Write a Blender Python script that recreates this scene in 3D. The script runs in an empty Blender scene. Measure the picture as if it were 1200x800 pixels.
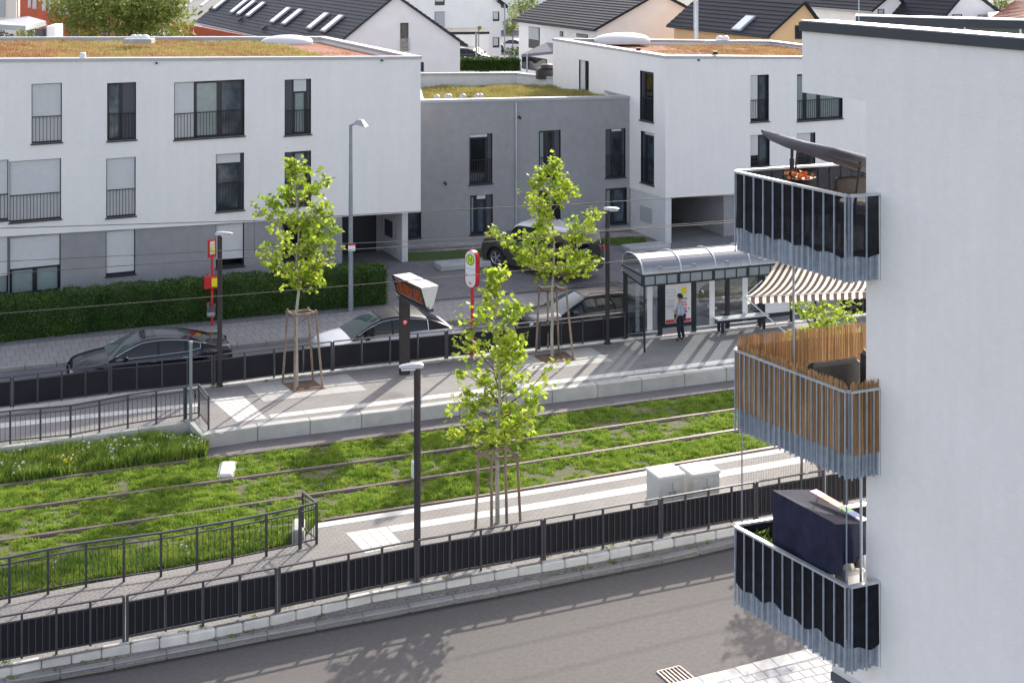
import bpy, math, random
import numpy as np
from mathutils import Vector, Matrix
R = math.radians
scene = bpy.context.scene
COL = scene.collection
H, F, YH = 14.5, 1667.0, -85.0          # eye height, focal length in photo pixels, horizon row

# ---------------------------------------------------------------- surveying: photo point -> place in the world
def G(px, py, z=0.0):
    Y = F * (H - z) / (py - YH)
    return Vector(((px - 600) / F * Y, Y, z))
def PD(px, py, Y):
    return Vector(((px - 600) / F * Y, Y, H - (py - YH) * Y / F))
def V(*a): return Vector(a)
def zpx(py, Y): return H - (py - YH) * Y / F
class Plane:                            # a vertical wall plane through ground point a, along d
    def __init__(s, a, d):
        s.a = Vector((a[0], a[1])); s.d = Vector((d[0], d[1])).normalized()
        s.n = Vector((s.d.y, -s.d.x))
    def u(s, px):
        k = (px - 600) / F
        return (k * s.a.y - s.a.x) / (s.d.x - k * s.d.y)
    def Y(s, px): return s.a.y + s.d.y * s.u(px)
    def z(s, px, py): return zpx(py, s.Y(px))
    def w(s, u, z, d=0.0):              # d > 0 comes out of the wall
        p = s.a + s.d * u + s.n * d
        return Vector((p.x, p.y, z))
    def off(s, d): 
        q = Plane(s.a + s.n * d, s.d); return q

# forecourt rises gently from the pavement kerb to the houses
K0 = (-16.7, 46.36); KS = 0.385
def sdist(x, y): return y - (K0[1] + KS * (x - K0[0]))
def zf(x, y): return 0.12 + 0.45 * min(1, max(0, sdist(x, y) / 10.0))
def Gz(px, py, dz=0.0):
    z = 0.3
    for _ in range(12):
        p = G(px, py, z); z = zf(p.x, p.y) + dz
    return G(px, py, z)

# ---------------------------------------------------------------- materials
MATS = {}
def mat(name, col=(.5,.5,.5), rough=.7, metal=0.0, spec=.5, noise=0.0, nscale=8.0, bump=0.0, bscale=60.0,
        island=0.0, trans=0.0, emit=None, coat=0.0, streak=0.0, alpha=None):
    m = bpy.data.materials.new(name); m.use_nodes = True
    nt = m.node_tree; N = nt.nodes; L = nt.links
    b = N['Principled BSDF']; out = N['Material Output']
    b.inputs['Roughness'].default_value = rough; b.inputs['Metallic'].default_value = metal
    b.inputs['Specular IOR Level'].default_value = spec
    b.inputs['Coat Weight'].default_value = coat
    b.inputs['Base Color'].default_value = (*col, 1)
    tc = N.new('ShaderNodeTexCoord')
    last = None
    def mul(prev, fac_out, lo, hi):
        mr = N.new('ShaderNodeMapRange'); L.new(fac_out, mr.inputs[0]); mr.inputs[3].default_value = lo; mr.inputs[4].default_value = hi
        mx = N.new('ShaderNodeMix'); mx.data_type = 'RGBA'; mx.blend_type = 'MULTIPLY'; mx.inputs[0].default_value = 1
        if prev is None: mx.inputs[6].default_value = (*col, 1)
        else: L.new(prev, mx.inputs[6])
        L.new(mr.outputs[0], mx.inputs[7]); return mx.outputs[2]
    if noise > 0:
        for sc_, am in ((nscale, noise), (nscale * 0.13, noise * .8)):
            n = N.new('ShaderNodeTexNoise'); n.inputs['Scale'].default_value = sc_; n.inputs['Detail'].default_value = 6
            L.new(tc.outputs['Object'], n.inputs['Vector'])
            mr = N.new('ShaderNodeMapRange'); mr.inputs[1].default_value = .3; mr.inputs[2].default_value = .7
            L.new(n.outputs[0], mr.inputs[0]); last = mul(last, mr.outputs[0], 1 - am, 1 + am)
    if streak > 0:
        mp = N.new('ShaderNodeMapping'); mp.inputs['Scale'].default_value = (1.6, 1.6, .12); L.new(tc.outputs['Object'], mp.inputs[0])
        n = N.new('ShaderNodeTexNoise'); n.inputs['Scale'].default_value = 2.2; n.inputs['Detail'].default_value = 8; n.inputs['Roughness'].default_value = .65
        L.new(mp.outputs[0], n.inputs['Vector'])
        mr = N.new('ShaderNodeMapRange'); mr.inputs[1].default_value = .35; mr.inputs[2].default_value = .7
        L.new(n.outputs[0], mr.inputs[0]); last = mul(last, mr.outputs[0], 1 + streak * .3, 1 - streak)
    if island > 0:
        g = N.new('ShaderNodeNewGeometry'); last = mul(last, g.outputs['Random Per Island'], 1 - island, 1 + island)
    if last is not None: L.new(last, b.inputs['Base Color'])
    if bump > 0:
        n = N.new('ShaderNodeTexNoise'); n.inputs['Scale'].default_value = bscale; n.inputs['Detail'].default_value = 4
        L.new(tc.outputs['Object'], n.inputs['Vector'])
        bp = N.new('ShaderNodeBump'); bp.inputs['Strength'].default_value = bump; bp.inputs['Distance'].default_value = .02
        L.new(n.outputs[0], bp.inputs['Height']); L.new(bp.outputs[0], b.inputs['Normal'])
    if trans > 0:
        t = N.new('ShaderNodeBsdfTranslucent'); ms = N.new('ShaderNodeMixShader'); ms.inputs[0].default_value = trans
        if last is not None: L.new(last, t.inputs[0])
        else: t.inputs[0].default_value = (*col, 1)
        L.new(b.outputs[0], ms.inputs[1]); L.new(t.outputs[0], ms.inputs[2]); L.new(ms.outputs[0], out.inputs[0])
    if emit: 
        b.inputs['Emission Color'].default_value = (*emit[:3], 1); b.inputs['Emission Strength'].default_value = emit[3]
    if alpha is not None: b.inputs['Alpha'].default_value = alpha
    MATS[name] = m
    return m
def paver(name, c1, c2, mortar, bw, bh, rot, offset=.5, bump=.3, msize=.012, noise=.12, squash=1.0):
    m = bpy.data.materials.new(name); m.use_nodes = True
    nt = m.node_tree; N = nt.nodes; L = nt.links; b = N['Principled BSDF']
    tc = N.new('ShaderNodeTexCoord'); mp = N.new('ShaderNodeMapping'); mp.inputs['Rotation'].default_value[2] = rot
    L.new(tc.outputs['Object'], mp.inputs[0])
    br = N.new('ShaderNodeTexBrick'); L.new(mp.outputs[0], br.inputs[0])
    br.inputs['Color1'].default_value = (*c1, 1); br.inputs['Color2'].default_value = (*c2, 1); br.inputs['Mortar'].default_value = (*mortar, 1)
    br.inputs['Scale'].default_value = 1; br.inputs['Brick Width'].default_value = bw; br.inputs['Row Height'].default_value = bh
    br.inputs['Mortar Size'].default_value = msize; br.offset = offset; br.inputs['Mortar Smooth'].default_value = .3
    n = N.new('ShaderNodeTexNoise'); n.inputs['Scale'].default_value = .9; n.inputs['Detail'].default_value = 9; n.inputs['Roughness'].default_value = .6
    L.new(tc.outputs['Object'], n.inputs['Vector'])
    mr = N.new('ShaderNodeMapRange'); mr.inputs[1].default_value = .3; mr.inputs[2].default_value = .7
    mr.inputs[3].default_value = 1 - noise; mr.inputs[4].default_value = 1 + noise; L.new(n.outputs[0], mr.inputs[0])
    mx = N.new('ShaderNodeMix'); mx.data_type = 'RGBA'; mx.blend_type = 'MULTIPLY'; mx.inputs[0].default_value = 1
    L.new(br.outputs[0], mx.inputs[6]); L.new(mr.outputs[0], mx.inputs[7]); L.new(mx.outputs[2], b.inputs['Base Color'])
    bp = N.new('ShaderNodeBump'); bp.inputs['Strength'].default_value = bump; bp.inputs['Distance'].default_value = .01; bp.invert = True
    L.new(br.outputs[1], bp.inputs['Height']); L.new(bp.outputs[0], b.inputs['Normal'])
    b.inputs['Roughness'].default_value = .85
    MATS[name] = m; return m
def patchy(name, cols, scale=1.2, rough=.95):
    m = bpy.data.materials.new(name); m.use_nodes = True
    nt = m.node_tree; N = nt.nodes; L = nt.links; b = N['Principled BSDF']
    tc = N.new('ShaderNodeTexCoord'); n = N.new('ShaderNodeTexNoise'); n.inputs['Scale'].default_value = scale; n.inputs['Detail'].default_value = 10
    n.inputs['Roughness'].default_value = .7
    L.new(tc.outputs['Object'], n.inputs['Vector']); cr = N.new('ShaderNodeValToRGB'); L.new(n.outputs[0], cr.inputs[0])
    e = cr.color_ramp.elements
    while len(e) < len(cols): e.new(.5)
    for i, c in enumerate(cols): e[i].position = .3 + .4 * i / (len(cols) - 1); e[i].color = (*c, 1)
    L.new(cr.outputs[0], b.inputs['Base Color']); b.inputs['Roughness'].default_value = rough
    bp = N.new('ShaderNodeBump'); bp.inputs['Strength'].default_value = .6; bp.inputs['Distance'].default_value = .03
    L.new(n.outputs[0], bp.inputs['Height']); L.new(bp.outputs[0], b.inputs['Normal'])
    MATS[name] = m; return m
def leafmat(name, ca, cb, trans=.45, rough=.5, patch=None):
    """leaf colour differs from leaf to leaf (a random value per separate leaf) and drifts over the plant"""
    m = bpy.data.materials.new(name); m.use_nodes = True
    nt = m.node_tree; N = nt.nodes; L = nt.links; b = N['Principled BSDF']; out = N['Material Output']
    g = N.new('ShaderNodeNewGeometry'); tc = N.new('ShaderNodeTexCoord'); n = N.new('ShaderNodeTexNoise')
    n.inputs['Scale'].default_value = patch or 1.5; n.inputs['Detail'].default_value = 4; L.new(tc.outputs['Object'], n.inputs['Vector'])
    ad = N.new('ShaderNodeMath'); ad.operation = 'MULTIPLY_ADD'; L.new(g.outputs['Random Per Island'], ad.inputs[0]); ad.inputs[1].default_value = .85
    sb = N.new('ShaderNodeMapRange'); L.new(n.outputs[0], sb.inputs[0]); sb.inputs[1].default_value = .35; sb.inputs[2].default_value = .65; sb.inputs[3].default_value = -.25; sb.inputs[4].default_value = .4
    L.new(sb.outputs[0], ad.inputs[2]); ad.use_clamp = True
    mx = N.new('ShaderNodeMix'); mx.data_type = 'RGBA'; L.new(ad.outputs[0], mx.inputs[0])
    mx.inputs[6].default_value = (*ca, 1); mx.inputs[7].default_value = (*cb, 1)
    L.new(mx.outputs[2], b.inputs['Base Color']); b.inputs['Roughness'].default_value = rough
    b.inputs['Specular IOR Level'].default_value = .35
    t = N.new('ShaderNodeBsdfTranslucent'); L.new(mx.outputs[2], t.inputs[0]); ms = N.new('ShaderNodeMixShader'); ms.inputs[0].default_value = trans
    L.new(b.outputs[0], ms.inputs[1]); L.new(t.outputs[0], ms.inputs[2]); L.new(ms.outputs[0], out.inputs[0])
    MATS[name] = m; return m
def glassy(name, tint, rough=.02, clear=.7):
    """thin clear sheet: part lets light through, part reflects by angle"""
    m = bpy.data.materials.new(name); m.use_nodes = True
    nt = m.node_tree; N = nt.nodes; L = nt.links; out = N['Material Output']; N.remove(N['Principled BSDF'])
    t = N.new('ShaderNodeBsdfTransparent'); t.inputs[0].default_value = (*tint, 1)
    gl = N.new('ShaderNodeBsdfGlossy'); gl.inputs['Roughness'].default_value = rough
    lw = N.new('ShaderNodeLayerWeight'); lw.inputs[0].default_value = .35
    mr = N.new('ShaderNodeMapRange'); L.new(lw.outputs['Facing'], mr.inputs[0]); mr.inputs[3].default_value = 1 - clear - .15; mr.inputs[4].default_value = 1
    mr.inputs[3].default_value = max(.05, 1 - clear - .15)
    ms = N.new('ShaderNodeMixShader'); L.new(mr.outputs[0], ms.inputs[0]); L.new(t.outputs[0], ms.inputs[1]); L.new(gl.outputs[0], ms.inputs[2])
    L.new(ms.outputs[0], out.inputs[0]); MATS[name] = m; return m

def stripes(name, c1, c2, width, rot=0.0):
    m = bpy.data.materials.new(name); m.use_nodes = True
    nt = m.node_tree; N = nt.nodes; L = nt.links; b = N['Principled BSDF']
    uv = N.new('ShaderNodeUVMap'); s = N.new('ShaderNodeSeparateXYZ'); L.new(uv.outputs[0], s.inputs[0])
    d = N.new('ShaderNodeMath'); d.operation = 'DIVIDE'; L.new(s.outputs[0], d.inputs[0]); d.inputs[1].default_value = width * 2
    f = N.new('ShaderNodeMath'); f.operation = 'FRACT'; L.new(d.outputs[0], f.inputs[0])
    c = N.new('ShaderNodeMath'); c.operation = 'GREATER_THAN'; L.new(f.outputs[0], c.inputs[0]); c.inputs[1].default_value = .5
    mx = N.new('ShaderNodeMix'); mx.data_type = 'RGBA'; L.new(c.outputs[0], mx.inputs[0]); mx.inputs[6].default_value = (*c1, 1); mx.inputs[7].default_value = (*c2, 1)
    L.new(mx.outputs[2], b.inputs['Base Color']); b.inputs['Roughness'].default_value = .9
    out = N['Material Output']; t = N.new('ShaderNodeBsdfTranslucent'); L.new(mx.outputs[2], t.inputs[0]); ms = N.new('ShaderNodeMixShader'); ms.inputs[0].default_value = .35
    L.new(b.outputs[0], ms.inputs[1]); L.new(t.outputs[0], ms.inputs[2]); L.new(ms.outputs[0], out.inputs[0])
    MATS[name] = m; return m

AB = -math.atan(.40)                    # the tram line's direction, for paving rows
mat('white_plaster', (.80,.795,.785), .9, noise=.02, nscale=7, bump=.5, bscale=38, streak=.035)
mat('grey_plaster', (.285,.29,.305), .9, noise=.06, nscale=3, bump=.25, bscale=45, streak=.03)
mat('pale_plaster', (.62,.63,.64), .9, noise=.05, nscale=4, bump=.2)
mat('far_white', (.85,.85,.84), .9, noise=.03, nscale=1)
mat('far_cream', (.84,.76,.68), .9, noise=.03, nscale=1)
mat('far_orange', (.75,.50,.27), .9, noise=.04, nscale=1)
mat('far_yellow', (.85,.72,.38), .9, noise=.04, nscale=1)
mat('red_brick', (.52,.13,.07), .9, noise=.1, nscale=2)
mat('coping', (.40,.42,.45), .5, metal=.4, noise=.05, nscale=2)
mat('coping_dark', (.05,.056,.066), .5, spec=.3, noise=.06, nscale=2)
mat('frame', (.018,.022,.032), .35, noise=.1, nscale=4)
mat('panel_dark', (.06,.066,.085), .5, noise=.06, nscale=3)
mat('shutter', (.56,.57,.585), .5, noise=.03, nscale=5)
mat('shutter_grey', (.40,.42,.45), .5, noise=.03, nscale=5)
mat('pane', (.012,.016,.02), .05, spec=.55, noise=.8, nscale=1.2)
mat('pane_curtain', (.24,.30,.30), .12, spec=.5, noise=.08, nscale=5)
mat('pane_blue', (.05,.07,.09), .06, spec=.6, noise=.7, nscale=2.0)
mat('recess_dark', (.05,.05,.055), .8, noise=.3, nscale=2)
mat('anthracite', (.022,.023,.028), .5, metal=.0, spec=.3, noise=.12, nscale=6)
mat('anthracite_panel', (.016,.016,.022), .6, spec=.25, noise=.15, nscale=2)
mat('anthracite_bar', (.06,.061,.068), .5, spec=.35, noise=.1, nscale=6)
mat('pillar_brown', (.04,.035,.038), .5, spec=.3, noise=.1, nscale=4)
mat('galvanised', (.33,.38,.44), .5, metal=.2, noise=.16, nscale=7, streak=.12)
mat('galvanised_light', (.50,.54,.58), .4, metal=.5, noise=.1, nscale=7)
mat('steel_pole', (.26,.30,.34), .45, metal=.4, noise=.08, nscale=5)
mat('lamp_head', (.36,.37,.38), .35, metal=.3, noise=.04)
mat('black_mesh', (.010,.011,.016), .85, spec=.2, noise=.35, nscale=9, bump=.4, bscale=30)
mat('navy_cloth', (.020,.022,.048), .9, spec=.25, noise=.25, nscale=4, bump=.3, bscale=20)
mat('grey_cloth', (.16,.155,.19), .85, noise=.1, nscale=4, bump=.2, bscale=20)
mat('brown_cloth', (.12,.08,.07), .9, noise=.1)
mat('white_plastic', (.75,.75,.75), .4, noise=.03)
mat('dark_plastic', (.02,.02,.022), .5, noise=.1)
mat('rattan', (.045,.035,.03), .7, noise=.3, nscale=30, bump=.4, bscale=80)
mat('reed', (.34,.20,.09), .8, island=.42, noise=.15, nscale=3)
mat('flower_orange', (.75,.20,.03), .6, island=.3)
mat('concrete', (.42,.43,.42), .85, noise=.14, nscale=3, bump=.2, bscale=30, streak=.12, island=.05)
mat('concrete_light', (.44,.44,.41), .85, noise=.12, nscale=2.5, bump=.2, bscale=30, island=.06)
mat('kerb_white', (.60,.59,.55), .85, noise=.10, nscale=3, bump=.25, bscale=25, island=.08)
mat('kerb_grey', (.29,.285,.265), .85, noise=.12, nscale=3, bump=.25, bscale=25, island=.08)
mat('stripe_white', (.60,.59,.56), .8, noise=.07, nscale=4, island=.05)
mat('asphalt', (.122,.114,.108), .9, noise=.14, nscale=75, bump=.5, bscale=70)
mat('asphalt_far', (.13,.132,.145), .9, noise=.1, nscale=.8, bump=.4, bscale=70)
mat('asphalt_strip', (.165,.15,.15), .9, noise=.14, nscale=1.5, bump=.4, bscale=60)
mat('mulch', (.16,.10,.07), .95, noise=.5, nscale=14, bump=.8, bscale=30)
mat('gravel', (.35,.32,.30), .95, noise=.4, nscale=10, bump=.8, bscale=20)
mat('rail_steel', (.10,.075,.065), .6, metal=.2, noise=.2, nscale=3)
mat('rail_top', (.24,.195,.17), .45, metal=.3, noise=.12, nscale=3)
mat('cast_iron', (.10,.06,.045), .7, metal=.3, noise=.4, nscale=9)
mat('rust_light', (.62,.50,.42), .7, noise=.3, nscale=12)
mat('wire', (.10,.085,.08), .5, metal=.5)
mat('bark', (.30,.27,.22), .9, noise=.3, nscale=9, bump=.6, bscale=25)
mat('bark_pale', (.36,.35,.30), .85, noise=.2, nscale=9, bump=.4, bscale=25)
mat('twig', (.15,.11,.07), .9, noise=.2)
mat('stake_wood', (.24,.18,.14), .85, noise=.25, nscale=6, bump=.4, bscale=25, streak=.2)
mat('cabinet', (.52,.53,.51), .5, noise=.04, nscale=4, streak=.06)
mat('cabinet_top', (.62,.62,.60), .5, noise=.03, nscale=4)
mat('red_paint', (.55,.02,.03), .4, noise=.06)
mat('sign_white', (.78,.79,.82), .45, noise=.02)
mat('sign_green', (.03,.35,.06), .4)
mat('sign_yellow', (.75,.72,.05), .4)
mat('poster_white', (.76,.76,.76), .5, noise=.03, nscale=5)
mat('poster_grey', (.35,.36,.38), .6)
mat('poster_yellow', (.80,.68,.02), .5)
mat('poster_red', (.55,.05,.06), .5)
mat('poster_blue', (.12,.2,.45), .5)
mat('poster_pink', (.65,.25,.35), .5)
mat('led_orange', (.30,.06,.01), .5, emit=(1,.20,.04,.03))
mat('shade_mesh', (.012,.013,.018), .85, spec=.2, noise=.4, nscale=7, alpha=.94)
mat('display_dark', (.02,.015,.013), .25)
mat('carpaint_navy', (.006,.008,.020), .25, spec=.4, coat=.6)
mat('carpaint_silver', (.62,.64,.68), .35, coat=.5)
mat('carpaint_black', (.006,.006,.008), .35, spec=.35)
mat('carpaint_grey', (.025,.024,.028), .3, coat=.6)
mat('carpaint_green', (.035,.042,.034), .35, coat=.5)
mat('carpaint_white', (.60,.61,.63), .3, coat=1.0)
mat('car_glass', (.008,.013,.016), .04, spec=.5)
mat('car_glass_light', (.04,.065,.065), .05, spec=.6)
mat('chrome', (.75,.76,.78), .12, metal=1.0)
mat('tyre', (.015,.015,.016), .85)
mat('rim', (.55,.56,.58), .3, metal=.8)
mat('tail_red', (.50,.02,.03), .25, coat=1)
mat('head_clear', (.65,.68,.70), .12, metal=.4, coat=1)
mat('skin', (.42,.26,.19), .6)
mat('hair_dark', (.015,.012,.011), .6)
mat('shirt', (.36,.41,.50), .85, noise=.1, nscale=10)
mat('jeans', (.015,.018,.035), .9, noise=.15, nscale=10)
mat('cream_cloth', (.72,.66,.50), .85, noise=.1, nscale=10)
mat('roof_slate', (.035,.04,.05), .6, spec=.3, noise=.12, nscale=2)
mat('roof_black', (.016,.018,.026), .6, spec=.3, noise=.12, nscale=2)
mat('roof_red', (.28,.07,.05), .6, noise=.2, nscale=3)
mat('roof_grey', (.30,.31,.31), .6, noise=.12, nscale=3)
mat('skylight', (.85,.9,.94), .25, spec=1, coat=1)  # pale blue of the reflected sky is put into the glass colour
mat('dome_white', (.60,.60,.61), .4)
mat('solar_dark', (.03,.05,.045), .2)
mat('green_glass', (.015,.05,.035), .15, noise=.3, nscale=3)
mat('clinker', (.6,.6,.6), .8)
glassy('clear_glass', (.86,.90,.92), .02, .82)
glassy('roof_glass', (.36,.41,.47), .12, .62)
stripes('striped_cloth', (.70,.67,.63), (.10,.078,.07), .073)
paver('pave_platform', (.27,.26,.25), (.235,.225,.22), (.17,.16,.15), .2, .1, AB, noise=.10)
paver('pave_near', (.255,.24,.225), (.225,.215,.205), (.165,.155,.145), .2, .1, AB, noise=.14)
paver('pave_slab', (.46,.45,.42), (.41,.40,.38), (.33,.32,.3), .5, .5, AB, 0.0, noise=.08, msize=.01)
paver('pave_walk', (.30,.29,.285), (.265,.255,.25), (.17,.165,.16), .3, .6, AB, .5, noise=.08, msize=.014)
paver('pave_court', (.215,.21,.215), (.18,.178,.185), (.11,.11,.11), .2, .2, AB + .5, .5, noise=.12, msize=.016)
paver('pave_light', (.44,.44,.44), (.37,.37,.38), (.15,.15,.15), .26, .26, AB, .5, noise=.10, msize=.012)
paver('cobble', (.25,.235,.22), (.20,.19,.18), (.13,.12,.11), .2, .1, AB, .5, noise=.2, msize=.01, bump=.4)
patchy('soil_grass', [(.07,.06,.035), (.10,.11,.04), (.17,.145,.10)], 7.0)
patchy('lawn', [(.045,.085,.02), (.07,.12,.03)], 5.0)
patchy('sedum', [(.30,.13,.08), (.36,.26,.13), (.30,.25,.08)], 1.2)
patchy('sedum_red', [(.34,.10,.06), (.26,.08,.05), (.30,.20,.11)], 3.5)
patchy('terrain', [(.12,.12,.11), (.17,.17,.165)], .05)
leafmat('leaf_young', (.19,.33,.02), (.56,.64,.08), .6)
leafmat('leaf_bush', (.13,.19,.04), (.36,.40,.11), .45)
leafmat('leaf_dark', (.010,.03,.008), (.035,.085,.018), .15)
leafmat('leaf_hedge', (.025,.075,.010), (.085,.15,.02), .2)
leafmat('grass_blade', (.12,.23,.025), (.35,.45,.08), .5, patch=2.6)
leafmat('grass_tall', (.09,.18,.025), (.30,.38,.07), .4, patch=1.6)
leafmat('dry_grass', (.36,.16,.09), (.50,.40,.17), .3, patch=.9)
leafmat('dry_grass_green', (.34,.32,.08), (.46,.38,.16), .3, patch=1.2)
mat('petal', (.75,.76,.70), .7); mat('petal_yellow', (.75,.6,.03), .7)
M = MATS

# ---------------------------------------------------------------- mesh building
class MB:
    def __init__(s): s.v = []; s.f = []; s.m = []; s.cur = 0
    def face(s, pts, m=None):
        b = len(s.v); s.v += [Vector(p) for p in pts]; s.f.append(tuple(range(b, b + len(pts)))); s.m.append(s.cur if m is None else m)
    def add(s, vs, fs, m=None):
        b = len(s.v); s.v += [Vector(p) for p in vs]
        for f in fs: s.f.append(tuple(b + i for i in f)); s.m.append(s.cur if m is None else m)
    def box(s, c, size, rot=None, m=None, taper=1.0):
        hx, hy, hz = size[0] / 2, size[1] / 2, size[2] / 2; vs = []
        for z in (-1, 1):
            k = taper if z > 0 else 1
            for x, y in ((-1,-1),(1,-1),(1,1),(-1,1)):
                p = Vector((x * hx * k, y * hy * k, z * hz))
                if rot is not None: p = rot @ p
                vs.append(p + Vector(c))
        s.add(vs, [(3,2,1,0),(4,5,6,7),(0,1,5,4),(1,2,6,5),(2,3,7,6),(3,0,4,7)], m); return s
    def bbox(s, c, size, bev=.01, rot=None, m=None):   # box with chamfered vertical and top edges
        hx, hy, hz = size[0] / 2, size[1] / 2, size[2] / 2
        def ring(ax, ay, z, b): return [(-ax+b,-ay,z),(ax-b,-ay,z),(ax,-ay+b,z),(ax,ay-b,z),(ax-b,ay,z),(-ax+b,ay,z),(-ax,ay-b,z),(-ax,-ay+b,z)]
        rings = [ring(hx,hy,-hz,bev), ring(hx,hy,hz-bev,bev), ring(hx-bev,hy-bev,hz,bev)]
        vs = [Vector(p) for r in rings for p in r]
        if rot is not None: vs = [rot @ p for p in vs]
        vs = [p + Vector(c) for p in vs]
        fs = [tuple(range(7,-1,-1)), tuple(range(16,24))]
        for k in range(2):
            for i in range(8): j = (i + 1) % 8; fs.append((k*8+i, k*8+j, k*8+8+j, k*8+8+i))
        s.add(vs, fs, m); return s
    def pbox(s, pl, u0, u1, z0, z1, d0, d1, m=None):   # box in a wall plane's frame
        vs = [pl.w(u, z, d) for d in (d0, d1) for (u, z) in ((u0,z0),(u1,z0),(u1,z1),(u0,z1))]
        s.add(vs, [(3,2,1,0),(4,5,6,7),(0,1,5,4),(1,2,6,5),(2,3,7,6),(3,0,4,7)], m); return s
    def prism(s, poly, z0, z1, m=None):                # poly of (x,y); z0/z1 numbers or lists
        n = len(poly)
        a = z0 if isinstance(z0, (list, tuple)) else [z0] * n; b = z1 if isinstance(z1, (list, tuple)) else [z1] * n
        vs = [(p[0], p[1], a[i]) for i, p in enumerate(poly)] + [(p[0], p[1], b[i]) for i, p in enumerate(poly)]
        fs = [tuple(range(n-1,-1,-1)), tuple(range(n,2*n))] + [(i,(i+1)%n,(i+1)%n+n,i+n) for i in range(n)]
        s.add(vs, fs, m); return s
    def tube(s, pts, r, n=8, m=None, cap=True):
        pts = [Vector(p) for p in pts]; rs = r if isinstance(r, (list, tuple)) else [r] * len(pts)
        vs = []; up = None
        for i, p in enumerate(pts):
            t = (pts[min(i+1,len(pts)-1)] - pts[max(i-1,0)]).normalized()
            if up is None or abs(t.dot(up)) > .98: up = Vector((0,0,1)) if abs(t.z) < .9 else Vector((1,0,0))
            a = t.cross(up).normalized(); b = a.cross(t)
            for k in range(n): q = 2*math.pi*k/n; vs.append(p + (a*math.cos(q) + b*math.sin(q)) * rs[i])
        fs = []
        for i in range(len(pts)-1):
            for k in range(n): j = (k+1)%n; fs.append((i*n+k, i*n+j, (i+1)*n+j, (i+1)*n+k))
        if cap: fs += [tuple(range(n-1,-1,-1)), tuple(range((len(pts)-1)*n, len(pts)*n))]
        s.add(vs, fs, m); return s
    def bar(s, a, b, w, h=None, m=None):               # rectangular bar between two points
        a = Vector(a); b = Vector(b); h = h or w; d = b - a; L = d.length
        if L < 1e-6: return s
        t = d / L; up = Vector((0,0,1)) if abs(t.z) < .95 else Vector((0,1,0)); x = t.cross(up).normalized(); y = x.cross(t)
        s.box((a+b)/2, (w, L, h), Matrix((x, t, y)).transposed(), m); return s
    def lathe(s, prof, c=(0,0,0), n=24, m=None, axis='z'):
        vs = []
        for r, z in prof:
            for k in range(n):
                q = 2*math.pi*k/n; p = (r*math.cos(q), r*math.sin(q), z)
                if axis == 'y': p = (p[0], p[2], p[1])
                vs.append((p[0]+c[0], p[1]+c[1], p[2]+c[2]))
        fs = [(i*n+k, i*n+(k+1)%n, (i+1)*n+(k+1)%n, (i+1)*n+k) for i in range(len(prof)-1) for k in range(n)]
        s.add(vs, fs, m); return s
    def grid(s, rows, m=None, closed=False):           # rows: list of equal-length point lists
        n = len(rows[0]); vs = [p for r in rows for p in r]; fs = []
        for i in range(len(rows)-1):
            for k in range(n if closed else n-1):
                j = (k+1) % n; fs.append((i*n+k, i*n+j, (i+1)*n+j, (i+1)*n+k))
        s.add(vs, fs, m); return s
    def build(s, name, mats, parent=None, smooth=False, local=False, uv=None):
        me = bpy.data.meshes.new(name)
        vs = s.v
        if parent is not None and not local:
            inv = WM[parent.name].inverted(); vs = [inv @ p for p in vs]
        me.from_pydata([tuple(p) for p in vs], [], s.f)
        for m in (mats if isinstance(mats, (list, tuple)) else [mats]): me.materials.append(M[m])
        me.polygons.foreach_set('material_index', s.m)
        if smooth:
            me.polygons.foreach_set('use_smooth', [True] * len(me.polygons))
            me.set_sharp_from_angle(angle=R(40 if smooth is True else smooth))
        me.update()
        return link(name, me, parent)
WM = {}
def link(name, me, parent=None):
    o = bpy.data.objects.new(name, me); COL.objects.link(o)
    if parent is not None: o.parent = parent; WM[o.name] = WM[parent.name].copy()
    else: WM[o.name] = Matrix.Identity(4)
    return o
def thing(name, label, cat, loc=(0,0,0), rz=0.0, group=None):
    o = bpy.data.objects.new(name, None); COL.objects.link(o); o.location = loc; o.rotation_euler = (0,0,rz)
    o.empty_display_size = .2
    WM[o.name] = Matrix.Translation(Vector(loc)) @ Matrix.Rotation(rz, 4, 'Z')
    return tag(o, label, cat, group)
def tag(o, label, cat=None, group=None):
    o['label'] = label
    if cat: o['category'] = cat
    if group: o['group'] = group
    return o
def struct(o): o['kind'] = 'structure'; return o
def stuff(o, label=None, cat=None):
    o['kind'] = 'stuff'
    if label: o['label'] = label
    if cat: o['category'] = cat
    return o
def copy_tree(o, loc, rz=None, label=None, group=None):
    def cp(x, par):
        c = x.copy(); COL.objects.link(c); WM[c.name] = Matrix.Identity(4)
        if par is not None: c.parent = par
        for ch in list(x.children): cp(ch, c)
        return c
    r = cp(o, None); r.location = loc
    if rz is not None: r.rotation_euler = (0,0,rz)
    if label: r['label'] = label
    if group: r['group'] = group
    return r
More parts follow.
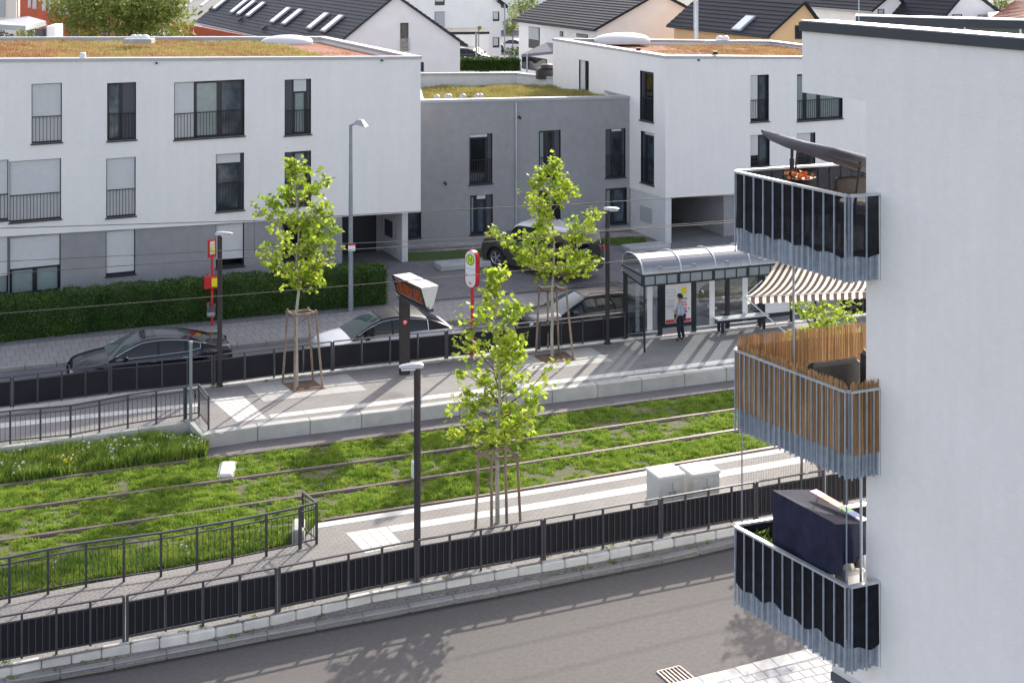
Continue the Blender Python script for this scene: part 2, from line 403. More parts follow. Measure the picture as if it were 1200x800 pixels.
class Poly:                             # polyline through ground points, addressed by length
    def __init__(s, pts):
        s.p = [Vector(p) for p in pts]; s.c = [0]
        for a, b in zip(s.p, s.p[1:]): s.c.append(s.c[-1] + (Vector((b.x,b.y)) - Vector((a.x,a.y))).length)
        s.L = s.c[-1]
    def at(s, t):
        i = 0
        while i < len(s.c) - 2 and t > s.c[i+1]: i += 1
        k = (t - s.c[i]) / (s.c[i+1] - s.c[i]); return s.p[i].lerp(s.p[i+1], k)
    def t(s, px):                       # length where the line crosses a photo column
        best = None; k = (px - 600) / F
        for i in range(len(s.p) - 1):
            a, b = s.p[i], s.p[i+1]; d = b - a; den = d.x - k * d.y
            if abs(den) < 1e-9: continue
            q = (k * a.y - a.x) / den
            if -1e-6 <= q <= 1 + 1e-6 or (i == 0 and q < 0) or (i == len(s.p)-2 and q > 1):
                best = s.c[i] + q * (s.c[i+1] - s.c[i]); break
        return best
    def dirn(s, t): return (s.at(t + .05) - s.at(t - .05)).normalized()
def np_mesh(name, verts, nper, mats, parent=None, mi=None, faces=None):
    """fast mesh of separate n-gons; verts (N*nper,3) in world space"""
    verts = np.asarray(verts, dtype=np.float32)
    if parent is not None:
        inv = np.array(WM[parent.name].inverted()); verts = verts @ inv[:3,:3].T.astype(np.float32) + inv[:3,3].astype(np.float32)
    me = bpy.data.meshes.new(name); nv = len(verts); nf = nv // nper
    me.vertices.add(nv); me.vertices.foreach_set('co', verts.ravel())
    me.loops.add(nv); me.loops.foreach_set('vertex_index', np.arange(nv, dtype=np.int32))
    me.polygons.add(nf); me.polygons.foreach_set('loop_start', np.arange(0, nv, nper, dtype=np.int32))
    me.polygons.foreach_set('loop_total', np.full(nf, nper, dtype=np.int32))
    for m in mats: me.materials.append(M[m])
    if mi is not None: me.polygons.foreach_set('material_index', mi.astype(np.int32))
    me.update(calc_edges=True); me.validate()
    return link(name, me, parent)
EXPO = 1.27
# ================================================================ the setting
def ext(pts, x0, x1):                   # extend a photo polyline to both sides
    pts = list(pts)
    (ax, ay), (bx, by) = pts[0], pts[1]
    if x0 < ax: pts = [(x0, ay + (by-ay)/(bx-ax)*(x0-ax))] + pts
    (ax, ay), (bx, by) = pts[-2], pts[-1]
    if x1 > bx: pts = pts + [(x1, by + (by-ay)/(bx-ax)*(x1-bx))]
    return pts
def line(pts, z): return [G(x, y, z) for x, y in pts]
def yat(pts, x):
    pts = ext(pts, -900, 1900)
    for a, b in zip(pts, pts[1:]):
        if a[0] <= x <= b[0]: return a[1] + (b[1]-a[1]) * (x-a[0]) / (b[0]-a[0])
def sheet(name, pa, za, pb, zb, m, xs=None, thick=0):
    """ground strip between two photo lines"""
    xs = xs or [-500, -160, 0, 150, 300, 450, 600, 750, 900, 1050, 1250]
    mb = MB()
    A = [G(x, yat(pa, x), za(x) if callable(za) else za) for x in xs]; B = [G(x, yat(pb, x), zb(x) if callable(zb) else zb) for x in xs]
    mb.grid([B, A])
    return struct(mb.build(name, m))
def wall_strip(mb, poly, z0, z1):
    mb.grid([[Vector((p.x, p.y, z0)) for p in poly], [Vector((p.x, p.y, z1)) for p in poly]])

mb = MB(); mb.face([(-900,-60,-.06),(900,-60,-.06),(900,1500,-.06),(-900,1500,-.06)]); struct(mb.build('ground', 'terrain'))

R1 = [(-160,590),(0,570),(240,537),(300,531),(525,501),(615,489),(866,455.5),(1250,404)]
R2 = [(-160,621),(0,599),(300,558),(600,517),(868,479),(1250,425)]
R3 = [(-160,656),(0,634),(237,600),(300,590),(487,562),(600,545.5),(877,502),(1250,443)]
R4 = [(-160,688),(0,667),(185,641),(300,622.5),(450,599),(600,576),(900,526),(1250,467)]
KTOP = [(-160,812),(0,784),(32,775),(230,741),(324,721),(439,695),(495,685),(550,675),(600,666.5),(679,653),(772,634.5),(866,617),(1250,545)]
KLOW = [(-160,832),(40,800),(109,789),(175,776),(240,764),(300,752),(422,729),(534,707),(600,695),(690,677),(786,658),(867,639),(1250,563)]
PF = [(225,511),(240,509),(300,500),(487,478),(620,460),(740,446),(866,430),(1250,384)]   # far platform edge
FF = [(-160,497),(0,480),(65,472),(130,463),(250,452),(307,445),(419,430.7),(523,420.6),(622,410.7),(732,398),(776,394),(857,385),(1250,345)]
SK = [(-160,448),(0,431),(75,424),(300,401),(507,378),(700,356),(1250,296)]                  # kerb of the far pavement

# tram bed with its soil, asphalt strip, near platform
sheet('track_bed', [(0,505),(1250,350)], 0.0, [(0,740),(1250,480)], 0.0, 'soil_grass')
mb = MB(); xs = [238, 300, 450, 600, 750, 900, 1250]
mb.grid([[G(x, yat(R1, x) - 1.2, .012) for x in xs], [G(x, yat(PF, x) + 4, .012) for x in xs]]); struct(mb.build('asphalt_strip', 'asphalt_strip'))
NT = [(-160,729),(0,703),(272,653),(351,638)]                                            # ramp edge of near platform
NP = [(369,613),(640,571),(900,527.5),(1250,467)]
def nearz(x): return .30
mb = MB()
a = line(ext(NT,-420,351), .30) + [G(369,615,.30)] + [G(x, yat(NP,x), .30) for x in (369.5, 640, 900, 1250)]
b = [G(x, yat(KTOP, x) - 1, .30) for x in (1250, 900, 640, 369, 351, 272, 0, -420)]
mb.face(a + b); wall_strip(mb, a, -.02, .30); struct(mb.build('near_platform', 'pave_near'))
mb = MB(); p = [G(x, yat(NP,x)+.3, .304) for x in (372, 640, 900, 1250)]; q = [G(x, yat(NP,x) + 5.6, .304) for x in (372, 640, 900, 1250)]
mb.grid([q, p]); struct(mb.build('platform_edge_stripe', 'stripe_white'))
def stripe_run(name, up, lo, z, m='stripe_white', step=.5, gap=.012):
    """a row of white slabs laid end to end"""
    A = Poly(line(up, z)); B = Poly(line(lo, z)); n = int(A.L / step); mb = MB()
    for i in range(n):
        t0, t1 = i / n, (i + 1) / n; g = gap / A.L / 2
        mb.face([B.at(B.L*(t0+g)), B.at(B.L*(t1-g)), A.at(A.L*(t1-g)), A.at(A.L*(t0+g))])
    return struct(mb.build(name, m))
stripe_run('guide_stripe', [(454,616.5),(640,587),(760,566),(900,541.5),(1250,480)], [(459,623),(640,594.5),(760,574),(900,549),(1250,488)], .304)
def slab_field(name, corners, z, nu, nv, m='stripe_white', g=.012):
    c = [G(x, y, z) for x, y in corners]; mb = MB()   # corners: top-left, top-right, bottom-right, bottom-left
    for i in range(nu):
        for j in range(nv):
            def q(u, v): return c[0].lerp(c[1], u).lerp(c[3].lerp(c[2], u), v)
            e = g
            mb.face([q((i+e)/nu,(j+1-e)/nv), q((i+1-e)/nu,(j+1-e)/nv), q((i+1-e)/nu,(j+e)/nv), q((i+e)/nu,(j+e)/nv)])
    return struct(mb.build(name, m))
slab_field('tactile_slabs', [(405,624),(453,616.5),(473,638),(428,648)], .304, 4, 5, g=.03)

# near kerbs: a tall light kerb, a cobbled strip, a low grey kerb, then the road
def stones(name, pts, z0, z1, width, length, m, gap=.012, bev=.02, side=-1, x0=-420, x1=1250, zp=None):
    P = Poly(line(ext(pts, x0, x1), z1 if zp is None else zp)); k = max(1, round(P.L / length)); length = P.L / k; mb = MB(); rnd = random.Random(3)
    for i in range(k):
        a = P.at(i*length); b = P.at((i+1)*length); d = (b-a).normalized(); nrm = Vector((d.y, -d.x, 0)) * side
        c = (a+b)/2 - nrm * width/2 + nrm * rnd.uniform(-.004,.004); rot = Matrix((d, Vector((-d.y,d.x,0)), Vector((0,0,1)))).transposed()
        c.z = (z0+z1)/2 + rnd.uniform(-.004,.004)
        mb.bbox(c, (length-gap, width, z1-z0), bev, rot)
    return struct(mb.build(name, m))
stones('tall_kerb', KTOP, -.02, .30, .16, .56, 'kerb_white', side=1, bev=.03)
stones('low_kerb', KLOW, -.05, .12, .17, 1.02, 'kerb_grey', side=1, bev=.02, zp=0)
xs = [-500,-160,0,150,300,450,600,750,900,1250]; mb = MB()
mb.grid([[G(x, yat(KLOW,x)-2, .095) for x in xs], [G(x, yat(KTOP,x)-1, .14) for x in xs]]); struct(mb.build('cobbled_strip', 'cobble'))
mb = MB(); mb.grid([[G(x, 1900, 0) for x in (-1500,-160,600,1300,1800)], [G(x, yat(KLOW,x)-3, 0) for x in (-500,-160,600,1250,1450)]])
struct(mb.build('near_road', 'asphalt'))
# light pavement under the near house
RE = [(640,829),(812,790),(941,757),(1150,701)]
mb = MB(); mb.face([G(812,795,.02), G(1150,706,.02), G(1700,900,.02), G(1500,1500,.02), G(500,1300,.02), G(600,848,.02)]); struct(mb.build('light_pavement', 'pave_light'))
stones('pavement_edging', [(700,820),(812,793.5),(941,761)], -.04, .03, .34, .42, 'kerb_white', side=-1, bev=.006, x0=560, x1=1150)
# drain
pd = [G(770,787,.006), G(796,780.5,.006), G(815,796,.006), G(788,803,.006)]
t = thing('drain_grate', 'rusty slotted drain grate set in the near road beside the light pavement', 'drain grate', pd[0])
mb = MB(); mb.face([pd[3], pd[2], pd[1], pd[0]]); mb.build('gully_hole', 'dark_plastic', t)
mb = MB()
for i in range(5):
    k = (i + 1) / 6; mb.bar(pd[0].lerp(pd[1], k) + V(0,0,.012), pd[3].lerp(pd[2], k) + V(0,0,.012), .026, .015)
mb.build('grate_bars', 'rust_light', t)
mb = MB()
for a, b in ((0,1),(1,2),(2,3),(3,0)): mb.bar(pd[a]+V(0,0,.012), pd[b]+V(0,0,.012), .03, .018)
mb.build('grate_frame', 'rust_light', t)

# far platform with ramp to the left
def pz(x): return .40 if x >= 225 else .40 - (225 - x) / 225 * .10
RW = [(-160,544),(0,524),(37,520),(180,500),(225,494)]
xs = [245, 300, 450, 600, 750, 900, 1250]
mb = MB(); mb.grid([[G(x, yat(PF,x), .40) for x in [236]+xs], [G(x, yat(FF,x)-2.5, .40) for x in [228]+xs]])
xr = [-420, -160, -80, 0, 75, 150, 228]
mb.grid([[G(x, yat(RW,x), pz(x)) for x in xr], [G(x, yat(FF,x)-2.5, pz(x)) for x in xr]])
struct(mb.build('far_platform', 'pave_platform'))
# concrete edge elements of the far platform: light top, visible joints
stones('platform_edge_wall', [(240,509)]+PF[2:], -.02, .405, .30, 1.52, 'concrete_light', side=1, bev=.02, x0=240)
stones('ramp_edge_wall', [(-160,544),(0,524),(37,520),(180,500),(226,494)], -.02, .39, .18, 1.5, 'concrete_light', side=1, bev=.015, x0=-420, x1=226)
mb = MB(); a = G(226,494,.395); b = G(240,509,.405); d = (b-a).normalized(); n = V(d.y,-d.x,0)
mb.prism([tuple(p)[:2] for p in (a-n*.10, b-n*.10+d*.02, b+n*.10+d*.02, a+n*.10)][::1], -.02, [.396,.406,.406,.396]); struct(mb.build('corner_edge_wall', 'concrete_light'))
mb = MB(); mb.face([G(224,495,.392), G(240,508,.392), G(262,508,.392), G(262,470,.392), G(222,470,.392)]); struct(mb.build('ramp_corner', 'pave_platform'))
mb = MB(); mb.prism([tuple(G(x,y,.39))[:2] for x, y in ((226,492),(239,505),(262,500),(250,480),(226,480))], -.02, .385); struct(mb.build('ramp_corner_base', 'concrete'))
stripe_run('edge_guide_stripe', [(315,485.6),(562,456),(600,451),(866,419),(1250,373)], [(318,490),(562,460.5),(600,455.5),(866,423.5),(1250,377)], .404)
slab_field('tactile_field', [(246,467),(285,464),(313,490),(277.5,494)], .404, 5, 8, g=.02)
slab_field('tree_slabs', [(288,450),(407,438),(430,457),(309,470.5)], .405, 6, 3, 'pave_slab', g=.006)
slab_field('tree_slabs', [(594,419),(692,407),(719,423),(622,435)], .405, 5, 3, 'pave_slab', g=.006)
slab_field('dark_slab', [(436,461),(468,458),(478,464),(446,468)], .403, 1, 1, 'cobble')
slab_field('dark_slab', [(749,427),(775,423.5),(783,427),(757,431)], .403, 1, 1, 'cobble')
slab_field('ramp_stripe', [(-160,505),(232,472),(234,476),(-160,512)], .404, 26, 1)
for c in ([(330,449),(367,444.5),(382,455.5),(346,459.5)], [(625,416),(662,411.5),(676,421.5),(636,425.5)]):
    o = slab_field('tree_pit', c, .412, 1, 1, 'mulch', g=0)
# ramp slope: let the stripe follow it
o = bpy.data.objects['ramp_stripe']
for v in o.data.vertices:
    px = 600 + F * v.co.x / v.co.y; v.co.z = pz(px) + .005
stones('platform_back_kerb', FF, .1, .44, .12, 1.0, 'kerb_white', side=1, bev=.01, x0=240)
# far road, its kerb, the pavement and the forecourt
sheet('far_road', FF, 0.0, SK, 0.0, 'asphalt_far')
mb = MB(); mb.grid([[G(x, yat(FF,x)+1, -.01) for x in (-500,240,600,1250)], [G(x, yat(SK,x)-6, -.01) for x in (-500,240,600,1250)]]); struct(mb.build('far_road_base', 'asphalt_far'))
stones('far_kerb', SK, -.03, .13, .14, 1.0, 'kerb_grey', side=1, bev=.02)
def kp(x, s):                            # point at world x, distance s behind the kerb line
    y = K0[1] + KS * (x - K0[0]) + s; return V(x, y, zf(x, y))
KP = Poly(line(SK, .12))
mb = MB(); tx = [-60, -30, -22, -16, -10, -4, 2, 8, 14, 20, 28]
def kline(x):                            # world y of the kerb at world x
    for a, b in zip(KP.p, KP.p[1:]):
        if a.x <= x <= b.x: return a.y + (b.y-a.y)*(x-a.x)/(b.x-a.x)
    a, b = (KP.p[0], KP.p[1]) if x < KP.p[0].x else (KP.p[-2], KP.p[-1]); return a.y + (b.y-a.y)*(x-a.x)/(b.x-a.x)
mb.grid([[V(x, kline(x)+.1, .125) for x in tx], [V(x, kp(x,2.4).y, kp(x,2.4).z) for x in tx]])
struct(mb.build('far_pavement', 'pave_walk'))
mb = MB(); mb.grid([[kp(x,2.4) for x in tx], [kp(x,10) for x in tx], [kp(x,32) for x in tx]]); struct(mb.build('forecourt', 'pave_court'))
# drainage channel lines in the forecourt
for a, b in (((505,352),(760,330)),):
    mb = MB(); mb.bar(Gz(*a, dz=.004), Gz(*b, dz=.004), .10, .01); struct(mb.build('drain_channel', 'dark_plastic'))
# grass strip and gravel in front of the middle house
def gz_poly(name, pts, dz, m):
    mb = MB(); mb.face([Gz(x, y, dz) for x, y in pts]); return struct(mb.build(name, m))
gz_poly('front_lawn', [(478,306),(566,301),(566,291),(478,296)], .012, 'lawn')
gz_poly('front_lawn', [(690,289),(760,285),(742,277),(690,280)], .012, 'lawn')
gz_poly('gravel_strip', [(478,297),(760,278),(760,270),(478,286)], .006, 'gravel')

# rails
RL = [R1, R2, R3, R4]; names = ['farthest tram rail, along the asphalt strip under the far platform', 'second tram rail from the far platform, in the grass',
      'third tram rail from the far platform, in the grass', 'nearest tram rail, tight against the near platform edge']
for i, r in enumerate(RL):
    P = Poly(line(ext(r,-420,1250), .03)); root = thing('tram_rail', names[i], 'rail', P.p[1], group='rails of the two tram tracks')
    mb = MB(); mt = MB()
    pts = [P.at(P.L * k / 12) for k in range(13)]
    for a, b in zip(pts, pts[1:]):
        mb.bar(a - V(0,0,.02), b - V(0,0,.02), .15, .05); mt.bar(a + V(0,0,.018), b + V(0,0,.018), .045, .03)  # steel base, dark and wide so it also draws the rail's shadow line
        d = (b-a).normalized(); n = V(-d.y, d.x, 0); mt.bar(a + n*.075 + V(0,0,.012), b + n*.075 + V(0,0,.012), .02, .03)
    mb.build('rail_base', 'rail_steel', root); mt.build('rail_head', 'rail_top', root)

# ---------------------------------------------------------------- grass
rng = np.random.default_rng(7)
def ground_samples(up, lo, n, x0, x1, z=0.0):
    px = rng.uniform(x0, x1, n); f = rng.uniform(0, 1, n)
    yu = np.interp(px, [p[0] for p in up], [p[1] for p in up]); yl = np.interp(px, [p[0] for p in lo], [p[1] for p in lo])
    py = yu + (yl - yu) * f; Y = F * (H - z) / (py - YH); X = (px - 600) / F * Y
    return np.stack([X, Y, np.full(n, z)], 1), px, py
def wnoise(P, s, seed=0):               # cheap smooth noise, 0..1
    r = np.random.default_rng(seed); v = 0
    for k in range(5):
        a = r.uniform(0, 6.28); fq = s * (1 + .7*k); ph = r.uniform(0, 6.28, 2)
        v = v + np.sin(fq*(P[:,0]*math.cos(a) + P[:,1]*math.sin(a)) + ph[0]) * np.cos(fq*(P[:,1]*math.cos(a) - P[:,0]*math.sin(a)) * .8 + ph[1])
    return .5 + v / 5
def blades(P, per, h, w, spread, lean=.6):
    n = len(P); B = np.repeat(P, per, 0); hh = np.repeat(h, per) * rng.uniform(.5, 1.15, n*per)
    B = B + np.concatenate([rng.normal(0, spread, (n*per, 2)), np.zeros((n*per,1))], 1)
    a = rng.uniform(0, 2*math.pi, n*per); l = rng.uniform(.1, lean, n*per) * hh; b = rng.uniform(0, 2*math.pi, n*per)
    side = np.stack([np.cos(a), np.sin(a), np.zeros_like(a)], 1) * (w * rng.uniform(.6,1.3,n*per))[:,None]
    tip = B + np.stack([np.cos(b)*l, np.sin(b)*l, hh], 1)
    return np.stack([B - side, B + side, tip], 1).reshape(-1, 3)
def grass(name, up, lo, n, x0, x1, hmin, hmax, per, w, mats, label, ns=1.0, keep=.25, seed=1, z=0.0, avoid=(), spread=.038):
    P, px, py = ground_samples(up, lo, n, x0, x1, z)
    q = wnoise(P, ns*.3, seed+2) * .35 + wnoise(P, ns, seed) * .35 + wnoise(P, ns*4.3, seed+5) * .3
    ok = q > keep
    for r in avoid:
        ry = np.interp(px, [p[0] for p in r], [p[1] for p in r]); ok &= np.abs(py - ry) > 3.0 * rng.uniform(.75, 1.3, n)
    P = P[ok]; q = q[ok]
    V_ = blades(P, per, hmin + (hmax-hmin) * np.clip((q-keep)*1.8, 0, 1) * rng.uniform(.5,1.3,len(P)), w, spread)
    o = np_mesh(name, V_, 3, mats); return stuff(o, label, 'grass')
off = lambda r, d: [(x, y + d) for x, y in r]
NTE = ext(NT, -160, 351) + [(369,617),(369.5,613),(1250,467)]
lowlim = [(-160,733),(0,705),(351,640),(366,622),(372,611),(640,569),(900,525),(1250,465)]
grass('track_grass', off(R1, 1), off(R2,-1.5), 15000, -280, 900, 0.04, .21, 17, .012, ['grass_blade'], 'short tufted green grass growing between the tram rails', 3.2, .42, 2, avoid=(R1,))
grass('track_grass', R2, R3, 15000, -280, 930, 0.04, .21, 17, .012, ['grass_blade'], 'short tufted green grass growing between the tram rails', 3.2, .44, 3, avoid=(R2,R3))
grass('track_grass', R3, R4, 15500, -280, 960, 0.04, .21, 17, .012, ['grass_blade'], 'short tufted green grass growing between the tram rails', 3.2, .42, 4, avoid=(R3,R4))
grass('verge_grass', off(R4, 4), lowlim, 9500, -160, 372, .08, .22, 8, .02, ['grass_tall'], 'longer green grass between the nearest rail and the near ramp', 1.2, .12, 5)
grass('weed_verge', [(-160,548),(0,531),(240,512)], off(R1,-2), 9500, -150, 240, .10, .36, 9, .022, ['grass_tall'], 'tall green weeds and wild flowers below the ramp wall of the far platform', 1.3, .05, 6)
grass('kerb_weeds', off(KTOP, 11), off(KTOP, 15), 150, -20, 870, .03, .12, 7, .02, ['grass_tall'], 'small weeds growing in the joints between the two near kerbs', 6, .55, 31, z=.12)
grass('fence_weeds', off(KTOP, -9), off(KTOP, -4), 120, -20, 870, .03, .14, 7, .02, ['grass_tall'], 'small weeds growing at the foot of the near fence', 6, .6, 41, z=.30)
grass('fence_weeds', off(FF, -1), off(FF, 3), 160, 240, 700, .03, .16, 7, .02, ['grass_tall'], 'small weeds growing at the foot of the far panelled fence', 6, .6, 51, z=.42)
# flower heads in the weeds
def dots(name, up, lo, n, x0, x1, m, label, zr=(.12,.34), r=.03, ns=2.2, keep=.6, seed=11):
    P, px, py = ground_samples(up, lo, n, x0, x1); P = P[wnoise(P, ns, seed) > keep]; n = len(P)
    P[:,2] = rng.uniform(zr[0], zr[1], n); a = np.arange(5) * 2*math.pi/5
    D = np.stack([np.cos(a), np.sin(a)*.8, np.sin(a)*.6], 1) * r
    return stuff(np_mesh(name, (P[:,None,:] + D[None] * rng.uniform(.5,1.3,(n,1,1))).reshape(-1,3), 5, [m]), label, 'flowers')
dots('white_flowers', [(-160,548),(0,531),(240,520)], off(R1,-4), 550, -20, 238, 'petal', 'small white wild flowers among the tall weeds')
dots('white_flowers', off(R4,8), lowlim, 160, -20, 340, 'petal', 'small white wild flowers along the near ramp', (.08,.2), .02)
dots('yellow_flowers', [(55,548),(90,542)], [(55,556),(90,550)], 40, 55, 90, 'petal_yellow', 'small patch of yellow flowers in the weeds', (.15,.3), .035, keep=.3)
grass('lawn_grass', [(690,281),(745,278)], [(690,288),(758,284)], 700, 690, 756, .04, .09, 6, .025, ['grass_tall'], 'mown grass patch beside the corner house pillar', 1, 0, 18, z=.5)
grass('lawn_grass', [(478,298),(566,292)], [(478,305),(566,300)], 900, 480, 566, .04, .09, 6, .025, ['grass_tall'], 'mown grass strip in front of the grey house', 1, 0, 8, z=.42)
# ================================================================ buildings
def window(pl, root, x0, x1, y0, y1, strips, rail=None, sill=True, depth=.16, plain=False):
    """strips: (a, b, kind, drop) fractions of the width; kind g glass, c curtained glass, b blue glass, p panel; drop = shutter share"""
    u0, u1 = pl.u(x0), pl.u(x1); xm = (x0+x1)/2; z1, z0 = pl.z(xm, y0), pl.z(xm, y1)
    fw = .055; d = -depth
    fr = MB(); W = u1 - u0
    fr.pbox(pl, u0, u0+fw, z0, z1, d, d+.05); fr.pbox(pl, u1-fw, u1, z0, z1, d, d+.05)
    fr.pbox(pl, u0+fw, u1-fw, z1-fw, z1, d, d+.05); fr.pbox(pl, u0+fw, u1-fw, z0, z0+fw, d, d+.05)
    for (a, b, k, dr) in strips[:-1]: fr.pbox(pl, u0+W*b-.04, u0+W*b+.04, z0+fw, z1-fw, d, d+.05)
    f = fr.build('window', 'frame', root)
    if sill:
        mb = MB(); mb.pbox(pl, u0-.04, u1+.04, z0-.05, z0-.005, -.1, .06); mb.build('sill', 'frame', f)
    hh = z1 - z0
    for (a, b, k, dr) in strips:
        a0, b0 = u0 + W*a + .03, u0 + W*b - .03
        if k == 'p':
            mb = MB(); mb.pbox(pl, a0, b0, z0+.03, z1-.02, d-.02, d+.07); mb.build('side_panel', 'panel_dark', f)
            continue
        zt = z1 - .02
        if dr > 0:
            mb = MB(); zb = zt - (hh-.06)*dr; n = max(2, int((zt-zb)/.065)); rows = []
            for i in range(n):
                za = zt - (zt-zb)*i/n; zc = zt - (zt-zb)*(i+1)/n
                rows += [[pl.w(a0, za, d+.09), pl.w(b0, za, d+.09)], [pl.w(a0, zc+.008, d+.10), pl.w(b0, zc+.008, d+.10)], [pl.w(a0, zc, d+.085), pl.w(b0, zc, d+.085)]]
            mb.grid(rows[::-1]); mb.build('shutter', 'shutter' if k != 's' else 'shutter_grey', f)
        if dr < .97:
            zt2 = zt - (hh-.06)*dr
            mb = MB(); mb.pbox(pl, a0-.03, b0+.03, z0+.02, zt2, d-.02, d+.012); mb.build('pane', {'c':'pane_curtain','d':'pane_curtain','b':'pane_blue'}.get(k,'pane'), f)
            if not plain and zt2 - z0 > .8:
                mb = MB(); w2 = .07
                mb.pbox(pl, a0, a0+w2, z0+.02, zt2, d+.012, d+.05); mb.pbox(pl, b0-w2, b0, z0+.02, zt2, d+.012, d+.05)
                mb.pbox(pl, a0+w2, b0-w2, zt2-w2, zt2, d+.012, d+.05); mb.pbox(pl, a0+w2, b0-w2, z0+.02, z0+.02+w2, d+.012, d+.05)
                if k == 'd': mb.pbox(pl, (a0+b0)/2-.08, (a0+b0)/2+.08, z0+.02+w2, zt2-w2, d+.012, d+.05)
                mb.build('sash', 'frame', f)
    if rail:
        zr = pl.z(xm, rail); mb = MB(); mb.pbox(pl, u0+.01, u1-.01, zr-.03, zr, -.02, .02); mb.pbox(pl, u0+.01, u1-.01, z0+.04, z0+.07, -.02, .02)
        n = max(3, int((u1-u0)/.12))
        for i in range(n+1):
            uu = u0+.02 + (u1-u0-.04)*i/n; mb.pbox(pl, uu-.009, uu+.009, z0+.07, zr-.03, -.009, .009)
        mb.build('railing', 'anthracite', f)
    return (u0, u1, z0, z1)
def facade(root, name, pl, x0, x1, ztop, zbot, holes, m, depth=.2, cap=.0):
    """wall sheet with real openings and reveals; ztop/zbot functions of u"""
    u0, u1 = pl.u(x0), pl.u(x1)
    us = sorted(set([u0, u1] + [h[i] for h in holes for i in (0,1) if u0 < h[i] < u1]))
    zs = sorted(set([h[i] for h in holes for i in (2,3)])); nz = len(zs) + 2
    zt = lambda u: ztop(u) - cap; zb = lambda u: zbot(u)
    def zz(j, u): return zb(u) if j == 0 else zt(u) if j == nz-1 else min(max(zs[j-1], zb(u)), zt(u))
    mb = MB()
    for i in range(len(us)-1):
        for j in range(nz-1):
            a, b = us[i], us[i+1]; um = (a+b)/2; zm = (zz(j,um)+zz(j+1,um))/2
            if any(h[0] < um < h[1] and h[2] < zm < h[3] for h in holes): continue
            if zz(j+1,um) - zz(j,um) < 1e-4: continue
            mb.face([pl.w(a, zz(j,a)), pl.w(b, zz(j,b)), pl.w(b, zz(j+1,b)), pl.w(a, zz(j+1,a))])
    mw = mb
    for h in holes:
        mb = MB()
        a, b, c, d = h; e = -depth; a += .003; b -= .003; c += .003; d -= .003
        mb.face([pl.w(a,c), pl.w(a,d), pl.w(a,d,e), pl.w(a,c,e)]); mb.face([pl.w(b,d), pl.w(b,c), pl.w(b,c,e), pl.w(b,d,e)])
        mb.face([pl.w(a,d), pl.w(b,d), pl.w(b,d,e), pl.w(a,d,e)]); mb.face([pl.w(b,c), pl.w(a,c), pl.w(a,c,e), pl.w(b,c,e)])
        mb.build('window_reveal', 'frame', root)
    mb = mw
    # close the sheet back to the wall body
    mb.face([pl.w(u0,zt(u0)), pl.w(u1,zt(u1)), pl.w(u1,zt(u1),-depth), pl.w(u0,zt(u0),-depth)])
    mb.face([pl.w(u1,zb(u1)), pl.w(u0,zb(u0)), pl.w(u0,zb(u0),-depth), pl.w(u1,zb(u1),-depth)])
    mb.face([pl.w(u0,zb(u0)), pl.w(u0,zt(u0)), pl.w(u0,zt(u0),-depth), pl.w(u0,zb(u0),-depth)])
    mb.face([pl.w(u1,zt(u1)), pl.w(u1,zb(u1)), pl.w(u1,zb(u1),-depth), pl.w(u1,zt(u1),-depth)])
    return mb.build(name, m, root)
def lin(u0, z0, u1, z1): return lambda u: z0 + (z1-z0) * (u-u0) / (u1-u0)
def hole(pl, w): 
    xm = (w[0]+w[1])/2; return (pl.u(w[0]), pl.u(w[1]), pl.z(xm, w[3]), pl.z(xm, w[2]))
AD = V(-.468, .884)                     # the houses' depth direction
def parapet(root, pts, th=.32, zw=.0, drop=.45, m='white_plaster', cap='coping', caph=.12, over=.04):
    """pts: (x,y,ztop) around the roof, outer edge, counter-clockwise seen from above"""
    w = MB(); c = MB(); n = len(pts)
    P = [Vector(p) for p in pts]
    def inner(i, t):
        a, b, d = P[i-1], P[i], P[(i+1) % n]
        e1 = (b-a); e1.z = 0; e1.normalize(); e2 = (d-b); e2.z = 0; e2.normalize()
        n1 = V(-e1.y, e1.x, 0); n2 = V(-e2.y, e2.x, 0); s = (n1+n2); s = s / max(.2, s.dot(n1)); return b + s*t
    for i in range(n):
        j = (i+1) % n; a, b = P[i], P[j]; ai, bi = inner(i, th), inner(j, th)
        a_, b_ = inner(i, .21), inner(j, .21); w.prism([a_[:2], b_[:2], bi[:2], ai[:2]], [a.z-drop, b.z-drop, b.z-drop, a.z-drop], [a.z-caph, b.z-caph, b.z-caph, a.z-caph])
        ao, bo, ai2, bi2 = inner(i,-over), inner(j,-over), inner(i,th+over), inner(j,th+over)
        c.prism([ao[:2], bo[:2], bi2[:2], ai2[:2]], [a.z-caph+.002, b.z-caph+.002, b.z-caph+.002, a.z-caph+.002], [a.z, b.z, b.z, a.z])
    w.build('parapet', m, root); c.build('roof_coping', cap, root)
    return [inner(i, th) for i in range(n)]
def roof_plants(root, poly, z, n, h, mats, label, per=5, w=.03, seed=1, name='roof_plants', ns=.6, keep=.1):
    P = np.array([tuple(p)[:2] for p in poly]); lo, hi = P.min(0), P.max(0); q = rng.uniform(lo, hi, (n*2, 2))
    ins = np.zeros(len(q), bool); j = len(P)-1
    for i in range(len(P)):
        xi, yi, xj, yj = *P[i], *P[j]
        cnd = ((yi > q[:,1]) != (yj > q[:,1])) & (q[:,0] < (xj-xi)*(q[:,1]-yi)/(yj-yi+1e-9)+xi); ins ^= cnd; j = i
    q = q[ins]; zz = z(q[:,0], q[:,1]) if callable(z) else np.full(len(q), z)
    Q = np.concatenate([q, zz[:,None]], 1); k = wnoise(Q, ns, seed)*.7 + wnoise(Q, ns*4, seed+1)*.3; ok = k > keep; Q = Q[ok]; k = k[ok]
    o = np_mesh(name, blades(Q, per, h*(.4+k), w, .08), 3, mats, root); return stuff(o)

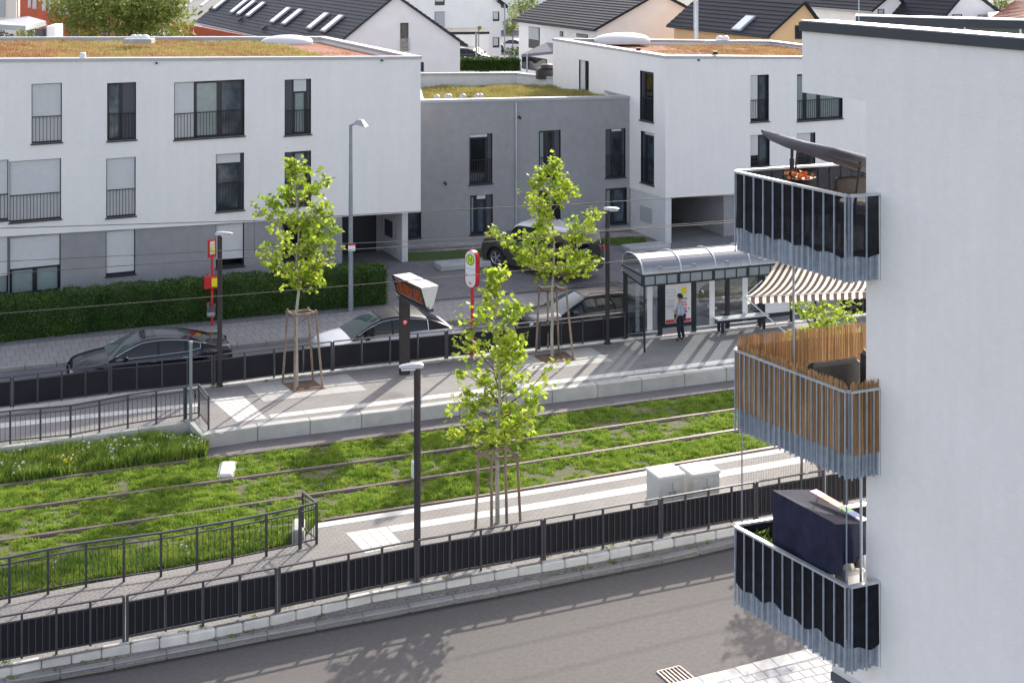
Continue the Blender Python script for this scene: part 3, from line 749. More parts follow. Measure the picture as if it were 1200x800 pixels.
# ---------------------------------------------------------------- left white house
pA = V(-18.54, 51.5); pB = V(-3.75, 58.5)
PL = Plane(pA, pB - pA)
rootL = thing('apartment_house', 'white flat roofed apartment house over a grey ground floor, behind the long hedge', 'apartment house', (pA.x+6, pA.y+3, 0))
XL = -150
zt = lin(PL.u(0), PL.z(0,69), PL.u(493), PL.z(493,66)); zb = lin(PL.u(0), PL.z(0,277.5), PL.u(493), PL.z(493,248.5))
WL = [  # x0, x1, ytop, ybot, strips, rail
 (37,72.5,98,167.5,[(0,1,'g',1.0)],136), (125.5,159.5,97,164.5,[(0,.52,'b',0),(.52,1,'p',0)],133),
 (204,286.5,95,161.5,[(0,.29,'g',1),(.29,.65,'c',0),(.65,1,'b',0)],131), (333.5,364.5,93,158,[(0,.33,'p',0),(.33,.86,'c',.22),(.86,1,'p',0)],129),
 (-48,10,189,260,[(0,1,'g',1)],229), (11,71.5,187.5,258.5,[(0,1,'g',1)],227), (124.5,159,185,254,[(0,1,'g',1)],221.5),
 (253,286,180,247,[(0,.9,'b',.16),(.9,1,'p',0)],215), (333.5,364.5,177.5,241,[(0,.33,'p',0),(.33,.86,'c',0),(.86,1,'p',0)],212)]
for w in WL: window(PL, rootL, *w[:4], w[4], w[5])
facade(rootL, 'upper_wall', PL, XL, 493, zt, zb, [hole(PL, w) for w in WL], 'white_plaster', cap=.115)
PLg = PL.off(-.06)
WG = [(-48,10,279,347,[(0,1,'c',.7)],None), (11,71,276.5,344,[(0,1,'d',.55)],None), (124,158.5,270,322,[(0,1,'g',.97)],None), (253,286,262.5,312.5,[(0,1,'g',.84)],None),
      (331,362,258.5,305,[(0,1,'g',.0)],None)]
for w in WG: window(PLg, rootL, *w[:4], w[4], None)
facade(rootL, 'lower_wall', PLg, XL, 401, lambda u: zb(u)-.003, lambda u: -.1, [hole(PLg, w) for w in WG], 'grey_plaster')
u0, u1, u4 = PL.u(XL), PL.u(493), PL.u(401)
def back(pl, u, d, s, z=0): 
    p = pl.w(u, z, d); return V(p.x + AD.x*s, p.y + AD.y*s, z)
DEP = 11.2
A1, A2 = back(PL,u0,-.2,0), back(PL,u1,-.2,0); A3, A4 = back(PL,u1,-.2,DEP-.2), back(PL,u0,-.2,DEP-.2)
mb = MB(); mb.prism([A1[:2],A2[:2],A3[:2],A4[:2]], [zb(u0),zb(u1),zb(u1),zb(u0)], [zt(u0)-.46, zt(u1)-.46, zt(u1)-.46, zt(u0)-.46]); mb.build('upper_body', 'white_plaster', rootL)
B2 = back(PL,u4,-.26,0); B3 = back(PL,u4,-.26,DEP-.6); mb = MB()
mb.prism([back(PL,u0,-.26,0)[:2], B2[:2], B3[:2], A4[:2]], -.1, [zb(u0)-.004, zb(u4)-.004, zb(u4)-.004, zb(u0)-.004]); mb.build('lower_body', 'grey_plaster', rootL)
# back of the porch: dark glass door, light wall, side fin
mb = MB(); q = 3.4
e0, e1 = back(PL,u4,0,q), back(PL,u1,0,q); PBk = Plane((e0.x,e0.y), PL.d); k1 = PBk.w(PBk.u(441),0); k2 = PBk.w(PBk.u(441),0,-.3)
mb.prism([k1[:2], e1[:2], back(PL,u1,0,q+.3)[:2], k2[:2]], .3, zb(u1)-.01); mb.build('porch_wall', 'grey_plaster', rootL)
mb = MB(); mb.prism([e0[:2], k1[:2], k2[:2], back(PL,u4,0,q+.25)[:2]], .3, zb(u1)-.01); mb.build('porch_door', 'frame', rootL)
a = G(478,305.5,.53); dd = (pB-pA).normalized(); n = V(dd.x, dd.y, 0)
mb = MB(); c0 = a - n*.26; mb.prism([c0[:2], a[:2], (a+AD.to_3d()*2.9)[:2], (c0+AD.to_3d()*2.9)[:2]] if False else [tuple(c0)[:2], tuple(a)[:2], (a.x+AD.x*2.9, a.y+AD.y*2.9), (c0.x+AD.x*2.9, c0.y+AD.y*2.9)], .3, zb(u1)-.012); fin = mb.build('porch_fin', 'pale_plaster', rootL)
mb = MB(); c1 = V(c0.x, c0.y, 0)
pf = Plane((c0.x + AD.x*.7, c0.y + AD.y*.7), (-AD.x, -AD.y)); 
mb.pbox(pf, -1.1, -.3, 1.3, 2.0, -.02, .03); mb.build('letterbox_panel', 'panel_dark', rootL)
mb = MB(); mb.pbox(pf, .2, .26, .8, 2.0, .03, .07); mb.build('door_pull', 'galvanised_light', rootL)
# roof
zr = lambda u: zt(u)
F1, F2 = PL.w(u0, zr(u0)), PL.w(u1, zr(u1)); F3, F4 = back(PL,u1,0,DEP,zt(u1)+.06), back(PL,u0,0,DEP,zt(u0)+.02)
inn = parapet(rootL, [F1, F2, F3, F4], th=.35, drop=.5)
mb = MB(); mb.face([V(p.x,p.y,p.z-.27) for p in inn]); mb.build('roof_bed', 'sedum', rootL)
def zroofL(x, y): return (zt(u0) - .27) + (zt(u1) - zt(u0)) * np.clip(((x-F1.x)*PL.d.x + (y-F1.y)*PL.d.y)/(u1-u0), 0, 1)
def sub(poly, a, b):                    # part of the roof polygon between two shares of its length
    p0, p1, p2, p3 = [Vector(p) for p in poly]; return [p0.lerp(p1,a), p0.lerp(p1,b), p3.lerp(p2,b), p3.lerp(p2,a)]
roof_plants(rootL, sub(inn,0,.80), zroofL, 9000, .22, ['dry_grass'], '', per=7, w=.03, keep=.12, name='dry_grass')
roof_plants(rootL, sub(inn,.35,.86), zroofL, 4000, .22, ['dry_grass_green'], '', per=7, w=.03, keep=.35, seed=9, name='dry_grass')
pr = sub(inn,.78,.99); pr[0] = pr[0].lerp(pr[3], .12); mb = MB(); mb.face([V(p.x,p.y,p.z-.255) for p in pr]); mb.build('red_sedum', 'sedum_red', rootL)
roof_plants(rootL, pr, zroofL, 1500, .07, ['dry_grass'], '', per=5, w=.02, keep=.5, seed=4, name='sedum_tuft')
def dome(root, c, rx, ry, h, name='roof_dome', m='dome_white', base=.2, rot=0):
    mb = MB(); n = 20; rows = []
    for i in range(7):
        q = i/6*math.pi/2; r = math.cos(q) if i < 6 else .001
        rows.append([V(c[0] + (math.cos(rot)*rx*math.cos(k*2*math.pi/n)*r - math.sin(rot)*ry*math.sin(k*2*math.pi/n)*r), c[1] + (math.sin(rot)*rx*math.cos(k*2*math.pi/n)*r + math.cos(rot)*ry*math.sin(k*2*math.pi/n)*r), c[2] + base + h*math.sin(q)) for k in range(n)])
    mb.grid(rows, closed=True); mb.grid([[V(p.x,p.y,c[2]) for p in rows[0]], rows[0]], closed=True)
    return mb.build(name, m, root, smooth=True)
c = PD(336, 44, 66.5); dome(rootL, (c.x, c.y, zt(u1)-.25), 1.25, .9, .34, rot=.4, base=.18)
for (x, r) in ((157,.17),(163,.17),(170,.18)): 
    c = PD(x, 43, 60.5); dome(rootL, (c.x, c.y, c.z-.1), r*1.1, r*1.1, .16, name='vent_cap', m='white_plastic', base=.03)
c = PD(163, 48, 60.2); mb = MB(); mb.bbox((c.x,c.y,c.z), (1.2,.7,.2), .03); mb.build('vent_base', 'concrete', rootL)
c = PD(97, 65, 52.3); mb = MB(); mb.bbox((c.x,c.y,c.z), (.2,.2,.2), .03); mb.build('roof_outlet', 'white_plastic', rootL)
for x, y in ((183,74),(447,71)):
    p = PL.w(PL.u(x), PL.z(x,y), 0); mb = MB(); mb.tube([p, p + PL.n.to_3d()*.12], .04, 8); mb.build('overflow_spout', 'dark_plastic', rootL)

# ---------------------------------------------------------------- grey middle wing
CR = V(6.8, 63.0); PS = Plane(CR, AD)   # side plane of the right house runs away from its corner CR
gA = V(-3.98, 62.0); gd = V(9.41, 3.6)
PG = Plane(gA, gd)
rootG = thing('connecting_wing', 'low grey plastered two storey wing with a planted roof between the two white houses', 'house', (0, 65, .5))
ztg = lin(PG.u(493), PG.z(493,117.5), PG.u(738), PG.z(738,112.5))
WM_ = [(550,577,157,215.5,[(0,.82,'g',.06),(.82,1,'p',0)],187), (551,577.5,228.5,274,[(0,.28,'c',0),(.28,.72,'b',.1),(.72,1,'p',0)],None), (631.5,657,153,210,[(0,.35,'c',0),(.35,.72,'g',0),(.72,1,'p',0)],184),
       (709.5,733,151,208,[(0,.3,'p',0),(.3,.85,'b',.05),(.85,1,'p',0)],182), (709.5,734.5,220.5,262.5,[(0,.36,'c',0),(.36,1,'b',0)],None), (470,493.5,249,279,[(0,1,'b',0)],None), (631.5,657,223,268,[(0,1,'g',0)],None)]
for w in WM_: window(PG, rootG, *w[:4], w[4], w[5])
facade(rootG, 'front_wall', PG, 462, 745, ztg, lambda u: .2, [hole(PG, w) for w in WM_], 'grey_plaster', cap=.115)
g0, g1 = PG.u(462), PG.u(745)
mb = MB(); GD = 11.6
b1, b2, b3, b4 = PG.w(g0,0,-.2), PG.w(g1,0,-.2), PG.w(g1,0,-.2), PG.w(g0,0,-.2)
b3 = V(b3.x+AD.x*GD, b3.y+AD.y*GD, 0); b4 = V(b4.x+AD.x*GD, b4.y+AD.y*GD, 0)
mb.prism([b1[:2], b2[:2], b3[:2], b4[:2]], .2, [ztg(g0)-.75, ztg(g1)-.75, ztg(g1)-.75, ztg(g0)-.75]); mb.build('wing_body', 'grey_plaster', rootG)
q0, q1 = PG.u(488), PG.u(739)
f1, f2 = PG.w(q0, ztg(q0), -.0), PG.w(q1, ztg(q1), -.0)
z_ = 7.0
k3 = PD(650,97,69.5); k4 = PD(606,84.5,74.0); k5 = PD(480,85.5,71.0)
inn = parapet(rootG, [f1, f2, V(k3.x+1.2,k3.y+2.,k3.z-.05), k4, k5], th=.3, drop=.78, m='pale_plaster')
mb = MB(); mb.face([V(p.x,p.y,6.28) for p in inn]); mb.build('roof_bed', 'sedum', rootG)
roof_plants(rootG, inn, 6.27, 6500, .28, ['dry_grass_green'], '', per=7, w=.035, keep=.15, seed=21, name='dry_grass')
for x, y in ((512,112),(524,111),(526.5,111),(542.5,111),(559,111),(563,110.5)):
    c = PD(x, y, 63.6 + (x-512)*.015); dome(rootG, (c.x,c.y,c.z-.12), .14, .14, .12, name='vent_cap', m='coping', base=.04)
for x in (517, 588): c = PD(x, 117, 63.6 + (x-512)*.02); dome(rootG, (c.x,c.y,c.z-.2), .55, .5, .16, name='roof_dome', base=.08)
u = PG.u(604.5); mb = MB(); mb.tube([PG.w(u,ztg(u)-.2,.06), PG.w(u,.55,.06)], .035, 8); mb.build('downpipe', 'galvanised_light', rootG)
for x, y in ((521,214),(608,137)):
    p = PG.w(PG.u(x), PG.z(x,y), 0); mb = MB(); mb.tube([p, p+PG.n.to_3d()*.14, p+PG.n.to_3d()*.2-V(0,0,.06)], .05, 8); mb.build('wall_lamp', 'dark_plastic', rootG)

# ---------------------------------------------------------------- right white house
PR = Plane(CR, V(1, .45))
rootR = thing('corner_apartment_house', 'white flat roofed apartment house with reddish roof planting, right of the grey wing', 'apartment house', (CR.x+4, CR.y+5, .5))
ztr = lin(0, zpx(65.5, CR.y), PR.u(900), PR.z(900,66)); zbr = lin(0, zpx(232.5, CR.y), PR.u(866), PR.z(866,228))
WR = [(879.5,901,88,142.5,[(0,.45,'g',.95),(.45,1,'b',0)],117), (879.5,902,158,195,[(0,.45,'g',.66),(.45,1,'b',0)],188), (934,987.5,86,140.5,[(0,.2,'c',0),(.2,.5,'c',0),(.5,1,'c',0)],116.5),
      (934,955.5,156,200,[(0,.8,'g',.5),(.8,1,'p',0)],186)]
for w in WR: window(PR, rootR, *w[:4], w[4], w[5])
UR = PR.u(1060)
facade(rootR, 'front_wall', PR, 780, 1060, ztr, zbr, [hole(PR, w) for w in WR], 'white_plaster', cap=.115)
# side wall: seen from its left; plane runs from the far end to the corner
LS = 10.1; far = V(CR.x + AD.x*LS, CR.y + AD.y*LS); PSd = Plane((far.x, far.y), (CR.x-far.x, CR.y-far.y))
zts = lin(0, zpx(45, far.y) if False else ztr(0)+.08, LS, ztr(0))
WS = [(750,766,84,142,[(0,.15,'p',0),(.15,1,'g',0)],114), (751,766.5,155,215.5,[(0,.2,'p',0),(.2,1,'b',.05)],186), (678.5,690,71,113.5,[(0,.55,'c',.98),(.55,1,'g',0)],None)]
for w in WS: window(PSd, rootR, *w[:4], w[4], w[5])
facade(rootR, 'side_wall', PSd, 600 + F*far.x/far.y, 779.99, zts, lambda u: zbr(0), [hole(PSd, w) for w in WS], 'white_plaster', cap=.115)
rA = PR.w(.0, 0, 0); ci = V(CR.x + .2*(PR.d.x - PR.n.x)*1, 0, 0)
def inset(p, q): return V(CR.x + PR.d.x*p + AD.x*q, CR.y + PR.d.y*p + AD.y*q)
poly = [inset(.22,.22), inset(UR,.22), inset(UR,LS-.1), inset(.22,LS-.1)]
mb = MB(); mb.prism([tuple(p) for p in poly], zbr(0), [ztr(0)-.46, ztr(UR)-.46, ztr(UR)-.46, ztr(0)-.46]); mb.build('upper_body', 'white_plaster', rootR)
poly3 = [V(*inset(0,0), ztr(0)), V(*inset(UR,0), ztr(UR)), V(*inset(UR,LS), ztr(UR)+.08), V(*inset(0,LS), ztr(0)+.08)]
inn = parapet(rootR, poly3, th=.35, drop=.47)
zg = min(ztr(0), ztr(UR)) - .25
mb = MB(); mb.face([V(p.x,p.y,p.z-.27) for p in inn]); mb.build('roof_bed', 'sedum_red', rootR)
zrR = lambda x, y: (ztr(0)-.27) + (ztr(UR)-ztr(0)) * np.clip(((x-CR.x)*PR.d.x+(y-CR.y)*PR.d.y)/UR, 0, 1)
roof_plants(rootR, sub(inn,.0,.5), zrR, 3000, .08, ['dry_grass'], '', per=5, w=.025, keep=.35, seed=31, name='sedum_tuft')
roof_plants(rootR, sub(inn,.40,1.), zrR, 3500, .14, ['dry_grass'], '', per=6, w=.03, keep=.3, seed=33, name='dry_grass')
c = PD(729, 47, 72.5); dome(rootR, (c.x,c.y,ztr(0)-.2), 1.5, 1.0, .38, rot=.3, base=.14)
c = PD(845, 48, 71.5); mb = MB(); mb.bbox((c.x,c.y,c.z-.05), (1.7,.7,.15), .03); mb.build('vent_base', 'concrete', rootR)
for x in (843.5, 850): c = PD(x, 44, 71.6); dome(rootR, (c.x,c.y,c.z-.1), .2, .2, .16, name='vent_cap', m='white_plastic', base=.03)
for x, y in ((748,58),(838,62)): c = PD(x, y, 64.5); mb = MB(); mb.box((c.x,c.y,c.z), (.2,.2,.14)); mb.build('roof_outlet', 'dark_plastic', rootR)
p = PR.w(PR.u(818), PR.z(818,70.5)); mb = MB(); mb.tube([p, p+PR.n.to_3d()*.12], .04, 8); mb.build('overflow_spout', 'dark_plastic', rootR)
# ground floor: pillar block at the corner, deep carport, right wall
def blk(name, p0, p1, q0, q1, m, z1=None, z0=.2):
    mb = MB(); mb.prism([tuple(inset(a,b)) for a,b in ((p0,q0),(p1,q0),(p1,q1),(p0,q1))], z0, (z1 or zbr(0)) - .01); return mb.build(name, m, rootR)
blk('corner_pillar', .03, .33, .05, 2.9, 'pale_plaster')
pw = PR.u(852)
blk('porch_side_wall', pw, UR, .25, 10, 'grey_plaster')
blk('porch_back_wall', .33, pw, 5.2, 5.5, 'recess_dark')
blk('lower_body', 0.33, pw, 5.5, LS-.3, 'grey_plaster')
blk('porch_door', .9, 1.8, 5.05, 5.19, 'panel_dark', 2.3)
pp = Plane(inset(.03,1.0), (-AD.x,-AD.y)); mb = MB(); mb.pbox(pp, -1.1, -.1, 1.15, 1.85, -.02, .025); mb.build('letterbox_panel', 'shutter_grey', rootR)
# ceiling of overhang colour is the body; low concrete blocks by the lawns
for i, (x, y, s, lab) in enumerate(((545,312,(2.4,.9,.22), 'low flat concrete slab at the lawn edge, left of the parked off road car'), (757,292,(2.0,.9,.2),'low flat concrete slab on the forecourt in front of the corner house pillar'))):
    p = Gz(x, y); mb = MB(); mb.bbox((0,0,s[2]/2), s, .03); o = mb.build('concrete_slab', 'concrete'); o.location = p; o.rotation_euler = (0,0,.38); tag(o, lab, 'slab', 'low slabs on the forecourt')

# ---------------------------------------------------------------- near house on the right with its balconies
W0 = V(5.4, 21.08); WD = Vector((-.626, 1)).normalized()
wl = WD.length
NW = Plane((W0.x, W0.y), (-WD.x, -WD.y))   # u grows towards the camera; the sign keeps the normal on the outside
rootN = thing('near_apartment_house', 'pale plastered apartment house filling the right edge, with three stacked balconies', 'apartment house', (W0.x+3, W0.y-2, 0))
ue, uc, ug = NW.u(1015), NW.u(940), NW.u(967); un = 9.0
BD = Vector((1, .36)).normalized()       # the house's other direction
def nfoot(u, s): 
    p = NW.w(u, 0); return (p.x + BD.x*s, p.y + BD.y*s)
ztop = 13.0; zsof = 11.90
def nblock(name, ua, ub, s0, s1, z0, z1, m):
    mb = MB(); mb.prism([nfoot(ua,s0), nfoot(ub,s0), nfoot(ub,s1), nfoot(ua,s1)], z0, z1); return mb.build(name, m, rootN)
nblock('house_wall', ue, un, 0, 9, 3.45, zsof, 'white_plaster')
nblock('top_storey', uc, un, 0, 9, zsof+.001, ztop-.76, 'white_plaster'); nblock('roof_edge_wall', uc, un, 0, .45, ztop-.759, ztop-.12, 'white_plaster')
nblock('floor_edge', uc-.0, un, .0, 9, 3.19, 3.449, 'white_plaster')
nblock('ground_floor_wall', ug, un, .12, 9, -.05, 3.189, 'pale_plaster')
mb = MB(); PGd = NW.off(-.12)
for k in range(6):
    a = ug + .03 + k*.62
    for j in range(17): mb.pbox(PGd, a, a+.58, .15+j*.17, .15+j*.17+.13, .0, .035)
mb.build('louvre_panels', 'panel_dark', rootN)
# roof edge: dark fascia, sloping light sheet, far parapet with green glazed panels
fs = MB()
for a, b in ((uc, uc+5.35), (uc+5.37, un)): fs.prism([nfoot(a,-.06), nfoot(b,-.06), nfoot(b,.5), nfoot(a,.5)], ztop-.13, ztop+.02)
fs.build('roof_fascia', 'coping_dark', rootN)
mb = MB(); mb.prism([nfoot(uc,-.03), nfoot(un,-.03), nfoot(un,.44), nfoot(uc,.44)], ztop+.021, ztop+.04); mb.build('roof_coping', 'coping', rootN)
mb = MB(); mb.prism([nfoot(uc,.5), nfoot(un,.5), nfoot(un,9), nfoot(uc,9)], ztop-.75, ztop-.70); mb.build('roof_deck', 'green_glass', rootN)
a, b = PD(1003, 23.5, 23.6), PD(1330, 32.5, 22.6)
mb = MB(); mb.bar(a, b, .22, .14); mb.build('rear_coping', 'coping_dark', rootN)
mb = MB(); mb.bar(a+V(0,0,.075), b+V(0,0,.075), .26, .02); mb.build('rear_coping_cap', 'galvanised_light', rootN)
mb = MB()
for k in range(5):
    p, q = a.lerp(b, k/5+.004), a.lerp(b,(k+1)/5-.004); mb.face([p-V(0,0,.75), q-V(0,0,.75), q-V(0,0,.07), p-V(0,0,.07)])
    mb.face([p-V(-.02,-.05,.07), q-V(-.02,-.05,.07), q-V(-.02,-.05,.75), p-V(-.02,-.05,.75)])
mb.build('glazed_upstand', 'green_glass', rootN)
c = PD(1006.5, 23, 22.6); mb = MB(); mb.tube([c-V(0,0,.2), c+V(0,0,.55)], .008, 6); mb.build('lightning_rod', 'galvanised_light', rootN)
# downpipe and corner trim beside the lowest balcony
p = NW.w(ue-.03, 0, .0); mb = MB(); mb.tube([V(p.x-.05,p.y+.02,4.6), V(p.x-.05,p.y+.02,6.45)], .022, 10); mb.build('downpipe', 'galvanised_light', rootN)

C0, C1, C2 = V(3.66, 22.96), V(4.95, 20.9), V(5.42, 21.09)
C3 = V(C0.x + BD.x*2.6, C0.y + BD.y*2.6)
def balcony(label, zrail, zbot, kind):
    root = thing('balcony', label, 'balcony', (C1.x, C1.y, zbot), group='balconies stacked on the near house')
    Pl = Plane((C0.x, C0.y), (C1.x-C0.x, C1.y-C0.y)); Ll = (C1-C0).length
    Ps = Plane((C1.x, C1.y), (C2.x-C1.x, C2.y-C1.y)); Ls = (C2-C1).length
    Pk = Plane((C3.x, C3.y), (C0.x-C3.x, C0.y-C3.y)); Lk = (C3-C0).length
    Pb = Plane((C0.x, C0.y), (C3.x-C0.x, C3.y-C0.y))
    zfl = zbot + .22                     # walking surface
    mb = MB(); mb.prism([tuple(p) for p in (C0+(C3-C0).normalized()*.06, C1+V(.04,.06), C2, C3)][:0] or [(C0.x+.07,C0.y-.02), (C1.x+.03,C1.y+.06), (C2.x,C2.y), (C3.x,C3.y)], zbot+.03, zfl); mb.build('floor_slab', 'concrete', root)
    mb = MB()
    for pl, L in ((Pl,Ll),(Ps,Ls),(Pb,Lk)):
        s = 1 if pl is not Pb else -1
        mb.pbox(pl, -.02, L+.02, zrail-.035, zrail, (.02 if s > 0 else -.09), (.09 if s > 0 else -.02))
    mb.build('handrail', 'galvanised_light', root)
    # lower trapezoid sheet: ribs all the way round
    def corr(pl, L, z0, z1, m, name, step, dep=.042, flip=1):
        rows = [[], []]; n = max(2, round(L/step))
        for i in range(n):
            a = L*i/n; st = L/n
            for f, dd in ((0,0),(.5,0),(.62,dep),(.88,dep),(1.0,0)):
                for r, z in zip(rows, (z0,z1)): r.append(pl.w(a+st*f, z, dd*flip))
        mb = MB(); mb.grid(rows); return mb.build(name, m, root)
    zm = zbot + .34
    corr(Pl, Ll, zbot, zm+.10, 'galvanised', 'corrugated_sheet', .125)
    corr(Ps, Ls, zbot, zm+.12, 'galvanised', 'corrugated_sheet', .12)
    corr(Pb, Lk, zbot, zm+.12, 'galvanised', 'corrugated_sheet', .125, flip=-1)
    # flat uprights
    step = {'mesh': .225, 'reed': .118, 'dark': .225}[kind]
    mb = MB()
    for pl, L in ((Pl,Ll),(Ps,Ls),(Pb,Lk)):
        n = max(2, round(L/step)); s = -1 if pl is Pb else 1
        for i in range(n+1):
            a = L*i/n; mb.pbox(pl, a-.009, a+.009, zbot-.004 if pl is not Pb else zm, zrail-.035, .066*s, .088*s)
    mb.build('uprights', 'galvanised', root)
    for cc in (C1, C0): mb = MB(); mb.box((cc.x, cc.y, (zbot+zrail)/2-.02), (.05,.05,zrail-zbot-.05), Matrix.Rotation(.35,3,'Z')); mb.build('corner_post', 'galvanised', root)
    mb = MB()
    for pl, s in ((Pl,1),(Ps,1),(Pb,-1)): pass
    if kind in ('mesh', 'dark'):
        rnd = random.Random(5 if kind == 'mesh' else 9); mb = MB()
        for pl, L, s in ((Pl,Ll,1),(Ps,Ls,1),(Pb,Lk,-1)):
            n = max(6, int(L/.05)); rows = [[], [], []]; mid = [rnd.uniform(0,6) for _ in range(4)]
            for i in range(n+1):
                a = L*i/n; wv = (math.sin(a*13+mid[0])*.035 + math.sin(a*6.1+mid[1])*.03) if kind == 'dark' else (abs(math.sin(a*6.5+mid[0]))*.045)
                zz = zm - .0 + wv; fl = .010*math.sin(a*31+mid[2])
                d = (.016 + fl*.6) * 1.0
                rows[0].append(pl.w(a, zz, (.058+abs(fl)*.3)*s)); rows[1].append(pl.w(a, (zz+zrail)/2, (.05+fl*.5)*s)); rows[2].append(pl.w(a, zrail-.03-(.02*abs(math.sin(a*8)) if kind=='dark' else 0), .045*s))
            mb.grid(rows)
        mb.build('privacy_screen', 'shade_mesh' if kind == 'mesh' else 'black_mesh', root)
    else:
        rnd = random.Random(4); mb = MB()
        for pl, L, s in ((Pl,Ll,1),(Ps,Ls,1),(Pb,Lk,-1)):
            mb.pbox(pl, 0, L, zm, zrail+.045, .018 if pl is not Pb else .0, .024 if pl is not Pb else .006)
            n = int(L/.0085)
            for i in range(n):
                a = L*(i+.5)/n; t = zrail + rnd.uniform(.06,.13) + (.10 if pl is Pb else 0); dx = rnd.uniform(-.01,.01)
                dd = .055 if pl is not Pb else .03; dd += rnd.uniform(-.008,.004); p = pl.w(a, zm+rnd.uniform(-.01,.02), dd); q = pl.w(a+dx, t, dd-rnd.uniform(.0,.02))
                mb.tube([p, q], rnd.uniform(.0045,.0065), 4, cap=False)
        mb.build('reed_screen', 'reed', root)
    return root, Pl, Ps, Pb, zfl
bT = balcony('topmost balcony, with black mesh behind its metal uprights and a grey parasol', 10.58, 9.29, 'mesh')
bM = balcony('middle balcony, screened with brown reed matting', 7.71, 6.41, 'reed')
bL = balcony('lowest balcony, with wavy edged black screen and a navy covered stand', 4.86, 3.58, 'dark')
# ================================================================ balcony contents
def rotm(d, up=V(0,0,1)):
    d = Vector(d).normalized(); x = d.cross(up).normalized(); y = x.cross(d); return Matrix((x, d, y)).transposed()
# grey cantilever parasol, canopy tilted and seen edge on
root = thing('parasol', 'dark grey cantilever parasol, tilted over the topmost balcony', 'parasol', (4.6, 22.5, bT[4]))
ctr = [PD(893,154,22.6), PD(907,161,22.5), PD(930,168.5,22.4), PD(958,176.5,22.3), PD(985,184,22.2), PD(1010,191.5,22.1), PD(1040,200,22.0)]
wid = [.03,.2,.40,.6,.7,.7,.7]; th = [.03,.06,.075,.08,.085,.10,.10]
mb = MB(); rows = []
perp = V(-.3, .95, -.14).normalized()
for i, (c, w, t) in enumerate(zip(ctr, wid, th)):
    r = []
    for k in range(16):
        q = 2*math.pi*k/16; sag = .02*math.sin(i*2.3+k)
        r.append(c + perp * math.cos(q)*w + V(0,0,1) * (math.sin(q)*t + sag*.5))
    rows.append(r)
mb.grid(rows, closed=True); mb.build('canopy', 'grey_cloth', root, smooth=True)
mb = MB(); a, b = PD(968,182,21.6), PD(1012,194,21.4); mb.face([a, b, b+V(0,.3,-.12), a+V(0,.3,-.04)]); mb.build('canopy_lining', 'brown_cloth', root)
mb = MB(); p = PD(928,200,22.9); p0 = V(p.x, p.y, bT[4]); mb.tube([p0, V(p.x,p.y,PD(928,185,22.9).z)], .038, 10); mb.tube([V(p.x,p.y,PD(928,185,22.9).z), PD(928.5,165,22.9)], .026, 10); mb.build('mast', 'dark_plastic', root)
mb = MB(); mb.tube([V(p.x+.02,p.y-.02,bT[4]+.75), PD(935,171,22.7)], .016, 8); mb.tube([V(p.x-.0,p.y-.1,bT[4]+.62), V(p.x,p.y,bT[4]+1.1)], .018, 8); mb.build('strut', 'dark_plastic', root)
mb = MB(); mb.tube([PD(1000,231,21.6)-V(0,0,.3), PD(1008,190,21.6)], .022, 10); mb.build('support_arm', 'dark_plastic', root)
mb = MB(); mb.bbox(V(p.x,p.y,bT[4]+.04), (.5,.5,.08), .02); mb.build('foot_plate', 'dark_plastic', root)
# flower bowl
c = PD(938,214,22.75); t = thing('flower_bowl', 'black bowl of orange flowers on the topmost balcony beside the parasol mast', 'flower pot', c)
mb = MB(); mb.lathe([(.06,-.12),(.15,-.02),(.2,.08),(.19,.08),(.10,.05),(.001,.05)], c, 16); mb.build('bowl', 'dark_plastic', t, smooth=True)
rnd = random.Random(2)
P = []
for k in range(60):
    q = Vector((rnd.gauss(0,.08), rnd.gauss(0,.08), .12+rnd.gauss(0,.035))) + c; a = rnd.uniform(0,6.28); n = Vector((rnd.gauss(0,1),rnd.gauss(0,1)-.5,rnd.gauss(0,1)+.6)).normalized(); x = n.orthogonal().normalized(); y = n.cross(x)
    for j in range(5): P.append(q + (x*math.cos(a+j*1.257)+y*math.sin(a+j*1.257))*.035)
np_mesh('flower', np.array(P), 5, ['flower_orange'], t)['kind'] = 'stuff'
mb = MB(); mb.tube([V(c.x,c.y,bT[4]), c-V(0,0,.12)], .03, 8); mb.build('stand', 'dark_plastic', t)
# table and chair
c = PD(1008,222,21.9); t = thing('round_table', 'round white topped table on the topmost balcony, partly behind the wall corner', 'table', (c.x+.1,c.y,bT[4]))
mb = MB(); mb.lathe([(.001,.76),(.40,.76),(.42,.74),(.42,.70),(.36,.62)], (c.x+.12,c.y+.1,bT[4]), 28); mb.build('tabletop', 'white_plastic', t, smooth=True)
mb = MB(); mb.tube([(c.x+.12,c.y+.1,bT[4]), (c.x+.12,c.y+.1,bT[4]+.7)], .04); mb.build('leg', 'steel_pole', t)
c = PD(998,210,22.75); t = thing('rattan_chair', 'dark rattan armchair behind the white table on the topmost balcony', 'chair', (c.x,c.y,bT[4]))
z = bT[4]; rz = Matrix.Rotation(.35,3,'Z')
mb = MB(); mb.bbox((c.x,c.y-.25,z+.40), (.6,.55,.12), .03, rz); mb.build('seat', 'rattan', t)
mb = MB(); mb.bbox((c.x,c.y+.02,z+.72), (.62,.08,.56), .03, rz); mb.build('backrest', 'rattan', t)
for sx in (-.27,.27):
    mb = MB(); mb.bbox((c.x+sx,c.y-.22+sx*.3,z+.52), (.07,.5,.2), .02, rz); mb.build('armrest', 'rattan', t)
    for sy in (-.42,-.02): mb = MB(); mb.tube([(c.x+sx,c.y+sy+sx*.3,z),(c.x+sx,c.y+sy+sx*.3,z+.38)], .02, 8); mb.build('leg', 'rattan', t)
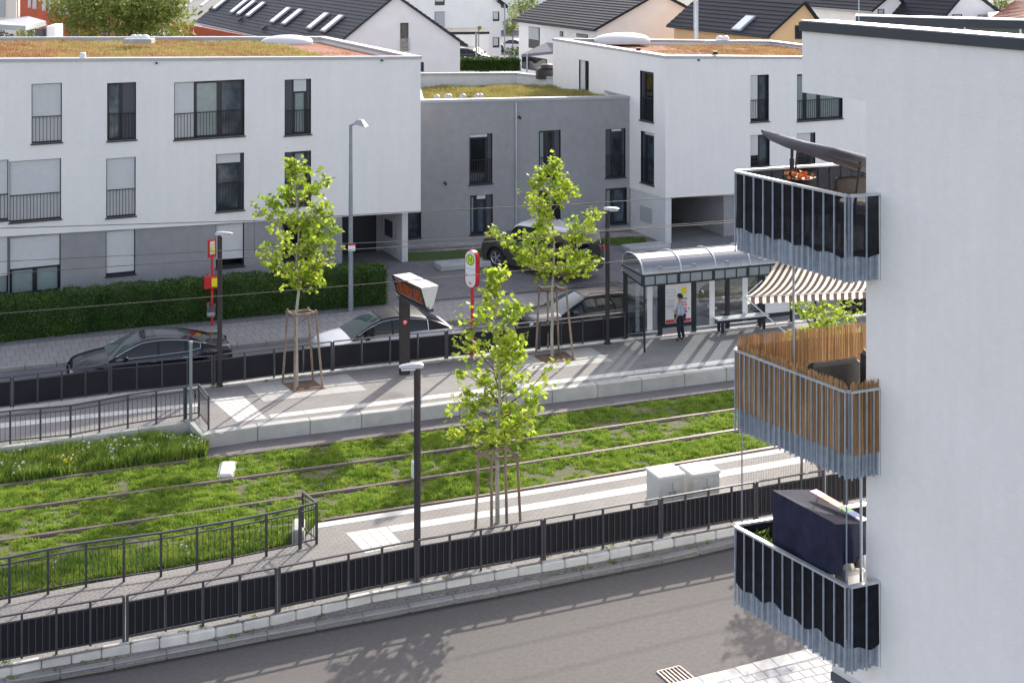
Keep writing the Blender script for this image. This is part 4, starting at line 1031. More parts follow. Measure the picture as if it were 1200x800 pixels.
# middle balcony: dark lounge furniture, pole and striped awning
z = bM[4]; c = V(5.2, 22.2, z); t = thing('lounge_sofa', 'black cushioned lounge seat inside the reed screened balcony', 'sofa', c)
rz = Matrix.Rotation(.35,3,'Z')
mb = MB(); mb.bbox(c+V(.0,-.1,.40), (.95,.7,.22), .05, rz); mb.build('seat', 'dark_plastic', t)
mb = MB(); mb.bbox(c+V(-.12,.28,.72), (.95,.16,.62), .05, rz); mb.build('backrest', 'dark_plastic', t)
mb = MB(); mb.bbox(c+V(.42,-.1,.82), (.16,.6,.86), .05, rz); mb.build('side_cushion', 'dark_plastic', t)
mb = MB(); mb.bbox(c+V(0,0,.14), (.8,.6,.28), .02, rz); mb.build('base', 'rattan', t)
root = thing('awning', 'brown and white striped awning hung under the topmost balcony', 'awning', (4.6,23.0,z))
E1, E2 = PD(876,347,23.25), PD(1016,341,23.95); T1, T2 = PD(913,306,22.55), PD(1030,316,23.3)
T1.z = 9.27; T2.z = 9.27; nu, nv = 60, 8; rows = []; uvs = []
vs = []; 
for j in range(nv+1):
    f = j/nv; r = []
    for i in range(nu+1):
        g = i/nu; p = T1.lerp(T2, g).lerp(E1.lerp(E2, g), f); p.z -= .16*math.sin(f*math.pi)*(.6+.4*g) ; r.append(p)
    rows.append(r)
last = rows[-1]; rows.append([p + V(0,0,-.055) + V(-.01,-.02,0) for p in last]); rows.append([p + V(0,0,-.125-.012*math.cos(i*math.pi/2.0)) + V(0,.01*math.sin(i*.7),0) for i, p in enumerate(last)])
mb = MB(); mb.grid(rows); o = mb.build('awning_cloth', 'striped_cloth', root); uv = o.data.uv_layers.new(name='UVMap')
for l in o.data.loops: uv.data[l.index].uv = ((l.vertex_index % (nu+1))/nu*2.35, 0)
mb = MB(); mb.tube([E1+V(-.06,-.02,0), E2], .014, 8); mb.build('front_bar', 'galvanised_light', root)
mb = MB(); pb = PD(921,390,22.9); mb.tube([E1+V(-.06,0,0), pb], .012, 8); mb.tube([PD(893,329,23.0), PD(868,351,23.25)], .010, 8); mb.build('folding_arm', 'galvanised_light', root)
mb = MB(); p = PD(930,390,22.75); mb.tube([V(p.x,p.y,z), V(p.x,p.y,9.28)], .018, 10); mb.build('clamp_pole', 'steel_pole', root)
# lowest balcony: covered drying stand, towel, clutter, cat net on poles
z = bL[4]
root = thing('covered_rack', 'large stand covered with a navy cloth on the lowest balcony', 'covered stand', (4.7,21.9,z))
q = [PD(905,574,22.6), PD(948,573,23.0), PD(1015,613,21.55), PD(980,614,21.15)]
for p in q: pass
bot = [PD(908,672,22.5), PD(950,650,23.0), PD(1018,640,21.6), PD(984,672,21.08)]
mb = MB(); ring = []; n = 40
def along(P_, f): f = (f % 1)*4; i = int(f); return P_[i].lerp(P_[(i+1)%4], f-i)
rows = []
for k in range(9):
    f = k/8; r = []
    for i in range(n):
        g = i/n; p = along(q, g).lerp(along(bot, g), f); cen = (q[0]+q[2])/2
        fold = (.055*math.sin(g*52 + 1.3*math.sin(g*9)) + .03*math.sin(g*21+f*2)) * f**.7; d = V(p.x-cen.x, p.y-cen.y, 0).normalized(); r.append(p + d*fold + V(0,0,.02*math.sin(g*30)*f))
    rows.append(r)
top = [[along(q, i/n)*(1-k/4) + ((q[0]+q[1]+q[2]+q[3])/4)*(k/4) - V(0,0,.05*math.sin(k/4*1.57)) for i in range(n)] for k in range(4,0,-1)]
mb.grid(top + rows, closed=True); mb.build('navy_cover', 'navy_cloth', root, smooth=55)
mb = MB()
cq = sum(q, V(0,0,0))/4
for p in q: p = p.lerp(cq, .22); mb.tube([p-V(0,0,.08), V(p.x,p.y,z)], .012, 6)
mb.build('frame', 'galvanised_light', root)
a, b = PD(953,576,22.6), PD(1013,611,21.6); d = (b-a); w = V(.02,.05,0); s = d.cross(V(0,0,1)).normalized()*.07
tw = thing('rainbow_towel', 'narrow multicoloured towel lying along the top of the navy covered stand', 'towel', a)
cols = [('stripe_pink','poster_pink'),('stripe_orange','flower_orange'),('stripe_cream','cream_cloth'),('stripe_green','sign_green'),('stripe_blue','poster_blue'),('stripe_white','white_plastic')]
cu = [0,.2,.38,.62,.74,.9,1]
for k, (nm, m_) in enumerate(cols):
    p0, p1 = a.lerp(b, cu[k])+V(0,0,.03), a.lerp(b, cu[k+1])+V(0,0,.03)
    mb = MB(); mb.prism([], 0, 0) if False else mb.add([p0-s, p0+s, p1+s, p1-s, p0-s-V(0,0,.02), p0+s-V(0,0,.02), p1+s-V(0,0,.02), p1-s-V(0,0,.02)], [(0,1,2,3),(7,6,5,4),(0,4,5,1),(2,6,7,3),(1,5,6,2),(0,3,7,4)]); mb.build(nm, m_, tw)
c = PD(1003,662,21.7)
t = thing('hanging_basket', 'small brown basket hanging at the wall corner of the lowest balcony', 'basket', PD(1005,655,21.5)); c = PD(1005,655,21.5)
mb = MB(); mb.lathe([(.001,-.12),(.05,-.11),(.075,.02),(.07,.05),(.06,.02)], c, 14); mb.build('basket', 'rattan', t, smooth=True)
mb = MB(); mb.tube([c+V(0,0,.04), c+V(0,0,.2)], .006, 6); mb.build('hook', 'dark_plastic', t)
t = thing('white_crate', 'tall white plastic crate standing on the lowest balcony behind the navy cover', 'crate', (5.12,21.55,z))
mb = MB(); mb.bbox((5.12,21.62,z+.48), (.32,.34,.96), .03, Matrix.Rotation(.35,3,'Z'), taper) if False else mb.bbox((5.12,21.62,z+.48), (.32,.34,.96), .03, Matrix.Rotation(.35,3,'Z')); mb.build('crate_body', 'white_plastic', t)
mb = MB(); mb.bbox((5.12,21.62,z+.985), (.36,.38,.05), .02, Matrix.Rotation(.35,3,'Z')); mb.build('crate_lid', 'concrete_light', t)
rnd = random.Random(8)
def leafclump(c, r, n, size): 
    P = []
    for k in range(n):
        q = c + V(rnd.gauss(0,r),rnd.gauss(0,r),abs(rnd.gauss(0,r*1.6))); nn = V(rnd.gauss(0,1),rnd.gauss(0,1),rnd.gauss(0,1)).normalized(); x = nn.orthogonal().normalized(); y = nn.cross(x)
        for j, (l, w2) in enumerate(((-1,0),(0,.35),(1.1,0),(0,-.35))): P.append(q + x*l*size + y*w2*size)
    return np.array(P)
c = PD(891,621,22.9); t = thing('potted_plant', 'small green plant at the far corner of the lowest balcony', 'plant', V(c.x,c.y,z))
mb = MB(); mb.lathe([(.001,0),(.12,0),(.16,.24),(.14,.24),(.13,.2),(.001,.2)], (c.x,c.y,z+.45), 14); mb.build('pot', 'rattan', t, smooth=True)
mb = MB(); mb.box((c.x,c.y,z+.22), (.3,.3,.44)); mb.build('stand', 'stake_wood', t)
np_mesh('leaves', leafclump(V(c.x,c.y,z+.72), .08, 140, .06), 4, ['grass_tall'], t)
# net: poles and thin meshes between lowest and middle balcony
t = thing('balcony_net', 'fine cat net on thin poles between the lowest and the middle balcony', 'net', (C0.x,C0.y,4.86), 0)
pol = [(C0.x+.05,C0.y-.02), (C1.x-.02,C1.y+.06), (C3.x*.62+C0.x*.38, C3.y*.62+C0.y*.38)]
for i, (x, y) in enumerate(pol): mb = MB(); mb.tube([(x,y,4.3),(x,y,6.43)], .011, 8); mb.build('net_pole', 'steel_pole', t)
mb = MB(); r = .0013
for (a, b) in (((C0.x,C0.y),(C3.x,C3.y)),):
    L = math.hypot(b[0]-a[0], b[1]-a[1]); n = int(L/.045)
    for i in range(n+1): k = i/n; x, y = a[0]+(b[0]-a[0])*k, a[1]+(b[1]-a[1])*k; mb.tube([(x,y,4.86),(x,y,6.41)], r, 3, cap=False)
    for i in range(34): zz = 4.86+i*.045; mb.tube([(a[0],a[1],zz),(b[0],b[1],zz)], r, 3, cap=False)
o = mb.build('net', 'wire', t)

# ================================================================ fences and railings
def fence(name, label, P, t0, t1, side, hh=.95, sec=3.08, group=None, solid=True, phase=0.0):
    root = thing(name, label, 'fence', P.at((t0+t1)/2), group=group)
    n = max(1, round((t1-t0)/sec)); L = (t1-t0)/n; sp = 4; up = V(0,0,1)
    for i in range(n):
        a0, b0 = t0+L*i+.035, t0+L*(i+1)-.035
        A, B = P.at(a0), P.at(b0); d = (B-A); d2 = V(d.x,d.y,0).normalized(); nr = V(d2.y,-d2.x,0)*side
        mb = MB(); mb.bar(A+up*(hh-.02), B+up*(hh-.02), .05, .03); mb.build('handrail', 'anthracite_bar', root)
        mb = MB(); mb.bar(A+up*(.10), B+up*(.10), .03, .035); mb.build('cross_rail', 'anthracite_bar', root)
        mb = MB(); mb.bar(A+up*(hh-.16), B+up*(hh-.16), .02, .03); mb.build('cross_rail', 'anthracite_bar', root)
        for k in range(sp+1):
            p = P.at(a0+(b0-a0)*k/sp); mb = MB(); w = .05 if k in (0,sp) else .04
            zb = -.22 if k in (0,2,sp) else .06
            rot = Matrix((d2, V(-d2.y,d2.x,0), up)).transposed(); mb.box(p+up*((hh-.03+zb)/2), (w if k in (0,sp) else .045, .06 if k in (0,sp) else .045, hh-.03-zb), rot); mb.build('post', 'anthracite_bar', root)
        bars = MB()
        for k in range(sp):
            p, q = P.at(a0+(b0-a0)*k/sp), P.at(a0+(b0-a0)*(k+1)/sp)
            if solid:
                mb = MB(); pp, qq = p.lerp(q,.035) - nr*.012, q.lerp(p,.035) - nr*.012
                mb.add([pp+up*.12, qq+up*.12, qq+up*(hh-.17), pp+up*(hh-.17), pp+up*.12-nr*.01, qq+up*.12-nr*.01, qq+up*(hh-.17)-nr*.01, pp+up*(hh-.17)-nr*.01], [(0,1,2,3),(7,6,5,4),(3,2,6,7),(0,4,5,1)]); mb.build('panel', 'anthracite_panel', root)
            for j in range(1,5):
                w = p.lerp(q, j/5) + nr*.006; bars.box(w+up*((hh-.17+.1)/2), (.019,.014,hh-.27), rot)
        if bars.v: bars.build('balusters', 'anthracite_bar', root)
    return root
NFl = [(-160,807),(-60,789.5),(50,770),(147,752),(237,734),(325,717),(408,699.5),(488,683),(564,669),(637,656),(706,643),(775,630),(840,618),(1000,589),(1200,552)]
NF = Poly(line(NFl, .28))
cuts = [-195, 147, 488, 774, 1090]
labs = ['dark slatted fence along the near road, its leftmost section at the frame edge', 'dark slatted fence along the near road, section just left of the near lamp post',
        'dark slatted fence along the near road, section in front of the nearest staked tree', 'dark slatted fence along the near road, section in front of the grey cabinets']
for i in range(4): fence('slat_fence', labs[i], NF, NF.t(cuts[i]), NF.t(cuts[i+1]), 1, group='fence sections along the near road')
FFw = Poly([G(x, y, pz(x)+.02) for x, y in FF])
cutf = [-230, 129, 250, 523, 733]
labf = ['dark panelled fence behind the ramp, leftmost stretch beside the empty road', 'dark panelled fence in front of the parked navy saloon', 'dark panelled fence in front of the silver crossover car, behind the staked tree', 'dark panelled fence between the red stop sign post and the shelter']
for i in range(4): fence('panel_fence', labf[i], FFw, FFw.t(cutf[i]), FFw.t(cutf[i+1]), -1, group='fence sections along the far platform')
fence('panel_fence', 'dark panelled fence right of the shelter, seen behind the striped awning', FFw, FFw.t(985), FFw.t(1180), -1, group='fence sections along the far platform')
def railing(name, label, P, ts, hh=.93, group=None, tail=None):
    root = thing(name, label, 'railing', P.at(ts[len(ts)//2]), group=group); up = V(0,0,1)
    for i, (a, b, post2) in enumerate(ts_pairs(ts)):
        A, B = P.at(a), P.at(b); d = V(B.x-A.x,B.y-A.y,0).normalized(); rot = Matrix((d, V(-d.y,d.x,0), up)).transposed()
        mb = MB(); mb.bar(A+up*hh, B+up*hh, .05, .04); mb.build('handrail', 'anthracite_bar', root)
        mb = MB(); mb.bar(A+up*(hh-.13), B+up*(hh-.13), .03, .03); mb.build('cross_rail', 'anthracite_bar', root)
        mb = MB(); mb.bar(A+up*.12, B+up*.12, .03, .03); mb.build('cross_rail', 'anthracite_bar', root)
        mb = MB(); mb.box(A+up*((hh-.02-.12)/2), (.05,.05,hh+.1), rot); mb.build('post', 'anthracite_bar', root)
        mb = MB(); n = max(2, round((B-A).length/.135))
        for k in range(1, n): mb.box(A.lerp(B,k/n)+up*((hh-.13+.12)/2), (.012,.012,hh-.25), rot)
        mb.build('balusters', 'anthracite_bar', root)
    A = P.at(ts[-1]); mb = MB(); mb.box(A+up*((hh-.02-.12)/2), (.05,.05,hh+.1)); mb.build('post', 'anthracite_bar', root)
    return root
def ts_pairs(ts): return [(a, b, False) for a, b in zip(ts, ts[1:])]
# left ramp railing
P1 = Poly([G(x, y, pz(x)) for x, y in ((-160,546),(12,521),(84,514),(151,501),(216,491))]); 
t_ = P1.t(12); stp = (P1.t(216)-t_)/6
ts = [P1.t(216) - stp*k for k in range(14, -1, -1)]
railing('ramp_railing', 'dark baluster railing along the far platform ramp, above the tall weeds', P1, ts)
P2 = Poly([G(218,490.5,.4), G(233,488,.4), G(244.5,503.5,.4)])
railing('ramp_railing', 'short dark railing bent round the corner at the top of the far ramp', P2, [0, P2.c[1], P2.L])
# near ramp railing
P3 = Poly([G(x, y, .30) for x, y in ((-160,734),(11,705.5),(59,695),(102,687),(188,675),(271,660),(351,643))])
a, b = P3.t(11), P3.t(351); stp = (b-a)/8
ts = [b - stp*k for k in range(12, -1, -1)]
railing('ramp_railing', 'long dark baluster railing of the near ramp, in front of the tram tracks', P3, ts, hh=.95)
P4 = Poly([G(352,642,.30), G(371,637,.30), G(355,624,.30)])
railing('ramp_railing', 'short dark railing closing the upper end of the near ramp', P4, [0, P4.c[1], P4.L], hh=.95)
mb = MB(); c = G(350,636,.0); mb.bbox(c+V(0,0,.2), (.28,.7,.5), .03, Matrix.Rotation(.1,3,'Z')); tag(mb.build('concrete_block', 'concrete_light'), 'pale concrete block at the end of the near ramp, behind its railing', 'block')

# ================================================================ lamps, poles, signs
def lamp(label, foot, top_py, zbase, head):
    f = G(*foot, zbase); ht = zpx(top_py, f.y) - zbase
    root = thing('street_lamp', label, 'street lamp', f, group='dark platform lamps'); L_ = MB()
    L_.tube([f, f+V(0,0,ht)], .075, 14); L_.build('pole', 'pillar_brown', root, smooth=True)
    mb = MB(); mb.lathe([(.13,0),(.13,.03),(.09,.05),(.08,.35)], tuple(f), 14); mb.build('collar', 'pillar_brown', root, smooth=True)
    d = Vector(head).normalized(); c = f + V(0,0,ht+.02)
    rows = []
    for s, w, h in ((-.14,.06,.03),(-.08,.10,.08),(.10,.10,.08),(.32,.09,.05),(.40,.06,.02)):
        p = c + d*s; x = d.cross(V(0,0,1)).normalized(); rows.append([p+x*w*a+V(0,0,h*b) for a, b in ((-1,-.3),(-.8,.8),(0,1.1),(.8,.8),(1,-.3),(0,-.5))])
    mb = MB(); mb.grid(rows, closed=True); mb.face(rows[0]); mb.face(rows[-1]); mb.build('lamp_head', 'lamp_head', root, smooth=True)
    mb = MB(); mb.box(c+d*.2-V(0,0,.045), (.2,.3,.02), rotm(d)); mb.build('lens', 'white_plastic', root)
    return root
lamp('dark lamp post behind the far fence beside the navy saloon', (257.5,452), 275, .40, (.95,.1,0))
lamp('dark lamp post between the staked tree and the shelter on the far platform', (712,402.5), 246, .40, (.95,.2,0))
lamp('tall dark lamp post on the near platform, nearest to the camera', (489,678), 430, .30, (-.95,-.15,0))
f = Gz(411,364); ht = zpx(146, f.y) - f.z
root = thing('street_lamp', 'tall galvanised street lamp with a small red notice at the hedge end', 'street lamp', f)
mb = MB(); mb.tube([f, f+V(0,0,.9), f+V(0,0,ht)], [.10,.095,.06], 16); mb.build('pole', 'steel_pole', root, smooth=True)
mb = MB(); mb.tube([f+V(0,0,ht-.03), f+V(.2,-.05,ht+.04)], .035, 8); mb.build('bracket', 'steel_pole', root)
c = f+V(.33,-.1,ht+.05); mb = MB(); x, y = V(.95,-.2,0), V(.2,.95,0)
mb.add([c-x*.22-y*.2, c+x*.30-y*.22-V(0,0,.10), c+x*.30+y*.22-V(0,0,.10), c-x*.22+y*.2, c-x*.05-y*.1+V(0,0,.15), c+x*.12-y*.1+V(0,0,.14), c+x*.12+y*.1+V(0,0,.14), c-x*.05+y*.1+V(0,0,.15)], [(3,2,1,0),(4,5,6,7),(0,1,5,4),(1,2,6,5),(2,3,7,6),(3,0,4,7)]); mb.build('lamp_head', 'lamp_head', root)
zn = zpx(289, f.y); mb = MB(); mb.box((f.x+.05,f.y-.10,zn), (.26,.02,.26)); nt = mb.build('notice', 'sign_white', root); mb = MB(); mb.box((f.x+.05,f.y-.113,zn+.10), (.26,.006,.07)); mb.build('red_band', 'red_paint', nt)
# thin grey pole by the ramp corner
f = G(223.5,507,.0); ht = zpx(402, f.y); mb = MB(); mb.tube([f, V(f.x,f.y,ht)], .045, 12); mb.lathe([(.06,ht),(.055,ht+.05),(.001,ht+.07)], (f.x,f.y,0), 12)
tag(mb.build('sign_pole', 'steel_pole', smooth=True), 'plain thin grey metal pole standing at the weeds by the far ramp corner', 'pole')
# red timetable post by the hedge
f = Gz(248.5,381.5); root = thing('stop_post', 'red post with a timetable box and clear bin in front of the hedge', 'bus stop post', f)
zz = lambda py: zpx(py, f.y)
mb = MB(); mb.tube([f, V(f.x,f.y,zz(283))], .045, 10); mb.build('post', 'red_paint', root)
rt = Matrix.Rotation(-.75,3,'Z')
mb = MB(); mb.bbox((f.x,f.y-.05,(zz(280)+zz(301))/2), (.34,.09,zz(280)-zz(301)), .02, Matrix.Rotation(.9,3,'Z')); sg = mb.build('sign_plate', 'red_paint', root)
mb = MB(); mb.bbox((f.x+.035,f.y-.10,(zz(282)+zz(297))/2), (.22,.03,zz(282)-zz(297)), .008, Matrix.Rotation(.9,3,'Z')); mb.build('sign_face', 'cream_cloth', sg)
mb = MB(); mb.bbox((f.x+.06,f.y-.125,(zz(287)+zz(296))/2), (.14,.01,.22), .004, Matrix.Rotation(.9,3,'Z')); mb.build('sign_symbol', 'sign_yellow', sg)
mb = MB(); mb.bbox((f.x-.02,f.y-.03,(zz(323)+zz(337))/2), (.50,.22,zz(323)-zz(337)), .02, Matrix.Rotation(.2,3,'Z')); bx = mb.build('timetable_box', 'red_paint', root)
mb = MB(); mb.box((f.x+.12,f.y-.125,(zz(325)+zz(334.5))/2), (.21,.02,.31), Matrix.Rotation(.2,3,'Z')); mb.build('timetable', 'poster_yellow', bx)
mb = MB(); mb.lathe([(.17,0),(.21,.47),(.2,.47),(.16,.02),(.001,.02)], (f.x,f.y-.18,zz(369)), 18); mb.build('bin', 'clear_glass', root, smooth=True)
mb = MB(); mb.lathe([(.001,.03),(.15,.03),(.16,.10),(.001,.14)], (f.x,f.y-.18,zz(369)), 12); mb.build('bin_contents', 'white_plastic', root)
# big stop sign with green H
f = G(553.5,418,.40); f = V(f.x, f.y, .4); Yf = f.y; z1, z0_ = zpx(293,Yf), zpx(337,Yf)
root = thing('stop_sign', 'red post with a rounded white stop sign bearing a green H', 'tram stop sign', f)
mb = MB(); mb.tube([f, V(f.x,f.y,z1-.1)], .055, 12); mb.build('post', 'red_paint', root, smooth=True)
yaw = Matrix.Rotation(-.72,3,'Z')        # sign faces down the platform to the left
def stadium(w, h, n=10):
    pts = []; r = w/2
    for k in range(n+1): q = math.pi*k/n; pts.append((r*math.cos(q), h/2-r+r*math.sin(q)))
    for k in range(n+1): q = math.pi+math.pi*k/n; pts.append((r*math.cos(q), -h/2+r+r*math.sin(q)))
    return pts
def plate(root, name, pts, c, rot, th, front, m):
    c = Vector(c); mb = MB(); n = len(pts)
    a = [c + rot @ Vector((x, -front-th, y)) for x, y in pts]; b = [c + rot @ Vector((x, -front, y)) for x, y in pts]
    mb.add(a+b, [tuple(range(n)), tuple(range(2*n-1, n-1, -1))] + [(i, n+i, n+(i+1)%n, (i+1)%n) for i in range(n)]); return mb.build(name, m, root)
sc = V(f.x, f.y, (z1+z0_)/2); hS = z1-z0_; wS = .50
body = plate(root, 'sign_case', stadium(wS, hS), sc, yaw, .18, -.09, 'red_paint')
plate(body, 'sign_face', stadium(wS-.06, hS-.05), sc, yaw, .006, .0905, 'sign_white')
ring = lambda r, cz, n=24: [(r*math.cos(2*math.pi*k/n), cz + r*math.sin(2*math.pi*k/n)) for k in range(n)]
cz = hS/2 - .30
plate(body, 'symbol_disc', ring(.185, cz), sc, yaw, .004, .0975, 'sign_green'); plate(body, 'symbol_field', ring(.145, cz), sc, yaw, .004, .102, 'sign_yellow')
for nm, r_ in (('letter_h',[(-.075,-.10,-.04,.10),(.04,-.10,.075,.10),(-.04,-.018,.04,.018)]),):
    for (xa,ya,xb,yb) in r_: plate(body, nm, [(xa,cz+ya),(xb,cz+ya),(xb,cz+yb),(xa,cz+yb)], sc, yaw, .004, .1065, 'sign_green')
plate(body, 'name_line', [(-.20,cz-.31),(.18,cz-.31),(.18,cz-.295),(-.20,cz-.295)], sc, yaw, .003, .0975, 'poster_grey')
plate(body, 'blue_mark', ring(.03, cz-.50, 10), sc, yaw, .003, .0975, 'poster_blue'); 
for bx_ in bpy.data.objects['blue_mark'].data.vertices: bx_.co += (yaw @ Vector((-.17,0,0)))
plate(body, 'operator_mark', [(-.07,-hS/2+.14),(.07,-hS/2+.12),(.02,-hS/2+.20),(-.05,-hS/2+.22)], sc, yaw, .003, .0975, 'poster_pink')
# passenger information display on a brown pillar
f = G(474,438,.40); root = thing('information_display', 'brown pillar carrying a white topped passenger information display with orange text', 'information display', f)
Yf = f.y; zt_ = zpx(348, Yf)
yw = math.atan2(-.55, 1)
dr = V(.52, -.854, 0).normalized(); nn = V(-.854,-.52,0).normalized()   # display runs to the right and towards us; its face looks left
mb = MB(); rt = Matrix((V(.97,.25,0), V(-.25,.97,0), V(0,0,1))).transposed(); mb.bbox((f.x,f.y,(.4+zt_)/2), (.33,.20,zt_-.4), .02, rt); pl_ = mb.build('pillar', 'pillar_brown', root)
zs = zpx(376.5, Yf); s_ = [(-.075,.07),(-.075,-.02),(-.04,-.075),(0,-.10),(.04,-.075),(.075,-.02),(.075,.07)]
bd = plate(pl_, 'badge', s_, V(f.x,f.y,zs), rt, .01, .101, 'red_paint'); 
for qd in ([(-.045,.05),(.045,.05),(.045,.035),(-.045,.035)], [(-.04,.02),(-.005,.02),(-.015,-.05),(-.04,-.01)], [(.01,.02),(.045,.02),(.03,-.03),(.012,-.02)]): plate(bd, 'badge_mark', qd, V(f.x,f.y,zs), rt, .003, .112, 'sign_white')
A_ = V(f.x-.1, f.y+.08, zt_); Lb = 1.95
mb = MB(); mb.bar(A_+V(0,0,-.0)-dr*.06, A_+dr*Lb+V(0,0,-.0), .22, .10); mb.build('carrier_beam', 'coping_dark', root)
mb = MB(); mb.bar(A_-dr*.12+V(0,0,.06), A_+dr*.10+V(0,0,.06), .24, .03); mb.build('beam_cap', 'cabinet_top', root)
# trapezoid housing: narrow at the bottom
bw, tw, hD = .12, .31, .62; z0d = .09
def sec(s): 
    o = A_+dr*s; return [o+nn*bw+V(0,0,z0d), o+nn*tw+V(0,0,z0d+hD), o-nn*tw+V(0,0,z0d+hD), o-nn*bw+V(0,0,z0d)]
S0, S1 = sec(-.02), sec(Lb-.06)
mb = MB(); mb.add(S0+S1, [(0,1,2,3),(7,6,5,4),(1,5,6,2),(0,3,7,4)]); mb.build('housing', 'cabinet_top', root)
mb = MB(); mb.add(S0+S1, [(0,4,5,1)]); mb.add(S0+S1, [(3,2,6,7)])
fc = mb.build('display_face', 'display_dark', root)
def on_face(u, v, o=.006):                # u along, v up the sloping face
    p = S0[0].lerp(S0[1], v).lerp(S1[0].lerp(S1[1], v), u); nrm = nn; return p + nrm*o
mb = MB()
for a, b in (((0,0),(1,0)),((0,1),(1,1)),((0,0),(0,1)),((1,0),(1,1))): mb.bar(on_face(*a), on_face(*b), .03, .03)
mb.build('face_frame', 'anthracite', fc)
rnd = random.Random(12); mb = MB()
for row, (v, n0) in enumerate(((.70,1),(.56,1),(.42,1),(.28,1),(.15,1))):
    u = .06
    while u < .93:
        w = rnd.uniform(.014,.028)
        if rnd.random() < .84 and not (.62 < u < .68):
            k = rnd.random(); hh = .085
            strokes = [((u,v),(u,v+hh)), ((u,v+hh*.5),(u+w,v+hh*.5))] + ([((u+w,v),(u+w,v+hh))] if k > .4 else [((u,v+hh),(u+w,v+hh))]) + ([((u,v),(u+w,v))] if k < .6 else [])
            for p, q in strokes: mb.bar(on_face(*p,.012), on_face(*q,.012), .008, .012)
        u += w + .012
mb.build('led_text', 'led_orange', fc)
mb = MB(); mb.bar(on_face(.05,.90,.012), on_face(.30,.90,.012), .006, .02); mb.build('heading', 'poster_grey', fc)
mb = MB(); mb.tube([A_+dr*(Lb-.03)+V(0,0,.05), A_+dr*(Lb-.03)+V(0,0,.14)], .05, 10); mb.build('end_bolt', 'cabinet_top', root)

# ================================================================ utility cabinets
def cabinet(label, x0, x1, ybase, ytop, depth):
    a, b = G(x0, ybase, .3), G(x1, ybase - (x1-x0)*.17, .3); d = (b-a).normalized(); n = V(-d.y, d.x, 0); w = (b-a).length
    h = zpx(ytop, a.y) - .3; c = (a+b)/2 + n*depth/2; rot = Matrix((d, n, V(0,0,1))).transposed()
    root = thing('utility_cabinet', label, 'utility cabinet', c, group='grey cabinets behind the near fence')
    mb = MB(); mb.bbox(c+V(0,0,h/2), (w-.04,depth-.04,h-.06), .012, rot); mb.build('cabinet_body', 'cabinet', root)
    mb = MB(); mb.bbox(c+V(0,0,h-.03+.03), (w+.02,depth+.02,.07), .02, rot); mb.build('cabinet_lid', 'cabinet_top', root)
    for s in (-1,1):
        mb = MB(); mb.bbox(c - n*(depth/2-.012) + d*s*(w/4-.005) + V(0,0,h/2-.01), (w/2-.05,.03,h-.20), .008, rot); dr_ = mb.build('door', 'cabinet', root)
        mb = MB(); mb.box(c - n*(depth/2+.012) + d*s*.07 + V(0,0,h/2), (.025,.03,.12), rot); mb.build('handle', 'steel_pole', dr_)
    mb = MB(); mb.bbox(c+V(0,0,.03), (w-.0,depth,.14), .01, rot); mb.build('plinth', 'concrete', root)
cabinet('grey utility cabinet behind the near fence, the left and nearer of the two', 772, 803.5, 600, 561, .72)
cabinet('grey utility cabinet behind the near fence, the right of the two, beside the balcony', 811.5, 844.5, 594, 557.5, .70)
# white marker post and white rail box in the grass
f = G(485,561,0); mb = MB(); mb.bbox(f+V(0,0,.23), (.10,.28,.50), .03, Matrix.Rotation(.3,3,'Z')); tag(mb.build('marker_post', 'sign_white'), 'short white marker post in the track grass left of the near lamp post', 'marker post')
t = thing('track_box', 'small white metal box cover lying in the grass between the two farthest rails', 'box cover', G(266,549,0)); c = G(266,549.5,.05)
mb = MB(); mb.bbox(c, (.36,.95,.10), .03, Matrix.Rotation(.12,3,'Z')); mb.build('lid', 'cabinet_top', t)
mb = MB(); mb.box(c-V(0,0,.03), (.44,1.05,.06), Matrix.Rotation(.12,3,'Z')); mb.build('rim', 'concrete_light', t)

# ================================================================ tram shelter
S0_, S1_ = G(733,398,.4), G(857,385,.4); sd = (S1_-S0_); sd.z = 0; sd.normalize(); sn = V(sd.y,-sd.x,0); bay = 1.30
O = G(733,397.5,.4)
ROOT = thing('tram_shelter', 'glazed tram stop shelter with a barrel vaulted glass roof on dark posts', 'tram shelter', O+sd*3)
rS = Matrix((sd, -sn, V(0,0,1))).transposed(); up = V(0,0,1); nb = 5; dp = 1.55; hb, hf = 2.42, 2.28
def sp_(a, b, z): return O + sd*a + sn*b + up*z
for i in range(nb+1):
    if True:
        mb = MB(); mb.box(sp_(i*bay,0,hb/2-.03), (.13 if i else .12,.13,hb), rS); mb.build('post', 'frame', ROOT)
        mb = MB(); mb.box(sp_(i*bay,.0,.02), (.2,.22,.04), rS); mb.build('base_plate', 'frame', ROOT)
mb = MB(); mb.tube([sp_(.0,dp,0), sp_(.0,dp,hf)], .035, 8); mb.build('front_post', 'frame', ROOT)
mb = MB(); mb.tube([sp_(nb*bay,dp,0), sp_(nb*bay,dp,hf)], .035, 8); mb.build('front_post', 'frame', ROOT)
La, Lb_ = -.1, nb*bay+.25
